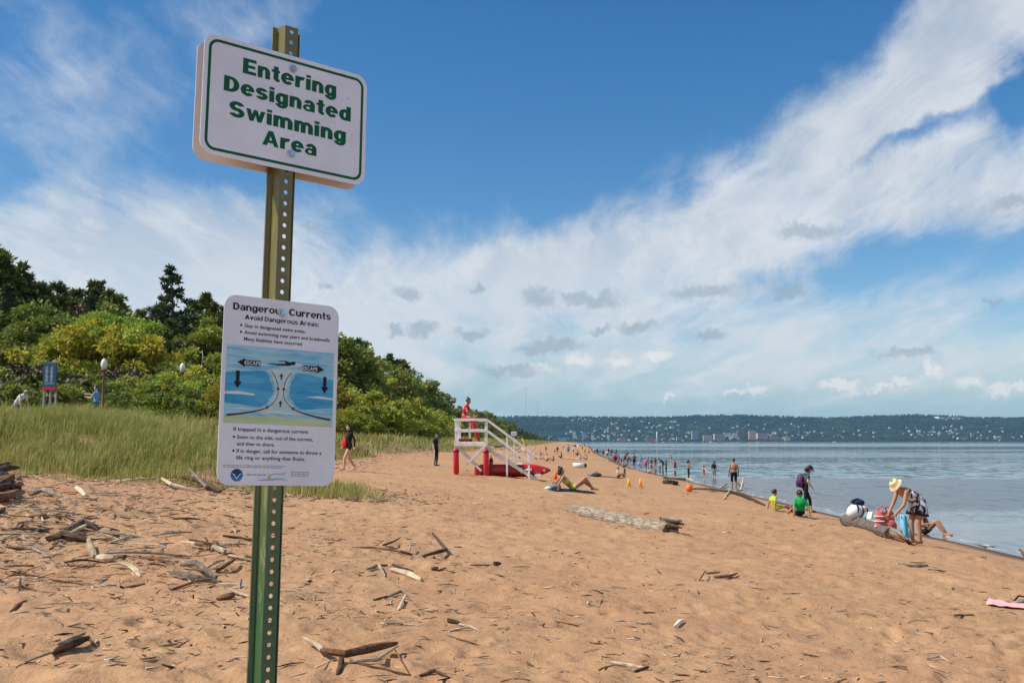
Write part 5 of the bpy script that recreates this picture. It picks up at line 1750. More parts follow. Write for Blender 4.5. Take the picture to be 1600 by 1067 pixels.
for s_ in (-1, 1):
    MB().tube([(s_ * .27, .25, 0), (s_ * .27, -.10, .40 + lc), (s_ * .27, -.40, .80 + lc)], .014, 6).build('side_frame', M_ZINC, o)
    MB().tube([(s_ * .27, -.28, 0), (s_ * .27, .22, .52 + lc), (s_ * .27, -.26, .54 + lc)], .014, 6).build('arm', M_ZINC, o)
# sunbather and the things round her
qs = at(898, 767)
person('sunbather in yellow green bikini leaning back on the arms with knees drawn up', qs, RIGHT + .15, 'recline', 1.66, SK_TAN, C_NEON, 0, .42, .66, C_NEON, .05, None, HAIR_DK, .02, female=True, near=True, bun=True)
def towel(label, px, py, w_, l_, rz, m, name='beach_towel', fold=.02):
    q = at(px, py)
    o = empty(name, q, rz, label, 'towel')
    n, k = 10, 6
    vs = []
    c_, s_ = math.cos(rz), math.sin(rz)
    for i in range(n + 1):
        for j in range(k + 1):
            x, y = (i / n - .5) * l_, (j / k - .5) * w_
            X, Y = q.x + x * c_ - y * s_, q.y + x * s_ + y * c_
            vs.append((x, y, gz(X, Y) - q.z + .022 + fold * abs(math.sin(i * 1.7 + j * 2.3 + px))))
    fs = [(i * (k + 1) + j, (i + 1) * (k + 1) + j, (i + 1) * (k + 1) + j + 1, i * (k + 1) + j + 1) for i in range(n) for j in range(k)]
    t = MB().add(vs, fs).build('cloth', m, o, True)
    sl = t.modifiers.new('thickness', 'SOLIDIFY'); sl.thickness = .012
    return o
towel('dark striped towel under the sunbather in the yellow green bikini', 893, 767, .7, 1.5, .15, C_NAVY)
q = at(866, 765)
o = empty('shoulder_bag', q, .3, 'grey and white bag lying on the sand behind the sunbather', 'bag')
MB().ball((0, 0, .09), (.24, .15, .11), 14, 8).build('bag_body', C_GREY, o, True)
MB().ball((-.22, -.05, .05), (.13, .10, .06), 10, 6).build('bag_flap', C_WHITE, o, True)
MB().tube([(-.1, -.02, .17), (-.02, -.03, .24), (.08, -.02, .18)], .012, 6).build('bag_strap', C_BLACK, o, True)

def cone(label, px, py, h, m, grp=None):
    q = at(px, py)
    o = empty('marker_cone', q, .3, label, 'cone', grp)
    MB().box((0, 0, .012), (h * .62, h * .62, .024)).build('cone_base', m, o, bevel=.006)
    MB().tube([(0, 0, .02), (0, 0, h * .5), (0, 0, h)], [h * .24, h * .15, h * .055], 14).build('cone_body', m, o, True)
    return o
ORP = mat('orange_plastic', (.80, .15, .012), .45)
YEP = mat('yellow_orange_plastic', (.86, .38, .015), .45)
cone('orange marker cone on the sand between the red board and the sunbather', 868, 749, .40, ORP)
cone('yellow marker cone on the sand beyond the sunbather, left of two', 982.5, 760, .36, YEP)
cone('yellow marker cone on the sand beyond the sunbather, right of two', 1000.5, 760, .36, YEP)
q = at(1077, 768)
o = empty('bucket', q, 0, 'orange bucket standing by the end of the long pale branch', 'bucket')
MB().tube([(0, 0, 0), (0, 0, .28)], [.11, .14], 16).build('bucket_body', ORP, o, True)
MB().tube([(-.14, 0, .27), (-.09, -.05, .36), (.09, -.05, .36), (.14, 0, .27)], .010, 6).build('handle', M_ZINC, o, True)
q = at(905, 731)
o = empty('rolled_mat', q, -.1, 'white rolled mat with a dark end lying on the open sand', 'mat')
MB().tube([(-.45, 0, .17), (.38, 0, .17)], .17, 16).build('roll', C_WHITE, o, True)
MB().tube([(.37, 0, .17), (.52, -.02, .15)], [.15, .12], 12).build('dark_end', C_BLACK, o, True)

# ================================================================== children, walker and the group on the log
stand_at('child in yellow green clothes sitting on the sand leaning on the arms', 1213, 798, 31, RIGHT + .3, 'sitprop', skin_m=SK_TAN, top=C_LIME, sleeve=.6, bottom=C_LIME, leg=.8, hair=HAIR_DK, near=True, thick=1.08, hk=1.3)
stand_at('child in bright green shirt sitting with back to the camera near the water', 1249, 806, 38, AWAY + .1, 'sitprop', skin_m=SK_TAN, top=C_GREEN, sleeve=.95, bottom=C_BLACK, leg=.8, hair=HAIR_DK, near=True, thick=1.2, hk=1.28)
qw = at(1259, 803)
rw, Jw, hw = person('person in slate shirt walking with head bowed under a purple backpack', qw, RIGHT + .1, 'walk', 1.62, SK_LIGHT, C_SLATE, .7, 0, 1, C_BLACK, 1.55, C_BLACK, HAIR_DK, .04, near=True, waist=.2,
       tweak=dict(chest=(0, .04, 1.26), neck=(0, .09, 1.43), head=(0, .17, 1.555), shl=(-.17, .05, 1.385), shr=(.17, .05, 1.385), ell=(-.22, -.02, 1.13), wrl=(-.22, .0, .90), hal=(-.22, .03, .82)), hat=('cap', C_BLACK))
bp_ = MB()
vs0 = len(bp_.v)
bp_.ball((0, -.17, 1.16), (.155, .115, .255), 16, 12)
bp_.build('backpack', mat('purple_nylon', (.085, .030, .075), .6, .3, 9, .2, 40), rw, True)
MB().ball((0, -.27, 1.06), (.115, .05, .13), 12, 8).build('backpack_pocket', mat('dark_purple_nylon', (.04, .014, .045), .6, .2, 9), rw, True)
for s_ in (-1, 1):
    MB().tube([(s_ * .10, -.10, 1.36), (s_ * .115, .06, 1.415), (s_ * .12, .15, 1.28), (s_ * .13, .06, 1.08), (s_ * .12, -.08, 1.02)], .018, 6, flat=.6).build('backpack_strap', C_BLACK, rw, True)

def zebra():
    m = bpy.data.materials.new('black_and_white_print_cloth')
    m.use_nodes = True
    k = Nodes(m.node_tree)
    p = k.n('ShaderNodeBsdfPrincipled')
    k.link(p.outputs[0], k.n('ShaderNodeOutputMaterial').inputs[0])
    tc = k.n('ShaderNodeTexCoord').outputs['Object']
    wv = k.v('ADD', tc, k.v('SCALE', k.noise(tc, 5, 3, .5, color=True), scale=.22))
    n = k.noise(k.mapping(wv, rot=(.5, .4, .3), scale=(1, 1, .35)), 13, 2, .5)
    k.link(k.mix(k.step(n, .49, .53), (.012, .012, .022), (.70, .69, .72)), p.inputs['Base Color'])
    p.inputs['Roughness'].default_value = .8
    return m
ZEB = zebra()
qb = at(1427, 851)
rb, Jb, hb2 = person('person in straw hat and black and white dress bending over the bags', qb, LEFT + .28, 'bend', 1.74, SK_TAN, ZEB, 0, .18, .80, C_BLACK, .22, None, HAIR_DK, 0, hat=('sun', C_CREAM), female=True, near=True, thick=1.08)
# the dress: a loose tube of cloth hung from the chest over hips and thighs
ax_ = [V3((0, .17, 1.145)), V3((0, .06, 1.10)), V3((0, -.06, 1.035)), V3((0, -.15, .93)), V3((0, -.15, .82)), V3((0, -.13, .69))]
ra_ = [(.180, .120), (.176, .132), (.172, .140), (.205, .170), (.228, .195), (.250, .215)]
vs, fs, n = [], [], 26
for i, (c, (a, b)) in enumerate(zip(ax_, ra_)):
    d_ = (ax_[min(i + 1, 5)] - ax_[max(i - 1, 0)]).normalized()
    fr_ = d_.cross(V3((1, 0, 0))).normalized()
    for k in range(n):
        t = 2 * math.pi * k / n
        w_ = 1 + (.055 * math.sin(5 * t + 1) + .03 * math.sin(9 * t)) * max(0, i - 2) / 3
        vs.append(c + V3((1, 0, 0)) * math.cos(t) * a * w_ + fr_ * math.sin(t) * b * w_)
for i in range(5):
    for k in range(n):
        fs.append((i * n + k, (i + 1) * n + k, (i + 1) * n + (k + 1) % n, i * n + (k + 1) % n))
mi_ = [0] * (4 * n) + [0] * n
dm = MB().add(vs, fs)
dr = dm.build('dress', ZEB, rb, True)
sl = dr.modifiers.new('cloth', 'SOLIDIFY'); sl.thickness = .008; sl.offset = 1
hm2 = MB()
hv_ = [V3(v) for v in vs[-n:]]
hm2.add([p + (p - ax_[-1]) * .012 for p in hv_] + [p + (p - ax_[-1]) * .03 - V3((0, 0, .05)) for p in hv_], [(k, k + n, (k + 1) % n + n, (k + 1) % n) for k in range(n)])
o_ = hm2.build('hem', C_BLACK, rb, True)
sl = o_.modifiers.new('cloth', 'SOLIDIFY'); sl.thickness = .008
for s_ in (-1, 1):
    MB().tube([(s_ * .09, .20, 1.255), (s_ * .10, .10, 1.225), (s_ * .10, .16, 1.06)], .010, 6).build('dress_strap', C_BLACK, rb, True)
qs2 = at(1448, 836)
person('person sitting by the water behind the one in the straw hat', qs2, RIGHT - .7, 'sit', 1.6, SK_TAN, C_BROWN, 0, .2, .8, C_BLACK, .3, None, HAIR_DK, .12, female=True, near=True)

# ================================================================== driftwood
def wood(name, pale, dark, bump=.8):
    m = bpy.data.materials.new(name)
    m.use_nodes = True
    k = Nodes(m.node_tree)
    p = k.n('ShaderNodeBsdfPrincipled')
    k.link(p.outputs[0], k.n('ShaderNodeOutputMaterial').inputs[0])
    tc = k.n('ShaderNodeTexCoord').outputs['Object']
    gr = k.noise(k.mapping(tc, scale=(2.0, 16, 16)), 2.2, 6, .65)
    bl = k.noise(tc, 4, 4, .6)
    c = k.mix(k.step(gr, .34, .62), dark, pale)
    c = k.mix(k.step(bl, .42, .66, 0, .6), c, tuple(x * .62 for x in dark))
    h = k.n('ShaderNodeHueSaturation')
    k.put(h.inputs['Color'], c)
    k.put(h.inputs['Value'], k.step(k.n('ShaderNodeObjectInfo').outputs['Random'], 0, 1, .72, 1.25))
    k.link(h.outputs[0], p.inputs['Base Color'])
    p.inputs['Roughness'].default_value = .9
    p.inputs['Specular IOR Level'].default_value = .15
    k.link(k.bump(gr, bump, .012), p.inputs['Normal'])
    return m
W_PALEWOOD = wood('bleached_wood', (.62, .50, .35), (.40, .29, .18))
W_GREYWOOD = wood('grey_weathered_wood', (.34, .29, .23), (.15, .115, .085))
W_DARKWOOD = wood('dark_wet_bark', (.135, .088, .056), (.050, .030, .020))
W_REDWOOD = wood('brown_bark', (.26, .135, .070), (.10, .050, .028))
WM = {'pale': W_PALEWOOD, 'grey': W_GREYWOOD, 'dark': W_DARKWOOD, 'brown': W_REDWOOD}
wr = random.Random(21)
def limb(mb, pts, rad, n=9, flat=1.0, rough=.10, sub=3, seed=0):
    """A wooden limb: bent tube with uneven girth."""
    r = random.Random(seed)
    P_, Q_ = [], []
    for i in range(len(pts) - 1):
        for k in range(sub):
            t = k / sub
            P_.append(V3(pts[i]).lerp(V3(pts[i + 1]), t)); Q_.append(rad[i] * (1 - t) + rad[i + 1] * t)
    P_.append(V3(pts[-1])); Q_.append(rad[-1])
    b = len(mb.v)
    mb.tube(P_, Q_, n, flat=flat)
    gro = [1 + r.uniform(-rough * 1.6, rough) for _ in range(n)]
    for i in range(b, len(mb.v)):
        c = P_[(i - b) // n]
        p = V3(mb.v[i])
        e_ = 1.0 if n <= (i - b) < len(P_) * n - n else r.uniform(.35, 1.0)
        mb.v[i] = tuple(c + (p - c) * gro[(i - b) % n] * (1 + r.uniform(-rough, rough) * .6) * e_)
    return mb
def log_mesh(L, stations, m, parent, at_, d, n=22, seed=0, squash=.9, name='trunk'):
    """A trunk along its own x axis with grooves that run with the grain. stations: (t, radius, rise)."""
    r = random.Random(seed)
    gro = [1 + r.uniform(-.085, .06) for _ in range(n)]
    vs, fs, ns = [], [], 34
    for i in range(ns + 1):
        t = i / ns
        rad = float(np.interp(t, [q[0] for q in stations], [q[1] for q in stations]))
        ris = float(np.interp(t, [q[0] for q in stations], [q[2] for q in stations]))
        for k in range(n):
            a = 2 * math.pi * k / n
            g = gro[k] + .035 * math.sin(3 * a + 5 * t + seed) + r.uniform(-.012, .012)
            vs.append((t * L + (.05 * r.random() if i in (0, ns) else 0), math.cos(a) * rad * g, math.sin(a) * rad * g * squash + ris))
    for i in range(ns):
        for k in range(n):
            a, b = i * n + k, i * n + (k + 1) % n
            fs.append((a, a + n, b + n, b))
    fs += [tuple(range(n)), tuple(range((ns + 1) * n - 1, ns * n - 1, -1))]
    o = MB().add(vs, fs).build(name, m, parent)
    o.location = at_
    o.rotation_euler = V3(d).to_track_quat('X', 'Z').to_euler()
    return o
def drift(label, limbs, m, name='driftwood_branch', cat='driftwood', group=None, sink=.3):
    """limbs: lists of (px, py, lift, radius); the first point of the first limb is the anchor."""
    a = at(limbs[0][0][0], limbs[0][0][1])
    objs = []
    root = empty(name, a, 0, label, cat, group)
    for i, pts in enumerate(limbs):
        P_ = []
        for px, py, lift, rd in pts:
            q = at(px, py)
            P_.append(V3((q.x - a.x, q.y - a.y, q.z - a.z + lift + rd * (1 - sink))))
        mb = limb(MB(), P_, [p[3] for p in pts], 9, seed=int(a.x * 100) + i)
        mm = m[i] if isinstance(m, list) else m
        mb.build('limb', mm, root, False)
    return root
drift('brown gnarled branch with pale broken tip in the foreground right of the post',
      [[(475, 1008, .04, .012), (497, 1019, .03, .020), (505, 1026, .02, .024)], [(504, 1025, .02, .024), (540, 1034, .03, .026), (580, 1031, .05, .034), (618, 1020, .05, .020)], [(534, 1034, .02, .020), (531, 1046, .0, .018), (527, 1055, -.01, .016)],
       [(545, 1036, .0, .014), (590, 1036, .02, .012), (622, 1022, .05, .008)]], [W_PALEWOOD, W_REDWOOD, W_DARKWOOD, W_PALEWOOD])
drift('thin dark twig lying beside the gnarled branch in the foreground', [[(560, 1038, 0, .006), (600, 1046, 0, .007), (640, 1056, 0, .006)], [(616, 1024, .04, .005), (628, 1040, .02, .005), (641, 1056, 0, .004)]], W_REDWOOD, 'driftwood_twig')
drift('dark stick with a curved end at the lower edge near the gnarled branch', [[(655, 1057, 0, .010), (680, 1052, .01, .011), (702, 1059, 0, .008)]], W_REDWOOD, 'driftwood_stick')
drift('long pale flat stick lying on open sand at the lower centre', [[(953, 1037, 0, .014), (980, 1042, .0, .017), (1010, 1046, 0, .014)]], W_PALEWOOD, 'driftwood_stick')
drift('short dark piece under the end of the long pale stick', [[(992, 1050, 0, .010), (1013, 1047, .01, .016)]], W_DARKWOOD, 'driftwood_stick')
drift('splintered dark log with a thin pale tail in the lower left corner', [[(40, 1034, 0, .006), (84, 1024, .01, .012)], [(80, 1026, .01, .016), (110, 1018, .02, .036), (138, 1008, .03, .018)], [(90, 1018, .03, .010), (132, 1004, .05, .012)]], [W_GREYWOOD, W_DARKWOOD, W_GREYWOOD])
drift('small upright twig stuck in the sand beyond the lower left log', [[(30, 924, 0, .010), (32, 915, .06, .008)], [(31, 920, .02, .007), (58, 924, .0, .006)]], W_DARKWOOD, 'driftwood_twig')
drift('long dark branch with upturned snags on the sand left of the centre', [[(550, 856, 0, .008), (585, 858, .01, .012), (625, 866, .02, .016), (643, 868, 0, .018)], [(598, 856, .02, .014), (615, 856, .06, .012), (626, 848, .05, .008)], [(640, 866, .02, .014), (641, 858, .10, .009)], [(660, 871, 0, .016), (697, 866, .04, .024), (676, 852, .14, .020)], [(672, 870, 0, .011), (695, 874, 0, .012)]],
      [W_REDWOOD, W_DARKWOOD, W_PALEWOOD, W_DARKWOOD, W_PALEWOOD])
drift('pale splintered slab lying on the sand below the dark snagged branch', [[(612, 893, .0, .03), (640, 902, .0, .038), (658, 909, 0, .024)], [(614, 888, .02, .020), (645, 899, .03, .016)], [(572, 892, 0, .020), (592, 888, .02, .022), (602, 902, 0, .015)], [(585, 884, .0, .014), (606, 886, .01, .012)]], [W_PALEWOOD, W_DARKWOOD, W_GREYWOOD, W_DARKWOOD])
drift('black stone sized chunk of driftwood right of the pale slab', [[(674, 891, 0, .018), (685, 892, .01, .022)], [(684, 894, 0, .010), (698, 889, .01, .008)]], W_DARKWOOD, 'driftwood_chunk')
drift('crossed grey and pale sticks in front of the post foot', [[(601, 936, 0, .012), (626, 934, .05, .014), (640, 939, .02, .010)], [(622, 955, 0, .010), (634, 938, .04, .012)], [(583, 939, 0, .008), (606, 936, .02, .010)]], [W_GREYWOOD, W_PALEWOOD, W_DARKWOOD])
drift('long thin pale stick lying level on the sand at centre', [[(598, 974, 0, .008), (630, 976, .0, .010), (655, 978, 0, .007)]], W_PALEWOOD, 'driftwood_stick')
drift('dark branch with a pale forked end on the sand at centre', [[(700, 972, 0, .020), (718, 977, .01, .016)], [(716, 976, 0, .010), (735, 982, .01, .010), (750, 987, 0, .006)], [(702, 988, 0, .008), (735, 984, .02, .008)]], [W_DARKWOOD, W_PALEWOOD, W_PALEWOOD])
drift('thin forked stick with a dark knot on the sand right of centre', [[(735, 884, 0, .007), (775, 884, .0, .010)], [(772, 883, 0, .028), (782, 884, .01, .024)], [(780, 886, 0, .012), (798, 895, 0, .008)]], [W_REDWOOD, W_DARKWOOD, W_PALEWOOD])
drift('bleached white flat chip lying alone on the sand', [[(1053, 980, 0, .009), (1062, 976, .015, .017), (1069, 971, .01, .008)]], mat('white_bleached_wood', (.78, .72, .64), .8, .1, 6), 'driftwood_chip')
drift('two flat brown sticks lying end to end on the open sand at right', [[(1103, 897, 0, .016), (1125, 896, .01, .013)], [(1116, 903, 0, .015), (1140, 903, .01, .018), (1152, 899, .02, .010)], [(1093, 908, 0, .010), (1102, 899, .05, .008)]], [W_REDWOOD, W_REDWOOD, W_DARKWOOD])
drift('bleached double stick on the sand below the bags', [[(1402, 882, 0, .020), (1425, 885, .0, .024), (1448, 884, .0, .022), (1466, 888, 0, .012)], [(1420, 879, 0, .012), (1446, 881, .02, .014)], [(1450, 891, 0, .014), (1478, 893, 0, .010)]], [W_PALEWOOD, W_PALEWOOD, W_DARKWOOD])
drift('pale curved stick in the lower right part of the sand', [[(1448, 1030, 0, .010), (1468, 1030, .02, .012), (1487, 1037, 0, .008)]], W_PALEWOOD, 'driftwood_stick')
drift('stick with a dark end lying level on the sand below the pink towel', [[(1490, 962, 0, .014), (1505, 963, .0, .012), (1521, 961, 0, .012)]], [W_REDWOOD], 'driftwood_stick')
drift('weathered root stump with dark hollows at the left edge below the grass',
      [[(-12, 772, 0, .13), (6, 764, .05, .13), (20, 754, .08, .07)], [(-8, 756, .16, .09), (10, 752, .22, .08), (30, 747, .20, .03)], [(-12, 788, .0, .10), (10, 784, .03, .07), (28, 774, .06, .03)], [(4, 770, .10, .05), (32, 766, .02, .03)],
       [(-4, 762, .22, .06), (14, 758, .14, .05), (26, 764, .0, .03)], [(-10, 780, .12, .06), (14, 772, .12, .05), (24, 770, .0, .02)], [(-2, 748, .25, .05), (16, 744, .28, .025)]], [W_REDWOOD, W_DARKWOOD, W_REDWOOD, W_DARKWOOD, W_GREYWOOD, W_DARKWOOD, W_DARKWOOD], 'root_stump')
drift('dark weathered plank lying on the sand right of the root stump', [[(46, 777, .02, .03), (66, 774, .05, .05), (110, 781, .0, .018)], [(52, 770, .06, .02), (82, 776, .02, .022)]], [W_GREYWOOD, W_GREYWOOD], 'driftwood_plank')
drift('thick dark log at the middle of the left driftwood heap', [[(72, 846, .0, .035), (100, 845, .03, .05), (142, 847, .0, .03)]], W_DARKWOOD, 'driftwood_log')
drift('bark covered log lying at the top of the left driftwood heap', [[(104, 832, .02, .04), (128, 827, .05, .055), (152, 830, .02, .035)], [(108, 838, .0, .03), (148, 822, .05, .02)]], [W_GREYWOOD, W_PALEWOOD], 'driftwood_log')
drift('short cream coloured block on the sand just below the dune grass', [[(119, 766, .02, .042), (127, 772, .02, .048), (134, 779, .02, .042)]], mat('cream_wood', (.52, .44, .33), .85, .25, 9, .4, 20), 'driftwood_block')
drift('pale crooked branch beside the grey slab on the left', [[(138, 855, .05, .03), (143, 866, .02, .035), (148, 874, .0, .04)], [(152, 877, 0, .035), (166, 879, .01, .045), (178, 878, .02, .03)]], W_PALEWOOD)
drift('long dark stick running level on the left sand', [[(222, 872, 0, .014), (250, 876, .01, .016), (272, 883, 0, .012)]], W_REDWOOD, 'driftwood_stick')
drift('heavy weathered grey stick left of the signpost, largest of its heap', [[(266, 900, .02, .02), (285, 906, .03, .030), (310, 909, .02, .026), (342, 912, .0, .016)], [(282, 888, .02, .024), (306, 892, .05, .034), (338, 910, .03, .022)], [(338, 896, 0, .022), (368, 885, .05, .020)], [(340, 914, 0, .016), (377, 916, .01, .014)]], [W_GREYWOOD, W_GREYWOOD, W_DARKWOOD, W_PALEWOOD])
drift('pale stick sloping down towards the post left of it', [[(358, 926, .02, .014), (375, 931, .01, .012), (391, 934, 0, .010)], [(338, 938, 0, .020), (366, 936, .02, .030)]], [W_PALEWOOD, W_REDWOOD], 'driftwood_stick')
drift('bleached short log on the sand left of the signpost', [[(332, 860, .02, .030), (342, 864, .02, .034), (351, 867, .02, .030)]], W_PALEWOOD, 'driftwood_log')
drift('long thin pale stick on the sand left of the signpost', [[(284, 849, 0, .014), (305, 851, .01, .016), (326, 853, 0, .012)], [(326, 856, 0, .010), (362, 853, .01, .010)]], W_PALEWOOD, 'driftwood_stick')
drift('dark shape added for the shaded hollow at the edge of the dune grass', [[(156, 724, .0, .09), (184, 720, .04, .12), (226, 722, .02, .09)]], W_DARKWOOD, 'driftwood_log')  # dark limb put in for the shaded gap at the grass foot
drift('curved bleached branch under the edge of the grass beside the lower sign', [[(252, 756, .10, .03), (268, 764, .06, .04), (302, 768, .0, .03)]], W_PALEWOOD)
drift('dark tangle of branches at the foot of the dune beside the lower sign', [[(284, 754, .1, .05), (310, 762, .12, .06), (345, 772, .02, .04)], [(296, 748, .2, .03), (322, 768, .06, .04)]], [W_DARKWOOD, W_GREYWOOD])
# the big half-buried trunk in the middle of the beach
a0, a1 = at(889, 800), at(1060, 834)
o = empty('driftwood_log', a0, 0, 'large grey driftwood trunk half buried in the sand with a splintered right end', 'log')
d_ = a1 - a0
log_mesh(d_.length * .93, [(0, .06, .04), (.06, .16, .03), (.25, .215, .03), (.55, .20, .0), (.8, .165, .0), (1, .15, .02)], wood('mottled_grey_wood', (.33, .27, .20), (.135, .105, .078)), o, (0, 0, 0), d_, seed=4)
for k in range(9):
    t0 = wr.uniform(.86, .92)
    mb = limb(MB(), [d_ * t0 + V3((wr.uniform(-.03, .03), wr.uniform(-.06, .06), .05 + k * .022)), d_ * wr.uniform(.98, 1.05) + V3((wr.uniform(-.04, .04), wr.uniform(-.08, .08), .02 + k * .026))], [.05, .022], 7, seed=k)
    mb.build('splinter', wr.choice([W_GREYWOOD, W_DARKWOOD, W_DARKWOOD]), o, True)
# the log by the water that carries the bags
b0, b1_ = at(1318, 818), at(1392, 842)
o = empty('driftwood_log', b0, 0, 'dark wet log by the water with beach bags laid on it', 'log')
d_ = b1_ - b0
log_mesh(d_.length, [(0, .12, .12), (.05, .17, .13), (.4, .19, .14), (1, .16, .12)], wood('dark_weathered_wood', (.20, .165, .13), (.085, .065, .05)), o, (0, 0, 0), d_, seed=8)
e1 = at(1421, 851) - b0
for k in range(7):
    limb(MB(), [d_ * .95 + V3((wr.uniform(-.05, .05), wr.uniform(-.06, .06), .05 + .03 * k)), d_.lerp(e1, .5) + V3((0, wr.uniform(-.1, .1), .03 + .03 * k)), e1 + V3((wr.uniform(-.1, .05), wr.uniform(-.15, .15), .01 + .02 * k))], [.06, .05, .02], 7, seed=k + 30).build('root', wr.choice([W_DARKWOOD, W_GREYWOOD, W_REDWOOD]), o, True)
lx = d_.normalized()
# backpack, tote, towel and book resting on that log
q = b0 + d_ * .36 + V3((0, 0, .34))
o = empty('backpack', q, .3, 'white and navy striped backpack lying on the log by the water', 'backpack')
WN = mat('white_bag_cloth', (.74, .73, .72), .75, .06, 8)
MB().ball((-.05, 0, .14), (.29, .19, .20), 18, 12, Matrix.Rotation(R(-18), 3, 'Y')).build('bag_body', WN, o, True)
for x in (-.16, .00, .15):
    MB().tube([(x + .20 * math.cos(t) * .25, -.185 * math.cos(t), .14 - x * .32 + .200 * math.sin(t)) for t in np.linspace(-1.4, 1.9, 12)], .020, 6).build('navy_stripe', C_NAVY, o, True)
MB().ball((.02, .0, .36), (.19, .15, .10), 14, 8).build('bag_lid', C_NAVY, o, True)
MB().tube([(-.16, -.05, .34), (-.20, -.05, .43), (-.02, -.03, .47), (.12, -.02, .42)], .022, 6).build('bag_handle', C_NAVY, o, True)
MB().ball((.10, -.13, .20), (.12, .06, .09), 12, 8).build('bag_pocket', WN, o, True)
q = b0 + d_ * .62 + V3((0, 0, .34))
o = empty('book', q, .6, 'cream coloured book leaning on the log between the bags', 'book')
MB().box((0, 0, .09), (.035, .14, .19), Matrix.Rotation(R(24), 3, 'Y')).build('cover', mat('cream_card', (.72, .66, .46), .6), o)
MB().box((.020, 0, .086), (.012, .132, .18), Matrix.Rotation(R(24), 3, 'Y')).build('pages', C_WHITE, o)
q = at(1384, 836) + V3((0, .05, .10))
o = empty('tote_bag', q, .2, 'coral red beach bag with white stripes standing on the end of the log', 'bag')
CORAL = cloth('coral_cloth', (.58, .13, .11))
vs, fs, n = [], [], 20
for i, (z, a, b) in enumerate(((0, .25, .13), (.10, .27, .15), (.28, .25, .14), (.42, .24, .12), (.46, .22, .10))):
    for k in range(n):
        t = 2 * math.pi * k / n
        vs.append((a * math.cos(t) * (1 + .05 * math.sin(3 * t + i)), b * math.sin(t) * (1 + .07 * math.sin(5 * t + i)), z + .03 * math.sin(2 * t + 1)))
for i in range(4):
    for k in range(n):
        fs.append((i * n + k, i * n + (k + 1) % n, (i + 1) * n + (k + 1) % n, (i + 1) * n + k))
fs.append(tuple(range(n - 1, -1, -1)))
MB().add(vs, fs).build('bag_body', CORAL, o, True)
for z in (.12, .24, .36):
    MB().tube([(-.262 * math.cos(t) , -.150 * math.sin(t) - .004, z) for t in np.linspace(-.2, 1.25, 8)], .026, 6, flat=.5).build('white_stripe', WN, o, True)
for y in (-.1, .1):
    MB().tube([(-.12, y, .42), (-.10, y, .56), (.02, y, .60), (.10, y, .56), (.12, y, .42)], .016, 6).build('handle', CORAL, o, True)
MB().ball((.10, -.10, .12), (.17, .10, .16), 12, 8, Matrix.Rotation(.5, 3, 'Y')).build('folded_cloth', CORAL, o, True)
q = at(1413, 842) + V3((0, .02, .02))
o = empty('beach_towel', q, .2, 'light blue towel hanging beside the red bag', 'towel')
vs, fs = [], []
for i in range(9):
    for j in range(6):
        vs.append((.080 * (j / 5 - .5) * 2 * (1 + .25 * i / 8) + .04 * i / 8, .05 * math.sin(j * 1.9 + i * .5) - .10 * i / 8, .56 - .55 * i / 8))
for i in range(8):
    for j in range(5):
        fs.append((i * 6 + j, i * 6 + j + 1, (i + 1) * 6 + j + 1, (i + 1) * 6 + j))
t_ = MB().add(vs, fs).build('cloth', cloth('light_blue_cloth', (.20, .55, .70)), o, True)
t_.modifiers.new('thickness', 'SOLIDIFY').thickness = .02
towel('pink towel spread on the sand at the right edge', 1596, 950, .36, .75, -.5, cloth('pink_cloth', (.78, .40, .40)))
q = at(1596, 946)
o = empty('sandal', q, .4, 'grey sandal with black strap on the pink towel', 'sandal')
MB().tube([(-.10, 0, .045), (0, 0, .05), (.14, .0, .045)], [.03, .045, .04], 10, flat=.5).build('sole', C_GREY, o, True)
MB().tube([(-.09, .03, .05), (-.04, 0, .12), (.06, -.02, .10), (.12, -.03, .05)], .012, 6).build('strap', C_BLACK, o, True)
drift('pale bleached root washed up at the water edge at far right', [[(1568, 850, .02, .05), (1580, 848, .05, .09), (1592, 856, .04, .06)], [(1588, 858, .02, .05), (1606, 872, .0, .04)]], [mat('white_bleached_wood', (.78, .72, .64), .8), W_REDWOOD], 'driftwood_root')
drift('dark waterlogged stick at the edge of the water on the right', [[(1520, 851, 0, .02), (1540, 856, .0, .03), (1556, 857, .01, .035)]], W_DARKWOOD, 'driftwood_stick')
drift('dark log lying on the sand in front of the wading people', [[(1037, 756, .0, .12), (1048, 757, .02, .13), (1059, 757, .0, .10)]], W_DARKWOOD, 'driftwood_log')
drift('long pale branch lying along the water edge', [[(1080, 766, .03, .06), (1110, 767, .04, .07), (1140, 770, .03, .07)], [(1138, 770, .05, .07), (1160, 776, .03, .09), (1195, 790, .0, .04)], [(1140, 770, .10, .04), (1131, 781, .0, .03)]], [W_PALEWOOD, W_DARKWOOD, W_PALEWOOD])
drift('pale driftwood with upright antler like prongs at the water edge', [[(1157, 768, .0, .07), (1160, 762, .25, .06), (1162, 758, .60, .03)], [(1158, 765, .12, .05), (1152, 765, .45, .02)], [(1160, 764, .25, .04), (1167, 764, .55, .02)], [(1150, 768, .02, .06), (1168, 768, .0, .06)]], W_PALEWOOD, 'driftwood_root')
drift('arched grey branch beside the man in black shorts', [[(1126, 764, .0, .05), (1136, 762, .22, .05), (1148, 766, .05, .05)]], W_GREYWOOD)
drift('pale straight pole lying near the seated couple', [[(1035, 748, .03, .08), (1070, 750, .05, .09), (1085, 752, .02, .06)]], W_PALEWOOD, 'driftwood_pole')
drift('pale stick lying on the sand behind the far seated people', [[(950, 720, .04, .10), (966, 722, .05, .10)]], W_PALEWOOD, 'driftwood_pole')
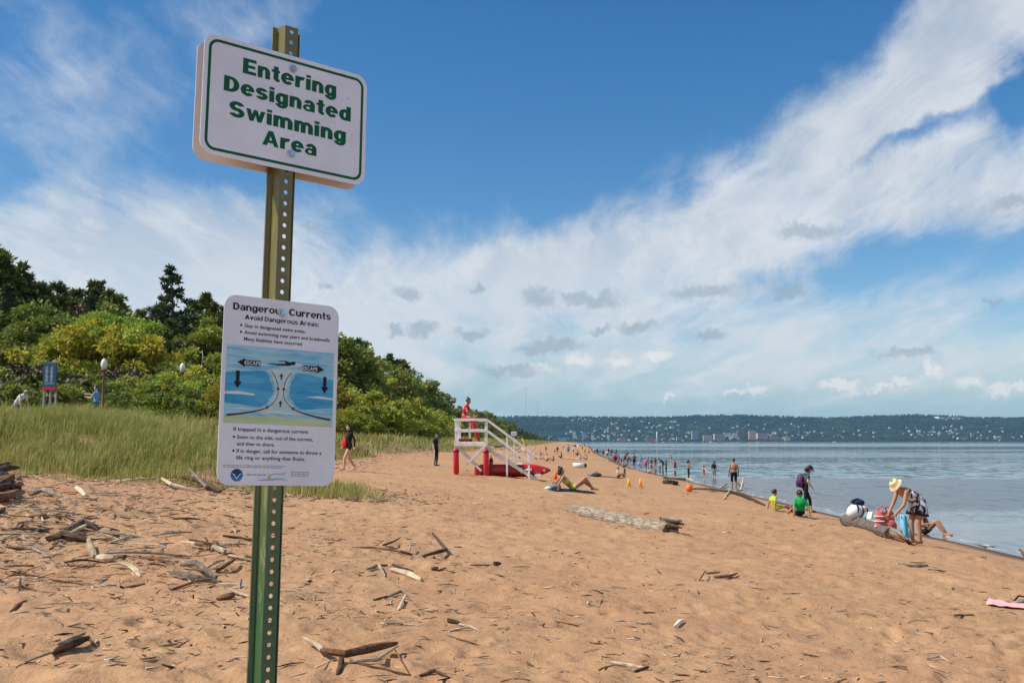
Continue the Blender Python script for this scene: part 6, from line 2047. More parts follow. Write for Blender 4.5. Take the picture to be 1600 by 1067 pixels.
# ================================================================== loose driftwood sticks
def stick_mesh(kind, i):
    r = random.Random(i * 7 + len(kind))
    mb = MB()
    n = 6
    bend = r.uniform(.02, .13)
    ang = r.uniform(0, 6.28)
    pts, rad = [], []
    th = r.choice([.016, .022, .028, .036, .05])
    for k in range(6):
        t = k / 5
        pts.append(V3((t - .5, math.sin(t * 3.1 + ang) * bend + r.uniform(-.015, .015), r.uniform(0, .012) + abs(math.cos(ang)) * .05 * math.sin(t * 3.14))))
        rad.append(th * (1 - .55 * abs(t - r.uniform(.2, .5))) * r.uniform(.8, 1.15))
    limb(mb, pts, rad, n, r.choice([1, .8, .55]), .12, 1, i)
    if i % 3 == 1:
        a = pts[2]
        limb(mb, [a, a + V3((.14, r.choice([-1, 1]) * .12, .03)), a + V3((.24, r.choice([-1, 1]) * .22, .02))], [th * .6, th * .45, th * .2], 5, 1, .1, 1, i)
    me = mb.mesh('driftwood_stick', False)
    me.materials.append(WM[kind])
    return me
SM = {k: [stick_mesh(k, i) for i in range(10)] for k in ('pale', 'grey', 'dark', 'brown')}
SLAB = {'pale': 'bleached pale stick lying on the sand among many', 'grey': 'weathered grey stick lying on the sand among many', 'dark': 'dark bark covered stick lying on the sand among many', 'brown': 'reddish brown stick lying on the sand among many'}
sr = random.Random(77)
def stick(kind, x, y, ln, rz=None):
    rz = sr.uniform(0, 6.28) if rz is None else rz
    c, s = math.cos(rz), math.sin(rz)
    z0, z1 = gz(x - c * ln * .4, y - s * ln * .4), gz(x + c * ln * .4, y + s * ln * .4)
    o = bpy.data.objects.new('driftwood_stick', sr.choice(SM[kind]))
    COL.objects.link(o)
    o.location = (x, y, max((z0 + z1) / 2, gz(x, y)) + ln * .012)
    o.rotation_euler = (sr.uniform(-.3, .3), -math.atan2(z1 - z0, ln * .8) + sr.uniform(-.06, .03), rz)
    o.scale = (ln, ln * sr.uniform(.7, 1.2), ln * sr.uniform(.7, 1.2))
    zone = 'in the wrack left of the signpost' if x < -.2 * y else 'on open sand near the post' if x < .02 * y else 'on the open sand at right'
    return tag(o, SLAB[kind].replace('on the sand among many', zone), 'driftwood', kind + ' driftwood sticks ' + zone)
def kind_pick():
    return sr.choices(['pale', 'grey', 'dark', 'brown'], [.42, .22, .16, .20])[0]
cnt = 0
def ok(x, y): return dune_dist(np.array([x]), np.array([y]))[0] < .5 and gz(x, y) > .22
# the wrack heap on the left
while cnt < 150:
    px, py = sr.uniform(-20, 390), sr.gauss(838, 45)
    if not 762 < py < 985: continue
    if px > 150 and sr.random() < .35: continue
    q = at(px, py)
    if not ok(q.x, q.y): continue
    stick(kind_pick(), q.x, q.y, min(.85, sr.lognormvariate(-1.25, .5)))
    cnt += 1
while cnt < 205:
    q = at(sr.uniform(-10, 300), sr.gauss(800, 26))
    if not ok(q.x, q.y): continue
    stick(sr.choices(['pale', 'grey', 'dark'], [.4, .4, .2])[0], q.x, q.y, min(1.0, sr.lognormvariate(-.95, .45)), sr.gauss(.2, .7))
    cnt += 1
while cnt < 292:
    px, py = sr.uniform(440, 1600), sr.uniform(770, 1066)
    if px > 800 and sr.random() < .4: continue
    q = at(px, py)
    if not ok(q.x, q.y) or (abs(px - 975) < 100 and 785 < py < 850): continue
    stick(kind_pick(), q.x, q.y, min(.30, sr.lognormvariate(-2.05, .42)), sr.gauss(.1, .8))
    cnt += 1

# small bits: chips, bark and twigs nobody could count
def litter(n, seed, xr, yr, lo, hi, dens, slim=1.0, mixp=(.40, .14, .22, .24)):
    r = np.random.default_rng(seed)
    y = np.exp(r.uniform(math.log(yr[0]), math.log(yr[1]), n * 6))
    x = r.uniform(xr[0], xr[1], n * 6) * y
    d = dune_dist(x, y)
    keep = (d < .6) & (dens(x, y) > r.uniform(0, 1, len(x)))
    x, y = x[keep][:n], y[keep][:n]
    z = ground(x, y)
    k2 = z > .25
    x, y, z = x[k2], y[k2], z[k2]
    n = len(x)
    ln = lo * (hi / lo) ** (r.uniform(0, 1, n) ** 2.6)
    w_ = np.minimum(ln * r.uniform(.05, .22, n), .022 + .03 * r.uniform(size=n)) * slim
    h_ = w_ * r.uniform(.4, .9, n)
    a = r.uniform(0, 2 * math.pi, n)
    ti = r.normal(size=n) * .18
    ux = np.stack([np.cos(a) * np.cos(ti), np.sin(a) * np.cos(ti), np.sin(ti)], 1)
    uy = np.stack([-np.sin(a), np.cos(a), np.zeros(n)], 1)
    uz = np.cross(ux, uy)
    c = np.stack([x, y, z + h_ * .35], 1)
    bendv = uy * (r.normal(size=n) * .12 * ln)[:, None]
    rings = []
    for t_, k_ in ((-.5, .55), (0.0, 1.0), (.5, .45)):
        cc = c + ux * (ln * t_)[:, None] + bendv * (1.0 if t_ == 0 else 0.0)
        for a_ in range(3):
            an = a_ * 2.094 + r.uniform(-.3, .3, n)
            rings.append(cc + uy * (np.cos(an) * w_ * .5 * k_ * r.uniform(.7, 1.2, n))[:, None] + uz * (np.sin(an) * h_ * .5 * k_ * r.uniform(.7, 1.2, n))[:, None])
    V = np.stack(rings, 1)
    q = np.arange(n) * 9
    F = []
    for i in (0, 3):
        for k in range(3):
            a0_, b0_ = q + i + k, q + i + (k + 1) % 3
            F += [np.stack([a0_, b0_, b0_ + 3], 1), np.stack([a0_, b0_ + 3, a0_ + 3], 1)]
    F += [np.stack([q + 2, q + 1, q], 1), np.stack([q + 6, q + 7, q + 8], 1)]
    F = np.stack(F, 1).reshape(-1, 3)
    return V.reshape(-1, 3), F, np.repeat(r.choice(4, n, p=mixp), 14)
def dens_beach(x, y):
    s = x - (np.interp(y, SHORE_Y, SHORE_X) - 12.4)
    w_ = .20 + .9 * np.exp(-((s + 6.5) / 3.2) ** 2) + .25 * np.exp(-((s + 1) / 3.5) ** 2) + .12 * np.exp(-((s - 5) / 1.2) ** 2)
    return w_ * np.clip(.55 + .75 * fbm(x * .8, y * .8, 55, 3), .08, 1.4)
ls = [litter(15000, 1, (-.55, .55), (6.2, 30), .014, .15, dens_beach), litter(4500, 2, (-.5, .5), (20, 75), .04, .24, dens_beach), litter(7500, 3, (-.62, -.05), (9, 26), .025, .28, lambda x, y: np.exp(-((x + 7.5) / 3.0) ** 2)),
      litter(3200, 4, (-.55, -.05), (19, 27), .06, .42, lambda x, y: sstep(-3.2, -.2, dune_dist(x, y))), litter(1000, 5, (-.2, .05), (40, 90), .1, .6, lambda x, y: sstep(-3.0, -.2, dune_dist(x, y)))]
wrack = lambda x, y: np.exp(-((x + 6.5) / 3.4) ** 2) * np.clip(.6 + .8 * fbm(x * .9, y * .9, 58, 3), .1, 1.3)
ls += [litter(5200, 6, (-.60, -.04), (8, 26), .07, .40, wrack, .34, (.62, .14, .10, .14)), litter(2600, 7, (-.2, .5), (6.4, 26), .05, .24, lambda x, y: .4 + .6 * (fbm(x * .7, y * .7, 59, 3) > .1), .40, (.55, .12, .14, .19)),
       litter(2200, 8, (-.60, -.08), (19, 27), .08, .5, lambda x, y: sstep(-2.6, -.1, dune_dist(x, y)), .4, (.70, .14, .06, .10))]
off, VV, FF, MM = 0, [], [], []
for V, F, mi in ls:
    VV.append(V); FF.append(F + off); MM.append(mi); off += len(V)
lm = np_mesh('driftwood_litter', np.concatenate(VV), np.concatenate(FF), 3, mat_idx=np.concatenate(MM))
for kx in ('pale', 'grey', 'dark', 'brown'): lm.materials.append(WM[kx])
tag(link('driftwood_litter', lm), 'small chips, bark and twigs strewn over the sand', 'driftwood', kind='stuff')

# ================================================================== bathers along the water
B = stand_at
B('man in black swim shorts with bare tanned back walking into the lake', 1147, 767, 50, AWAY - .1, 'stand', skin_m=SK_TAN, bottom=C_BLACK, leg=.95, hair=HAIR_BR, near=True, thick=1.1, waist=.13)
B('person in black shirt and grey shorts standing in the shallows', 1116, 752, 32, RIGHT + .7, 'stand', skin_m=SK_LIGHT, top=C_BLACK, sleeve=1.0, bottom=C_GREY, leg=.95, hair=HAIR_BR, hat=('cap', C_GREY))
B('child in red swimsuit playing in the shallows with arms out', 1100, 753, 25, RIGHT + .3, 'armsup', skin_m=SK_PALE, top=C_RED, bottom=C_RED, leg=.1, hair=HAIR_DK)
B('person in dark trousers and pale top looking at a phone at the water edge', 1076, 750, 31, RIGHT, 'phone', skin_m=SK_LIGHT, top=C_KHAKI, sleeve=.9, bottom=C_BLACK, leg=2, hair=HAIR_DK, hairlen=.1, female=True)
B('child in dark red swimsuit wading with arms raised', 1055, 739, 20, AWAY, 'armsup', skin_m=SK_LIGHT, top=C_RED, bottom=C_BLACK, leg=.3, hair=HAIR_DK)
B('child in pink wading farther out behind another', 1056, 722, 13, RIGHT, 'armsup', skin_m=SK_LIGHT, top=C_ROSE, bottom=C_ROSE, leg=.3, hair=HAIR_DK)
B('bare chested person far out in the shallows', 1048, 722, 12, AWAY, 'stand', skin_m=SK_LIGHT, bottom=C_GREY, leg=.9, hair=HAIR_BR)
B('child in black swimsuit standing at the water edge', 1041, 744, 24, RIGHT, 'stand', skin_m=SK_MID, top=C_BLACK, sleeve=.5, bottom=C_BLACK, leg=1.0, hair=HAIR_DK)
B('person in dark grey leaning forward over a small child', 1036, 737, 21, LEFT, 'stoop', skin_m=SK_LIGHT, top=C_CHAR, sleeve=1, bottom=C_CHAR, leg=1.8, hair=HAIR_BR)
B('small child in white hat standing in the shallows', 1031, 737, 12, TO_CAM, 'stand', skin_m=SK_LIGHT, top=C_GREY, sleeve=.8, bottom=C_CHAR, leg=1.0, hair=HAIR_BR, hat=('sun', C_WHITE))
B('bather in orange brown swimwear standing at the water edge', 1024, 734, 19, AWAY, 'stand', skin_m=SK_TAN, top=C_BROWN, bottom=C_ORANGE, leg=.4, hair=HAIR_BR, hairlen=.1, female=True)
B('person in purple top at the right of three bright bathers', 1013, 733, 19, LEFT, 'stand2', skin_m=SK_LIGHT, top=C_PURPLE, sleeve=.8, bottom=C_PURPLE, leg=.9, hair=HAIR_DK, female=True)
B('person in pink top in the middle of three bright bathers', 1009, 735, 19, TO_CAM, 'stand', skin_m=SK_LIGHT, top=C_ROSE, sleeve=.4, bottom=C_PURPLE, leg=1.2, hair=HAIR_BR, female=True)
B('person in magenta top at the left of three bright bathers', 1004, 734, 18, RIGHT, 'stand', skin_m=SK_LIGHT, top=C_PINK, sleeve=.4, bottom=C_PINK, leg=.3, hair=HAIR_DK, female=True)
B('small child in white standing beside the dark clothed adult', 998, 733, 13, AWAY, 'stand', skin_m=SK_LIGHT, top=C_WHITE, sleeve=.8, bottom=C_BLUE, leg=.6, hair=HAIR_BR)
B('person in black with a cream top over the shoulder standing by the water', 991, 732, 24, AWAY + .4, 'stand', skin_m=SK_LIGHT, top=C_KHAKI, sleeve=.8, bottom=C_BLACK, leg=1.4, hair=HAIR_DK)
B('person in grey with dark hair standing by the seated group', 981, 731, 24, RIGHT, 'stand2', skin_m=SK_LIGHT, top=C_GREY, sleeve=.8, bottom=C_BLACK, leg=1.0, hair=HAIR_DK, hairlen=.12, female=True)
B('person in grey sitting at the water edge beside standing bathers', 975, 731, 13, RIGHT, 'sit', skin_m=SK_LIGHT, top=C_GREY, sleeve=.8, bottom=C_CHAR, leg=1, hair=HAIR_BR)
B('person in brown standing left of the grey group', 967, 729, 19, RIGHT, 'stand', skin_m=SK_TAN, top=C_BROWN, sleeve=.4, bottom=C_BROWN, leg=1, hair=HAIR_DK)
B('person in dark red sitting by the far water edge', 961, 719, 12, AWAY, 'sit', skin_m=SK_TAN, top=C_RED, sleeve=.4, bottom=C_BLACK, leg=.6, hair=HAIR_DK)
B('pale skinned person sitting hunched on a towel beyond the sunbather', 967, 746, 16, RIGHT, 'sit', skin_m=SK_PALE, bottom=C_BLACK, leg=.4, hair=HAIR_BR, near=False)
B('person with dark hair sitting close beside the pale hunched one', 975, 746, 14, LEFT + .5, 'sit', skin_m=SK_TAN, top=C_BLACK, bottom=C_BLACK, leg=.2, hair=HAIR_DK, hairlen=.1, female=True)
towel('pale blue grey towel stretched out beside the seated couple', 946, 745, 1.0, 1.9, .05, C_SLATE)
q = at(932, 745)
o = empty('shoulder_bag', q, 0, 'dark bag at the end of the pale blue grey towel', 'bag')
MB().ball((0, 0, .10), (.28, .18, .12), 12, 8).build('bag_body', C_CHAR, o, True)
MB().tube([(-.12, 0, .18), (0, 0, .30), (.12, 0, .18)], .015, 6).build('bag_strap', C_BLACK, o, True)
far = [ # label, px, feet, height, facing, pose, skin, top, bottom, hair
 ('person in light blue shirt standing left of the blue sunshade', 888, 711.5, 17, AWAY, 'stand', SK_LIGHT, C_BLUE, C_SLATE, HAIR_DK),
 ('person in white shirt standing under the blue sunshade', 896, 711.5, 15, RIGHT, 'stand', SK_LIGHT, C_WHITE, C_NAVY, HAIR_DK),
 ('person in dark blue sitting in the shade of the blue sunshade', 902, 712, 9, LEFT, 'sit', SK_LIGHT, C_NAVY, C_NAVY, HAIR_DK),
 ('person in yellow top standing right of the blue sunshade', 914, 712, 16, LEFT, 'stand', SK_TAN, C_YELLOW, C_BROWN, HAIR_BR),
 ('person in pale green top standing alone near the far water edge', 928, 712, 13, AWAY, 'stand', SK_LIGHT, C_CREAM, C_GREY, HAIR_BR),
 ('person in dark clothes at the left end of the far bathing group', 933, 711, 11, AWAY, 'stand', SK_LIGHT, C_CHAR, C_BLACK, HAIR_DK),
 ('person in grey clothes second in the far bathing group', 937, 711, 11, RIGHT, 'stand', SK_LIGHT, C_GREY, C_BLACK, HAIR_BR),
 ('person in dark red top standing in the far bathing group', 942.5, 715, 14, TO_CAM, 'stand', SK_TAN, C_RED, C_BLACK, HAIR_DK),
 ('person in rose top standing in the far bathing group', 946.5, 712, 12, LEFT, 'stand', SK_LIGHT, C_ROSE, C_WHITE, HAIR_BR),
 ('person in black standing in the far bathing group', 951, 711, 11, AWAY, 'stand', SK_LIGHT, C_BLACK, C_BLACK, HAIR_DK),
 ('person in navy wading right of the far bathing group', 956, 711, 10, AWAY, 'stand', SK_LIGHT, C_NAVY, C_NAVY, HAIR_DK),
 ('person in slate top wading at the far end of the group', 963, 709, 8, AWAY, 'stand', SK_LIGHT, C_SLATE, C_BLACK, HAIR_DK),
 ('bare backed person sitting on the sand behind the lifeguard steps', 855, 721, 12, RIGHT, 'sit', SK_PALE, None, C_BLACK, HAIR_BR),
 ('person in dark swimwear sitting beside the bare backed one', 864, 721, 9, LEFT, 'sit', SK_TAN, C_BLACK, C_BLACK, HAIR_DK),
 ('person in black sitting on the sand left of the blue sunshade', 876, 716, 10, LEFT, 'sit', SK_LIGHT, C_BLACK, C_NAVY, HAIR_DK),
 ('tanned person sitting on a towel right of the white towel', 907, 719, 10, RIGHT, 'sit', SK_LIGHT, None, C_KHAKI, HAIR_BR),
 ('person in orange top sitting on the far sand', 867, 709, 8, AWAY, 'stand', SK_TAN, C_ORANGE, C_BROWN, HAIR_BR),
 ('person in brown top standing on the far sand', 853, 706, 9, AWAY, 'stand', SK_TAN, C_BROWN, C_BLACK, HAIR_DK),
 ('person in grey top sitting among the far driftwood', 845, 711, 7, RIGHT, 'sit', SK_LIGHT, C_GREY, C_CHAR, HAIR_DK),
 ('person in red top sitting behind the stair rail', 838, 718, 9, RIGHT, 'sit', SK_LIGHT, C_RED, C_BLACK, HAIR_BR),
 ('person in navy lying on the sand behind the stair rail', 812, 716, 6, RIGHT, 'sit', SK_LIGHT, C_NAVY, C_BLACK, HAIR_DK),
 ('person in white top sitting behind the steps among others', 803, 713, 8, LEFT, 'sit', SK_LIGHT, C_WHITE, C_GREY, HAIR_BR),
 ('person in pale swimwear standing beside the yellow sail float', 822, 709, 13, LEFT, 'stand', SK_LIGHT, C_ORANGE, C_KHAKI, HAIR_BR),
 ('person in rose top sitting near the far water edge', 920, 708, 6, AWAY, 'sit', SK_LIGHT, C_ROSE, C_BLACK, HAIR_BR),
 ('person in purple top at the edge of the far sand', 910, 704, 7, AWAY, 'stand', SK_LIGHT, C_PURPLE, C_BLACK, HAIR_DK),
 ('person in white shirt strolling on the far sand', 880, 702, 8, AWAY, 'walk', SK_LIGHT, C_WHITE, C_BLACK, HAIR_DK),
]
far += [
 ('person in white top standing at the near end of the far bathing group', 949, 717, 14, AWAY, 'stand', SK_LIGHT, C_WHITE, C_NAVY, HAIR_BR),
 ('person in black swimwear standing left of the dark red sitting one', 955, 718, 14, LEFT, 'stand', SK_TAN, C_BLACK, C_BLACK, HAIR_DK),
 ('person in blue top standing behind the brown clad one', 964, 724, 17, RIGHT, 'stand2', SK_LIGHT, C_SLATE, C_BLACK, HAIR_BR),
 ('child in red standing before the grey group', 971, 727, 12, TO_CAM, 'stand', SK_LIGHT, C_RED, C_RED, HAIR_DK),
 ('person in dark top stooping among the grey group', 985, 729, 17, LEFT, 'stoop', SK_LIGHT, C_CHAR, C_KHAKI, HAIR_DK),
 ('tanned bather in black trunks behind the grey group', 977, 724, 17, AWAY, 'stand', SK_TAN, None, C_BLACK, HAIR_DK),
 ('person in teal swimwear wading behind the bright bathers', 1001, 727, 15, AWAY, 'stand', SK_LIGHT, C_TEAL, C_TEAL, HAIR_BR),
 ('bather in navy shorts wading behind the bright bathers', 1018, 729, 15, AWAY, 'stand', SK_TAN, None, C_NAVY, HAIR_DK),
 ('child in yellow sitting on the wet sand below the bright bathers', 1014, 740, 9, RIGHT, 'sit', SK_LIGHT, C_YELLOW, C_BROWN, HAIR_BR),
 ('person in khaki sitting on the far sand above the white roll', 916, 719, 9, LEFT, 'sit', SK_LIGHT, C_KHAKI, C_GREY, HAIR_BR),
 ('person in navy standing on the far sand left of the sunshade', 871, 711, 14, TO_CAM, 'stand', SK_LIGHT, C_NAVY, C_KHAKI, HAIR_DK),
 ('person in rose swimwear lying low on the far sand', 846, 719, 8, RIGHT, 'sit', SK_TAN, C_ROSE, C_ROSE, HAIR_DK),
 ('person in white standing far along the water', 907, 700, 8, AWAY, 'stand', SK_LIGHT, C_WHITE, C_GREY, HAIR_BR),
 ('person in black far along the water', 913, 701, 8, RIGHT, 'stand', SK_LIGHT, C_BLACK, C_BLACK, HAIR_DK),
 ('person in orange far along the water', 921, 702, 8, LEFT, 'stand', SK_TAN, C_ORANGE, C_BLACK, HAIR_DK),
]
for lb, px, py, hp_, fc, ps, sk, tp, bt_, hr in far:
    B(lb, px, py, hp_, fc, ps, skin_m=sk, top=tp, sleeve=.6, bottom=bt_, leg=.8, hair=hr)
towel('orange red towel on the far sand left of the white towel', 886, 717, 1.0, 1.8, .1, C_ORANGE)
towel('white towel on the far sand under the blue sunshade', 899, 716.5, 1.1, 2.2, .0, C_WHITE)
towel('cream towel on the far sand near the water', 930, 717, 1.2, 2.4, .1, C_CREAM)
q = at(900, 711)
o = empty('sunshade', q, .2, 'dark blue sunshade with white panels over people on the far sand', 'umbrella')
hu = 16.5 * q.y / FPX
for k in range(8):
    t0, t1 = k * math.pi / 4, (k + 1) * math.pi / 4
    r_ = 6.5 * q.y / FPX
    MB().add([(0, 0, hu), (r_ * math.cos(t0), r_ * math.sin(t0), hu - r_ * .5), (r_ * math.cos(t1), r_ * math.sin(t1), hu - r_ * .5)], [(0, 1, 2)]).build('panel', C_WHITE if k in (3, 6) else C_NAVY, o)
MB().tube([(0, 0, 0), (0, 0, hu + .05)], .03, 6).build('pole', M_ZINC, o)
q = at(818, 700)
o = empty('sail_float', q, 0, 'yellow curved float standing upright on the far sand behind the steps', 'float')
s_ = q.y / FPX
MB().tube([(0, 0, 0), (2 * s_, 0, 5 * s_), (.5 * s_, 0, 10 * s_), (-3 * s_, 0, 15 * s_)], [.9 * s_, 1.4 * s_, 1.3 * s_, .5 * s_], 8).build('float_body', C_YELLOW, o, True)
MB().tube([(0, .02, 0), (0, .02, 2 * s_)], 1.6 * s_, 8).build('float_base', C_ORANGE, o, True)
for lb, limbs in (('pale leaning pole among the far people behind the steps', [[(831, 706, 0, .12), (838, 706, .9, .08)]]), ('pale twisted driftwood on the far sand near the dune', [[(806, 706, .1, .12), (814, 704, .5, .10), (820, 707, .1, .1)]]),
                  ('grey driftwood heap on the far sand left of the steps', [[(770, 702, .2, .16), (790, 701, .4, .14), (806, 704, .1, .1)], [(778, 700, .3, .1), (796, 704, .2, .1)]])):
    drift(lb, limbs, W_PALEWOOD if 'pale' in lb else W_GREYWOOD)

# ================================================================== lamp posts and notice board behind the dune
M_LAMPPOST = mat('brown_lamp_post', (.16, .085, .045), .5, .1, 4)
M_GLOBE = mat('frosted_lamp_globe', (.78, .74, .62), .25, spec=.6)
def lamp_post(label, px, d, top, grp=None):
    p = along(px, d)
    h = EYE + (HORIZON - top) / FPX * d - p.z
    o = empty('street_lamp', p, 0, label, 'street lamp', grp)
    MB().tube([(0, 0, -.3), (0, 0, .25), (0, 0, .30), (0, 0, h - .75), (0, 0, h - .62)], [.10, .10, .055, .045, .06], 12).build('pole', M_LAMPPOST, o, True)
    MB().tube([(0, 0, h - .64), (0, 0, h - .56), (0, 0, h - .52)], [.07, .13, .12], 12).build('collar', M_LAMPPOST, o, True)
    MB().tube([(0, 0, h - .53), (0, 0, h - .42), (0, 0, h - .26), (0, 0, h - .12), (0, 0, h - .03), (0, 0, h)], [.08, .13, .155, .12, .045, .012], 14).build('globe', M_GLOBE, o, True)
lamp_post('lamp post with acorn globe and brown pole beside the man in the blue shirt', 161, 50, 560)
lamp_post('lamp with acorn globe mostly hidden among the bushes left of the signpost', 284, 59.5, 567)
p = along(77, 46)
zt = EYE + (HORIZON - 566) / FPX * 46 - p.z
o = empty('notice_board', p, R(-12), 'tall blue notice board with a red foot on grey posts behind the dune', 'sign')
M_NB = mat('notice_board_blue', (.020, .062, .115), .4, .15, 3)
MB().box((0, 0, zt - .56), (.66, .07, 1.08)).build('panel', M_NB, o, bevel=.01)
MB().box((0, 0, zt - 1.15), (.66, .075, .10)).build('red_band', C_RED, o)
for x in (-.29, .02, .29):
    MB().bar((x, .06, -.2), (x, .06, zt - (0.02 if x < 0 else 1.1)), .075, .075, (0, 1, 0)).build('post', mat('grey_timber', (.30, .27, .24), .8, .2, 6), o)
mb = MB()
nr = random.Random(4)
for c_ in (-.14, .10):
    for k in range(12):
        mb.box((c_ + nr.uniform(-.01, .01), -.0385, zt - .22 - k * .055), (.13 + nr.uniform(-.03, .03), .004, .022))
mb.build('print', mat('pale_print', (.42, .48, .54), .6), o)
MB().box((.0, -.0385, zt - .93), (.46, .004, .10)).build('picture_strip', mat('grey_blue_print', (.10, .17, .24), .6), o)

# ================================================================== the town across the lake
hr_ = np.random.default_rng(15)
def hill_at(px, frac):
    """A point on the far hillside: frac 0 at the lake, 1 at the ridge, as seen from the beach."""
    ys = np.linspace(HILL_Y + 5, HILL_Y + 1480, 120)
    xs = (px - 800) / FPX * ys
    zs_ = hill_h(xs, ys)
    e = (zs_ - EYE) / ys
    run = np.maximum.accumulate(e)
    tgt = e[0] + frac * (run[-1] - e[0])
    i = int(np.argmax(e >= tgt))
    return V3((xs[i], ys[i], zs_[i]))
H_MATS = [mat('far_white_wall', (.78, .77, .74), .8), mat('far_cream_wall', (.62, .57, .48), .8), mat('far_grey_wall', (.42, .43, .45), .8), mat('far_brick_wall', (.46, .17, .11), .85), mat('far_tan_wall', (.64, .42, .31), .85)]
ROOF = mat('far_dark_roof', (.10, .095, .095), .9)
def house_mesh(i):
    r = random.Random(i)
    w_, d_, h_ = r.uniform(11, 20), r.uniform(9, 14), r.uniform(6, 10)
    mb = MB().box((0, 0, h_ / 2 - 2), (w_, d_, h_ + 4))
    e = .6
    mb.add([(-w_ / 2 - e, -d_ / 2 - e, h_ + .02), (w_ / 2 + e, -d_ / 2 - e, h_ + .02), (w_ / 2 + e, d_ / 2 + e, h_ + .02), (-w_ / 2 - e, d_ / 2 + e, h_ + .02), (-w_ / 2, 0, h_ + d_ * .38), (w_ / 2, 0, h_ + d_ * .38)],
           [(0, 1, 5, 4), (2, 3, 4, 5), (0, 4, 3), (1, 2, 5), (3, 2, 1, 0)], 1)
    me = mb.mesh('house')
    me.materials.append(H_MATS[[0, 0, 1, 0, 2, 1, 0, 3][i % 8]]); me.materials.append(ROOF)
    return me
HM = [house_mesh(i) for i in range(12)]
# neighbourhoods of the town: column, height on the slope, spreads, share
TOWN = [(905, .30, 22, .14, 7), (940, .45, 22, .14, 7), (965, .62, 25, .10, 4), (985, .28, 24, .14, 8), (1025, .22, 22, .12, 8), (1040, .55, 26, .14, 5), (880, .12, 26, .05, 4), (1065, .30, 20, .14, 5), (1120, .40, 26, .14, 5), (1165, .42, 24, .14, 6), (1110, .14, 30, .06, 9), (1170, .16, 30, .06, 10), (1000, .08, 40, .04, 7), (1215, .40, 22, .16, 5), (1262, .38, 22, .14, 7),
        (1300, .22, 22, .10, 4), (1350, .30, 28, .16, 3), (1405, .42, 22, .12, 5), (1440, .26, 18, .10, 8), (1478, .42, 22, .14, 9), (1510, .18, 20, .08, 7), (1545, .40, 22, .14, 4), (1590, .28, 22, .12, 5), (1470, .88, 26, .03, 4), (1000, .80, 60, .06, 3), (915, .88, 20, .03, 2)]
TOWN_P = np.array([t_[4] for t_ in TOWN], float); TOWN_P /= TOWN_P.sum()
hcount = 0
while hcount < 290:
    cx_, cf_, sx_, sf_, wt_ = TOWN[int(hr_.choice(len(TOWN), p=TOWN_P))]
    px, fr_ = cx_ + hr_.normal() * sx_, cf_ + hr_.normal() * sf_
    if not (822 < px < 1640 and .015 < fr_ < .95): continue
    q = hill_at(px, fr_)
    o = bpy.data.objects.new('house', HM[int(hr_.integers(len(HM)))])
    COL.objects.link(o)
    o.location = q
    o.rotation_euler = (0, 0, hr_.uniform(-.5, .5))
    s_ = hr_.uniform(.65, 1.35)
    o.scale = (s_, s_, s_)
    tag(o, 'small pale house among the trees on the far hillside', 'house', 'houses on the far hillside')
    hcount += 1
def block(label, px, frac, w_, h_, m, floors=5, px_m=None, roof=0):
    """A larger town building: w_ and h_ in photo pixels."""
    q = hill_at(px, frac)
    k = q.y / FPX
    W_, H_, D_ = w_ * k, h_ * k, max(18, w_ * k * .45)
    o = empty('town_building', q, hr_.uniform(-.12, .12), label, 'building', None)
    MB().box((0, 0, H_ / 2 - 6), (W_, D_, H_ + 12)).build('walls', m, o)
    MB().box((0, 0, H_ + 1.0), (W_ * 1.01, D_ * 1.01, 2.0)).build('roof', ROOF if roof == 0 else H_MATS[0], o)
    mb = MB()
    for f in range(floors):
        z = H_ * (f + .55) / floors
        mb.box((0, -D_ / 2 - .15, z), (W_ * .92, .5, H_ / floors * .40))
    mb.build('window_band', mat('far_window', (.10, .12, .15), .2), o)
    return o
BL = [('pale grey apartment tower on the far shore, tallest of the town', 1084.5, .10, 10, 13, H_MATS[2], 8), ('brick building left of the tan hospital block on the far shore', 1104, .04, 13, 9, H_MATS[4], 5), ('long brick building on the far shore right of the apartment tower', 1122, .06, 16, 10, H_MATS[4], 5),
      ('white building above the brick ones on the far shore', 1135, .16, 11, 7, H_MATS[0], 3), ('cream block behind the brick buildings on the far shore', 1147, .14, 7, 8, H_MATS[1], 4), ('dark red building in the middle of the town', 1157, .18, 14, 6, H_MATS[3], 3),
      ('tan hospital block on the far shore, right of the brick buildings', 1174, .10, 11, 13, H_MATS[4], 6), ('wide tan building right of the hospital block', 1189, .09, 16, 10, H_MATS[4], 5), ('low dark red building at the right end of the town', 1208, .08, 12, 6, H_MATS[3], 3),
      ('grey slab building on the left shore of the town', 912, .06, 4.5, 12, H_MATS[2], 6), ('white tower on the left shore of the town', 925, .05, 4, 9, H_MATS[0], 5), ('white narrow block left of the chimney', 950, .05, 4, 9, H_MATS[0], 5), ('low grey warehouse on the left shore', 880, .08, 18, 3.5, H_MATS[2], 1),
      ('white house block above the left shore', 898, .12, 6, 5, H_MATS[0], 2), ('white church like building on the left hillside', 897, .28, 4, 6, H_MATS[0], 2), ('long white building on the ridge at right', 1478, .93, 34, 1.8, H_MATS[0], 1), ('white building on the ridge at left', 906, .93, 5, 2.2, H_MATS[0], 1),
      ('low brick building on the far shore left of the chimney', 972, .03, 10, 6, H_MATS[3], 3), ('low brown building on the far shore right of the chimney', 1016, .03, 14, 5, H_MATS[3], 2), ('grey office block on the shore below the town', 1060, .05, 9, 6, H_MATS[2], 3), ('cream building at the right end of the brick row', 1228, .06, 9, 5, H_MATS[1], 2),
      ('white block on the right hillside', 1433, .35, 6, 4, H_MATS[0], 2), ('pale terrace on the right shore', 1500, .10, 14, 3, H_MATS[1], 1), ('white building on the right shore', 1555, .14, 9, 4, H_MATS[0], 2)]
for b_ in BL: block(*b_)
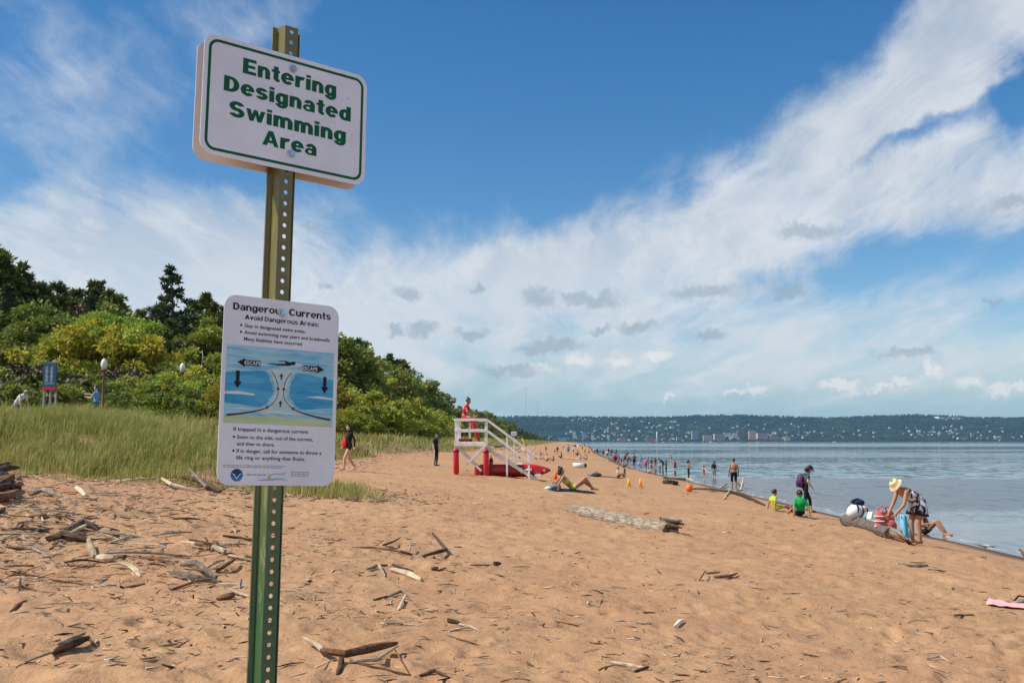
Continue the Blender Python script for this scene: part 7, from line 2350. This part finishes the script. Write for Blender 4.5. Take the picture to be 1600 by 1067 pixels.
q = hill_at(1025.5, .02)
o = empty('chimney_stack', q, 0, 'tall pale chimney stack on the far shore of the lake', 'chimney')
k = q.y / FPX
MB().tube([(0, 0, -8), (0, 0, 15 * k)], [1.0 * k, .55 * k], 12).build('shaft', H_MATS[0], o, True)
MB().box((0, 0, 1.2 * k), (4 * k, 3 * k, 2.6 * k)).build('boiler_house', H_MATS[2], o)
for lb, px, top, bot, w_ in (('tall thin radio mast on the far ridge, left of two', 821.5, 604, 653, 2.6), ('thin radio mast on the far ridge, right of two', 840, 627, 653, 2.0)):
    q = hill_at(px, .97)
    k = q.y / FPX
    o = empty('radio_mast', q, 0, lb, 'mast')
    H_ = EYE + (HORIZON - top) * k - q.z
    ms = MB()
    for a in range(3):
        x, y = w_ * math.cos(a * 2.094), w_ * math.sin(a * 2.094)
        ms.tube([(x, y, -5), (x * .3, y * .3, H_)], .5, 4)
    ms.build('leg_lattice', mat('mast_steel', (.28, .26, .26), .6), o)
    rg = MB()
    for z in np.arange(8, H_, 12):
        f_ = 1 - .7 * z / H_
        for a in range(3):
            t0, t1 = a * 2.094, (a + 1) * 2.094
            rg.tube([(w_ * f_ * math.cos(t0), w_ * f_ * math.sin(t0), z), (w_ * f_ * math.cos(t1), w_ * f_ * math.sin(t1), z + 6)], .3, 4)
    rg.build('lattice_bracing', mat('mast_steel', (.28, .26, .26), .6), o)
    gy = MB()
    for a in range(3):
        for zf in (.5, .95):
            gy.tube([(0, 0, H_ * zf), (H_ * .45 * math.cos(a * 2.094 + .5), H_ * .45 * math.sin(a * 2.094 + .5), -20)], .12, 3)
    gy.build('guy_wire', mat('mast_steel', (.28, .26, .26), .6), o)
# trees on the far hills read as one mass
n = 5200
px_ = hr_.uniform(640, 1700, n); fr2 = hr_.uniform(0, 1.0, n) ** .8
ys = HILL_Y + 20 + fr2 * 1500
xs = (px_ - 800) / FPX * ys
zs_ = hill_h(xs, ys)
hh = hr_.uniform(9, 19, n); rr = hr_.uniform(5, 11, n)
VV, FF = [], []
for k in range(6):
    t = k * math.pi / 3
    VV.append(np.stack([xs + rr * math.cos(t), ys + rr * math.sin(t), zs_ + hh * .35 * hr_.uniform(.6, 1.2, n)], 1))
VV.append(np.stack([xs, ys, zs_ + hh], 1)); VV.append(np.stack([xs, ys, zs_ - 2], 1))
V = np.stack(VV, 1).reshape(-1, 3)
qd = np.arange(n) * 8
F = np.stack([np.stack([qd + k, qd + (k + 1) % 6, qd + 6], 1) for k in range(6)] + [np.stack([qd + (k + 1) % 6, qd + k, qd + 7], 1) for k in range(6)], 1).reshape(-1, 3)
fm = np_mesh('hillside_forest', V, F, 3)
fm.materials.append(leaf_mat('far_forest', (.024, .050, .032), (.050, .076, .044), 0.0, .004))
tag(link('hillside_forest', fm), 'far off woods covering the hills across the lake', 'forest', kind='stuff')

# ================================================================== boats far out
HULL = mat('white_boat_hull', (.80, .80, .80), .35)
def boat(label, px, d, ln):
    x = (px - 800) / FPX * d
    o = empty('motor_boat', (x, d, 0), hr_.uniform(-.3, .3), label, 'boat')
    w_ = ln * .3
    vs = [(-ln / 2, -w_ / 2, -.3), (ln * .3, -w_ / 2, -.3), (ln / 2, 0, -.1), (ln * .3, w_ / 2, -.3), (-ln / 2, w_ / 2, -.3), (-ln / 2, -w_ * .6, ln * .13), (ln * .3, -w_ * .6, ln * .15), (ln * .58, 0, ln * .19), (ln * .3, w_ * .6, ln * .15), (-ln / 2, w_ * .6, ln * .13)]
    MB().add(vs, [(0, 1, 6, 5), (1, 2, 7, 6), (2, 3, 8, 7), (3, 4, 9, 8), (4, 0, 5, 9), (5, 6, 7, 8, 9), (4, 3, 2, 1, 0)]).build('hull', HULL, o)
    MB().box((0, 0, ln * .13 + ln * .09), (ln * .36, w_ * .8, ln * .18)).build('cabin', HULL, o, bevel=.05)
    MB().box((.02 * ln, 0, ln * .13 + ln * .12), (ln * .365, w_ * .82, ln * .07)).build('cabin_window', mat('boat_window', (.03, .04, .05), .1), o)
boat('white motor boat far out near the left part of the town', 1035, 2600, 9)
boat('white motor boat far out below the brick buildings, largest of the far boats', 1110, 2400, 11)
boat('white motor boat far out below the hospital block', 1182, 2600, 8)
boat('white motor boat far out at the right of the others', 1302, 2500, 9)
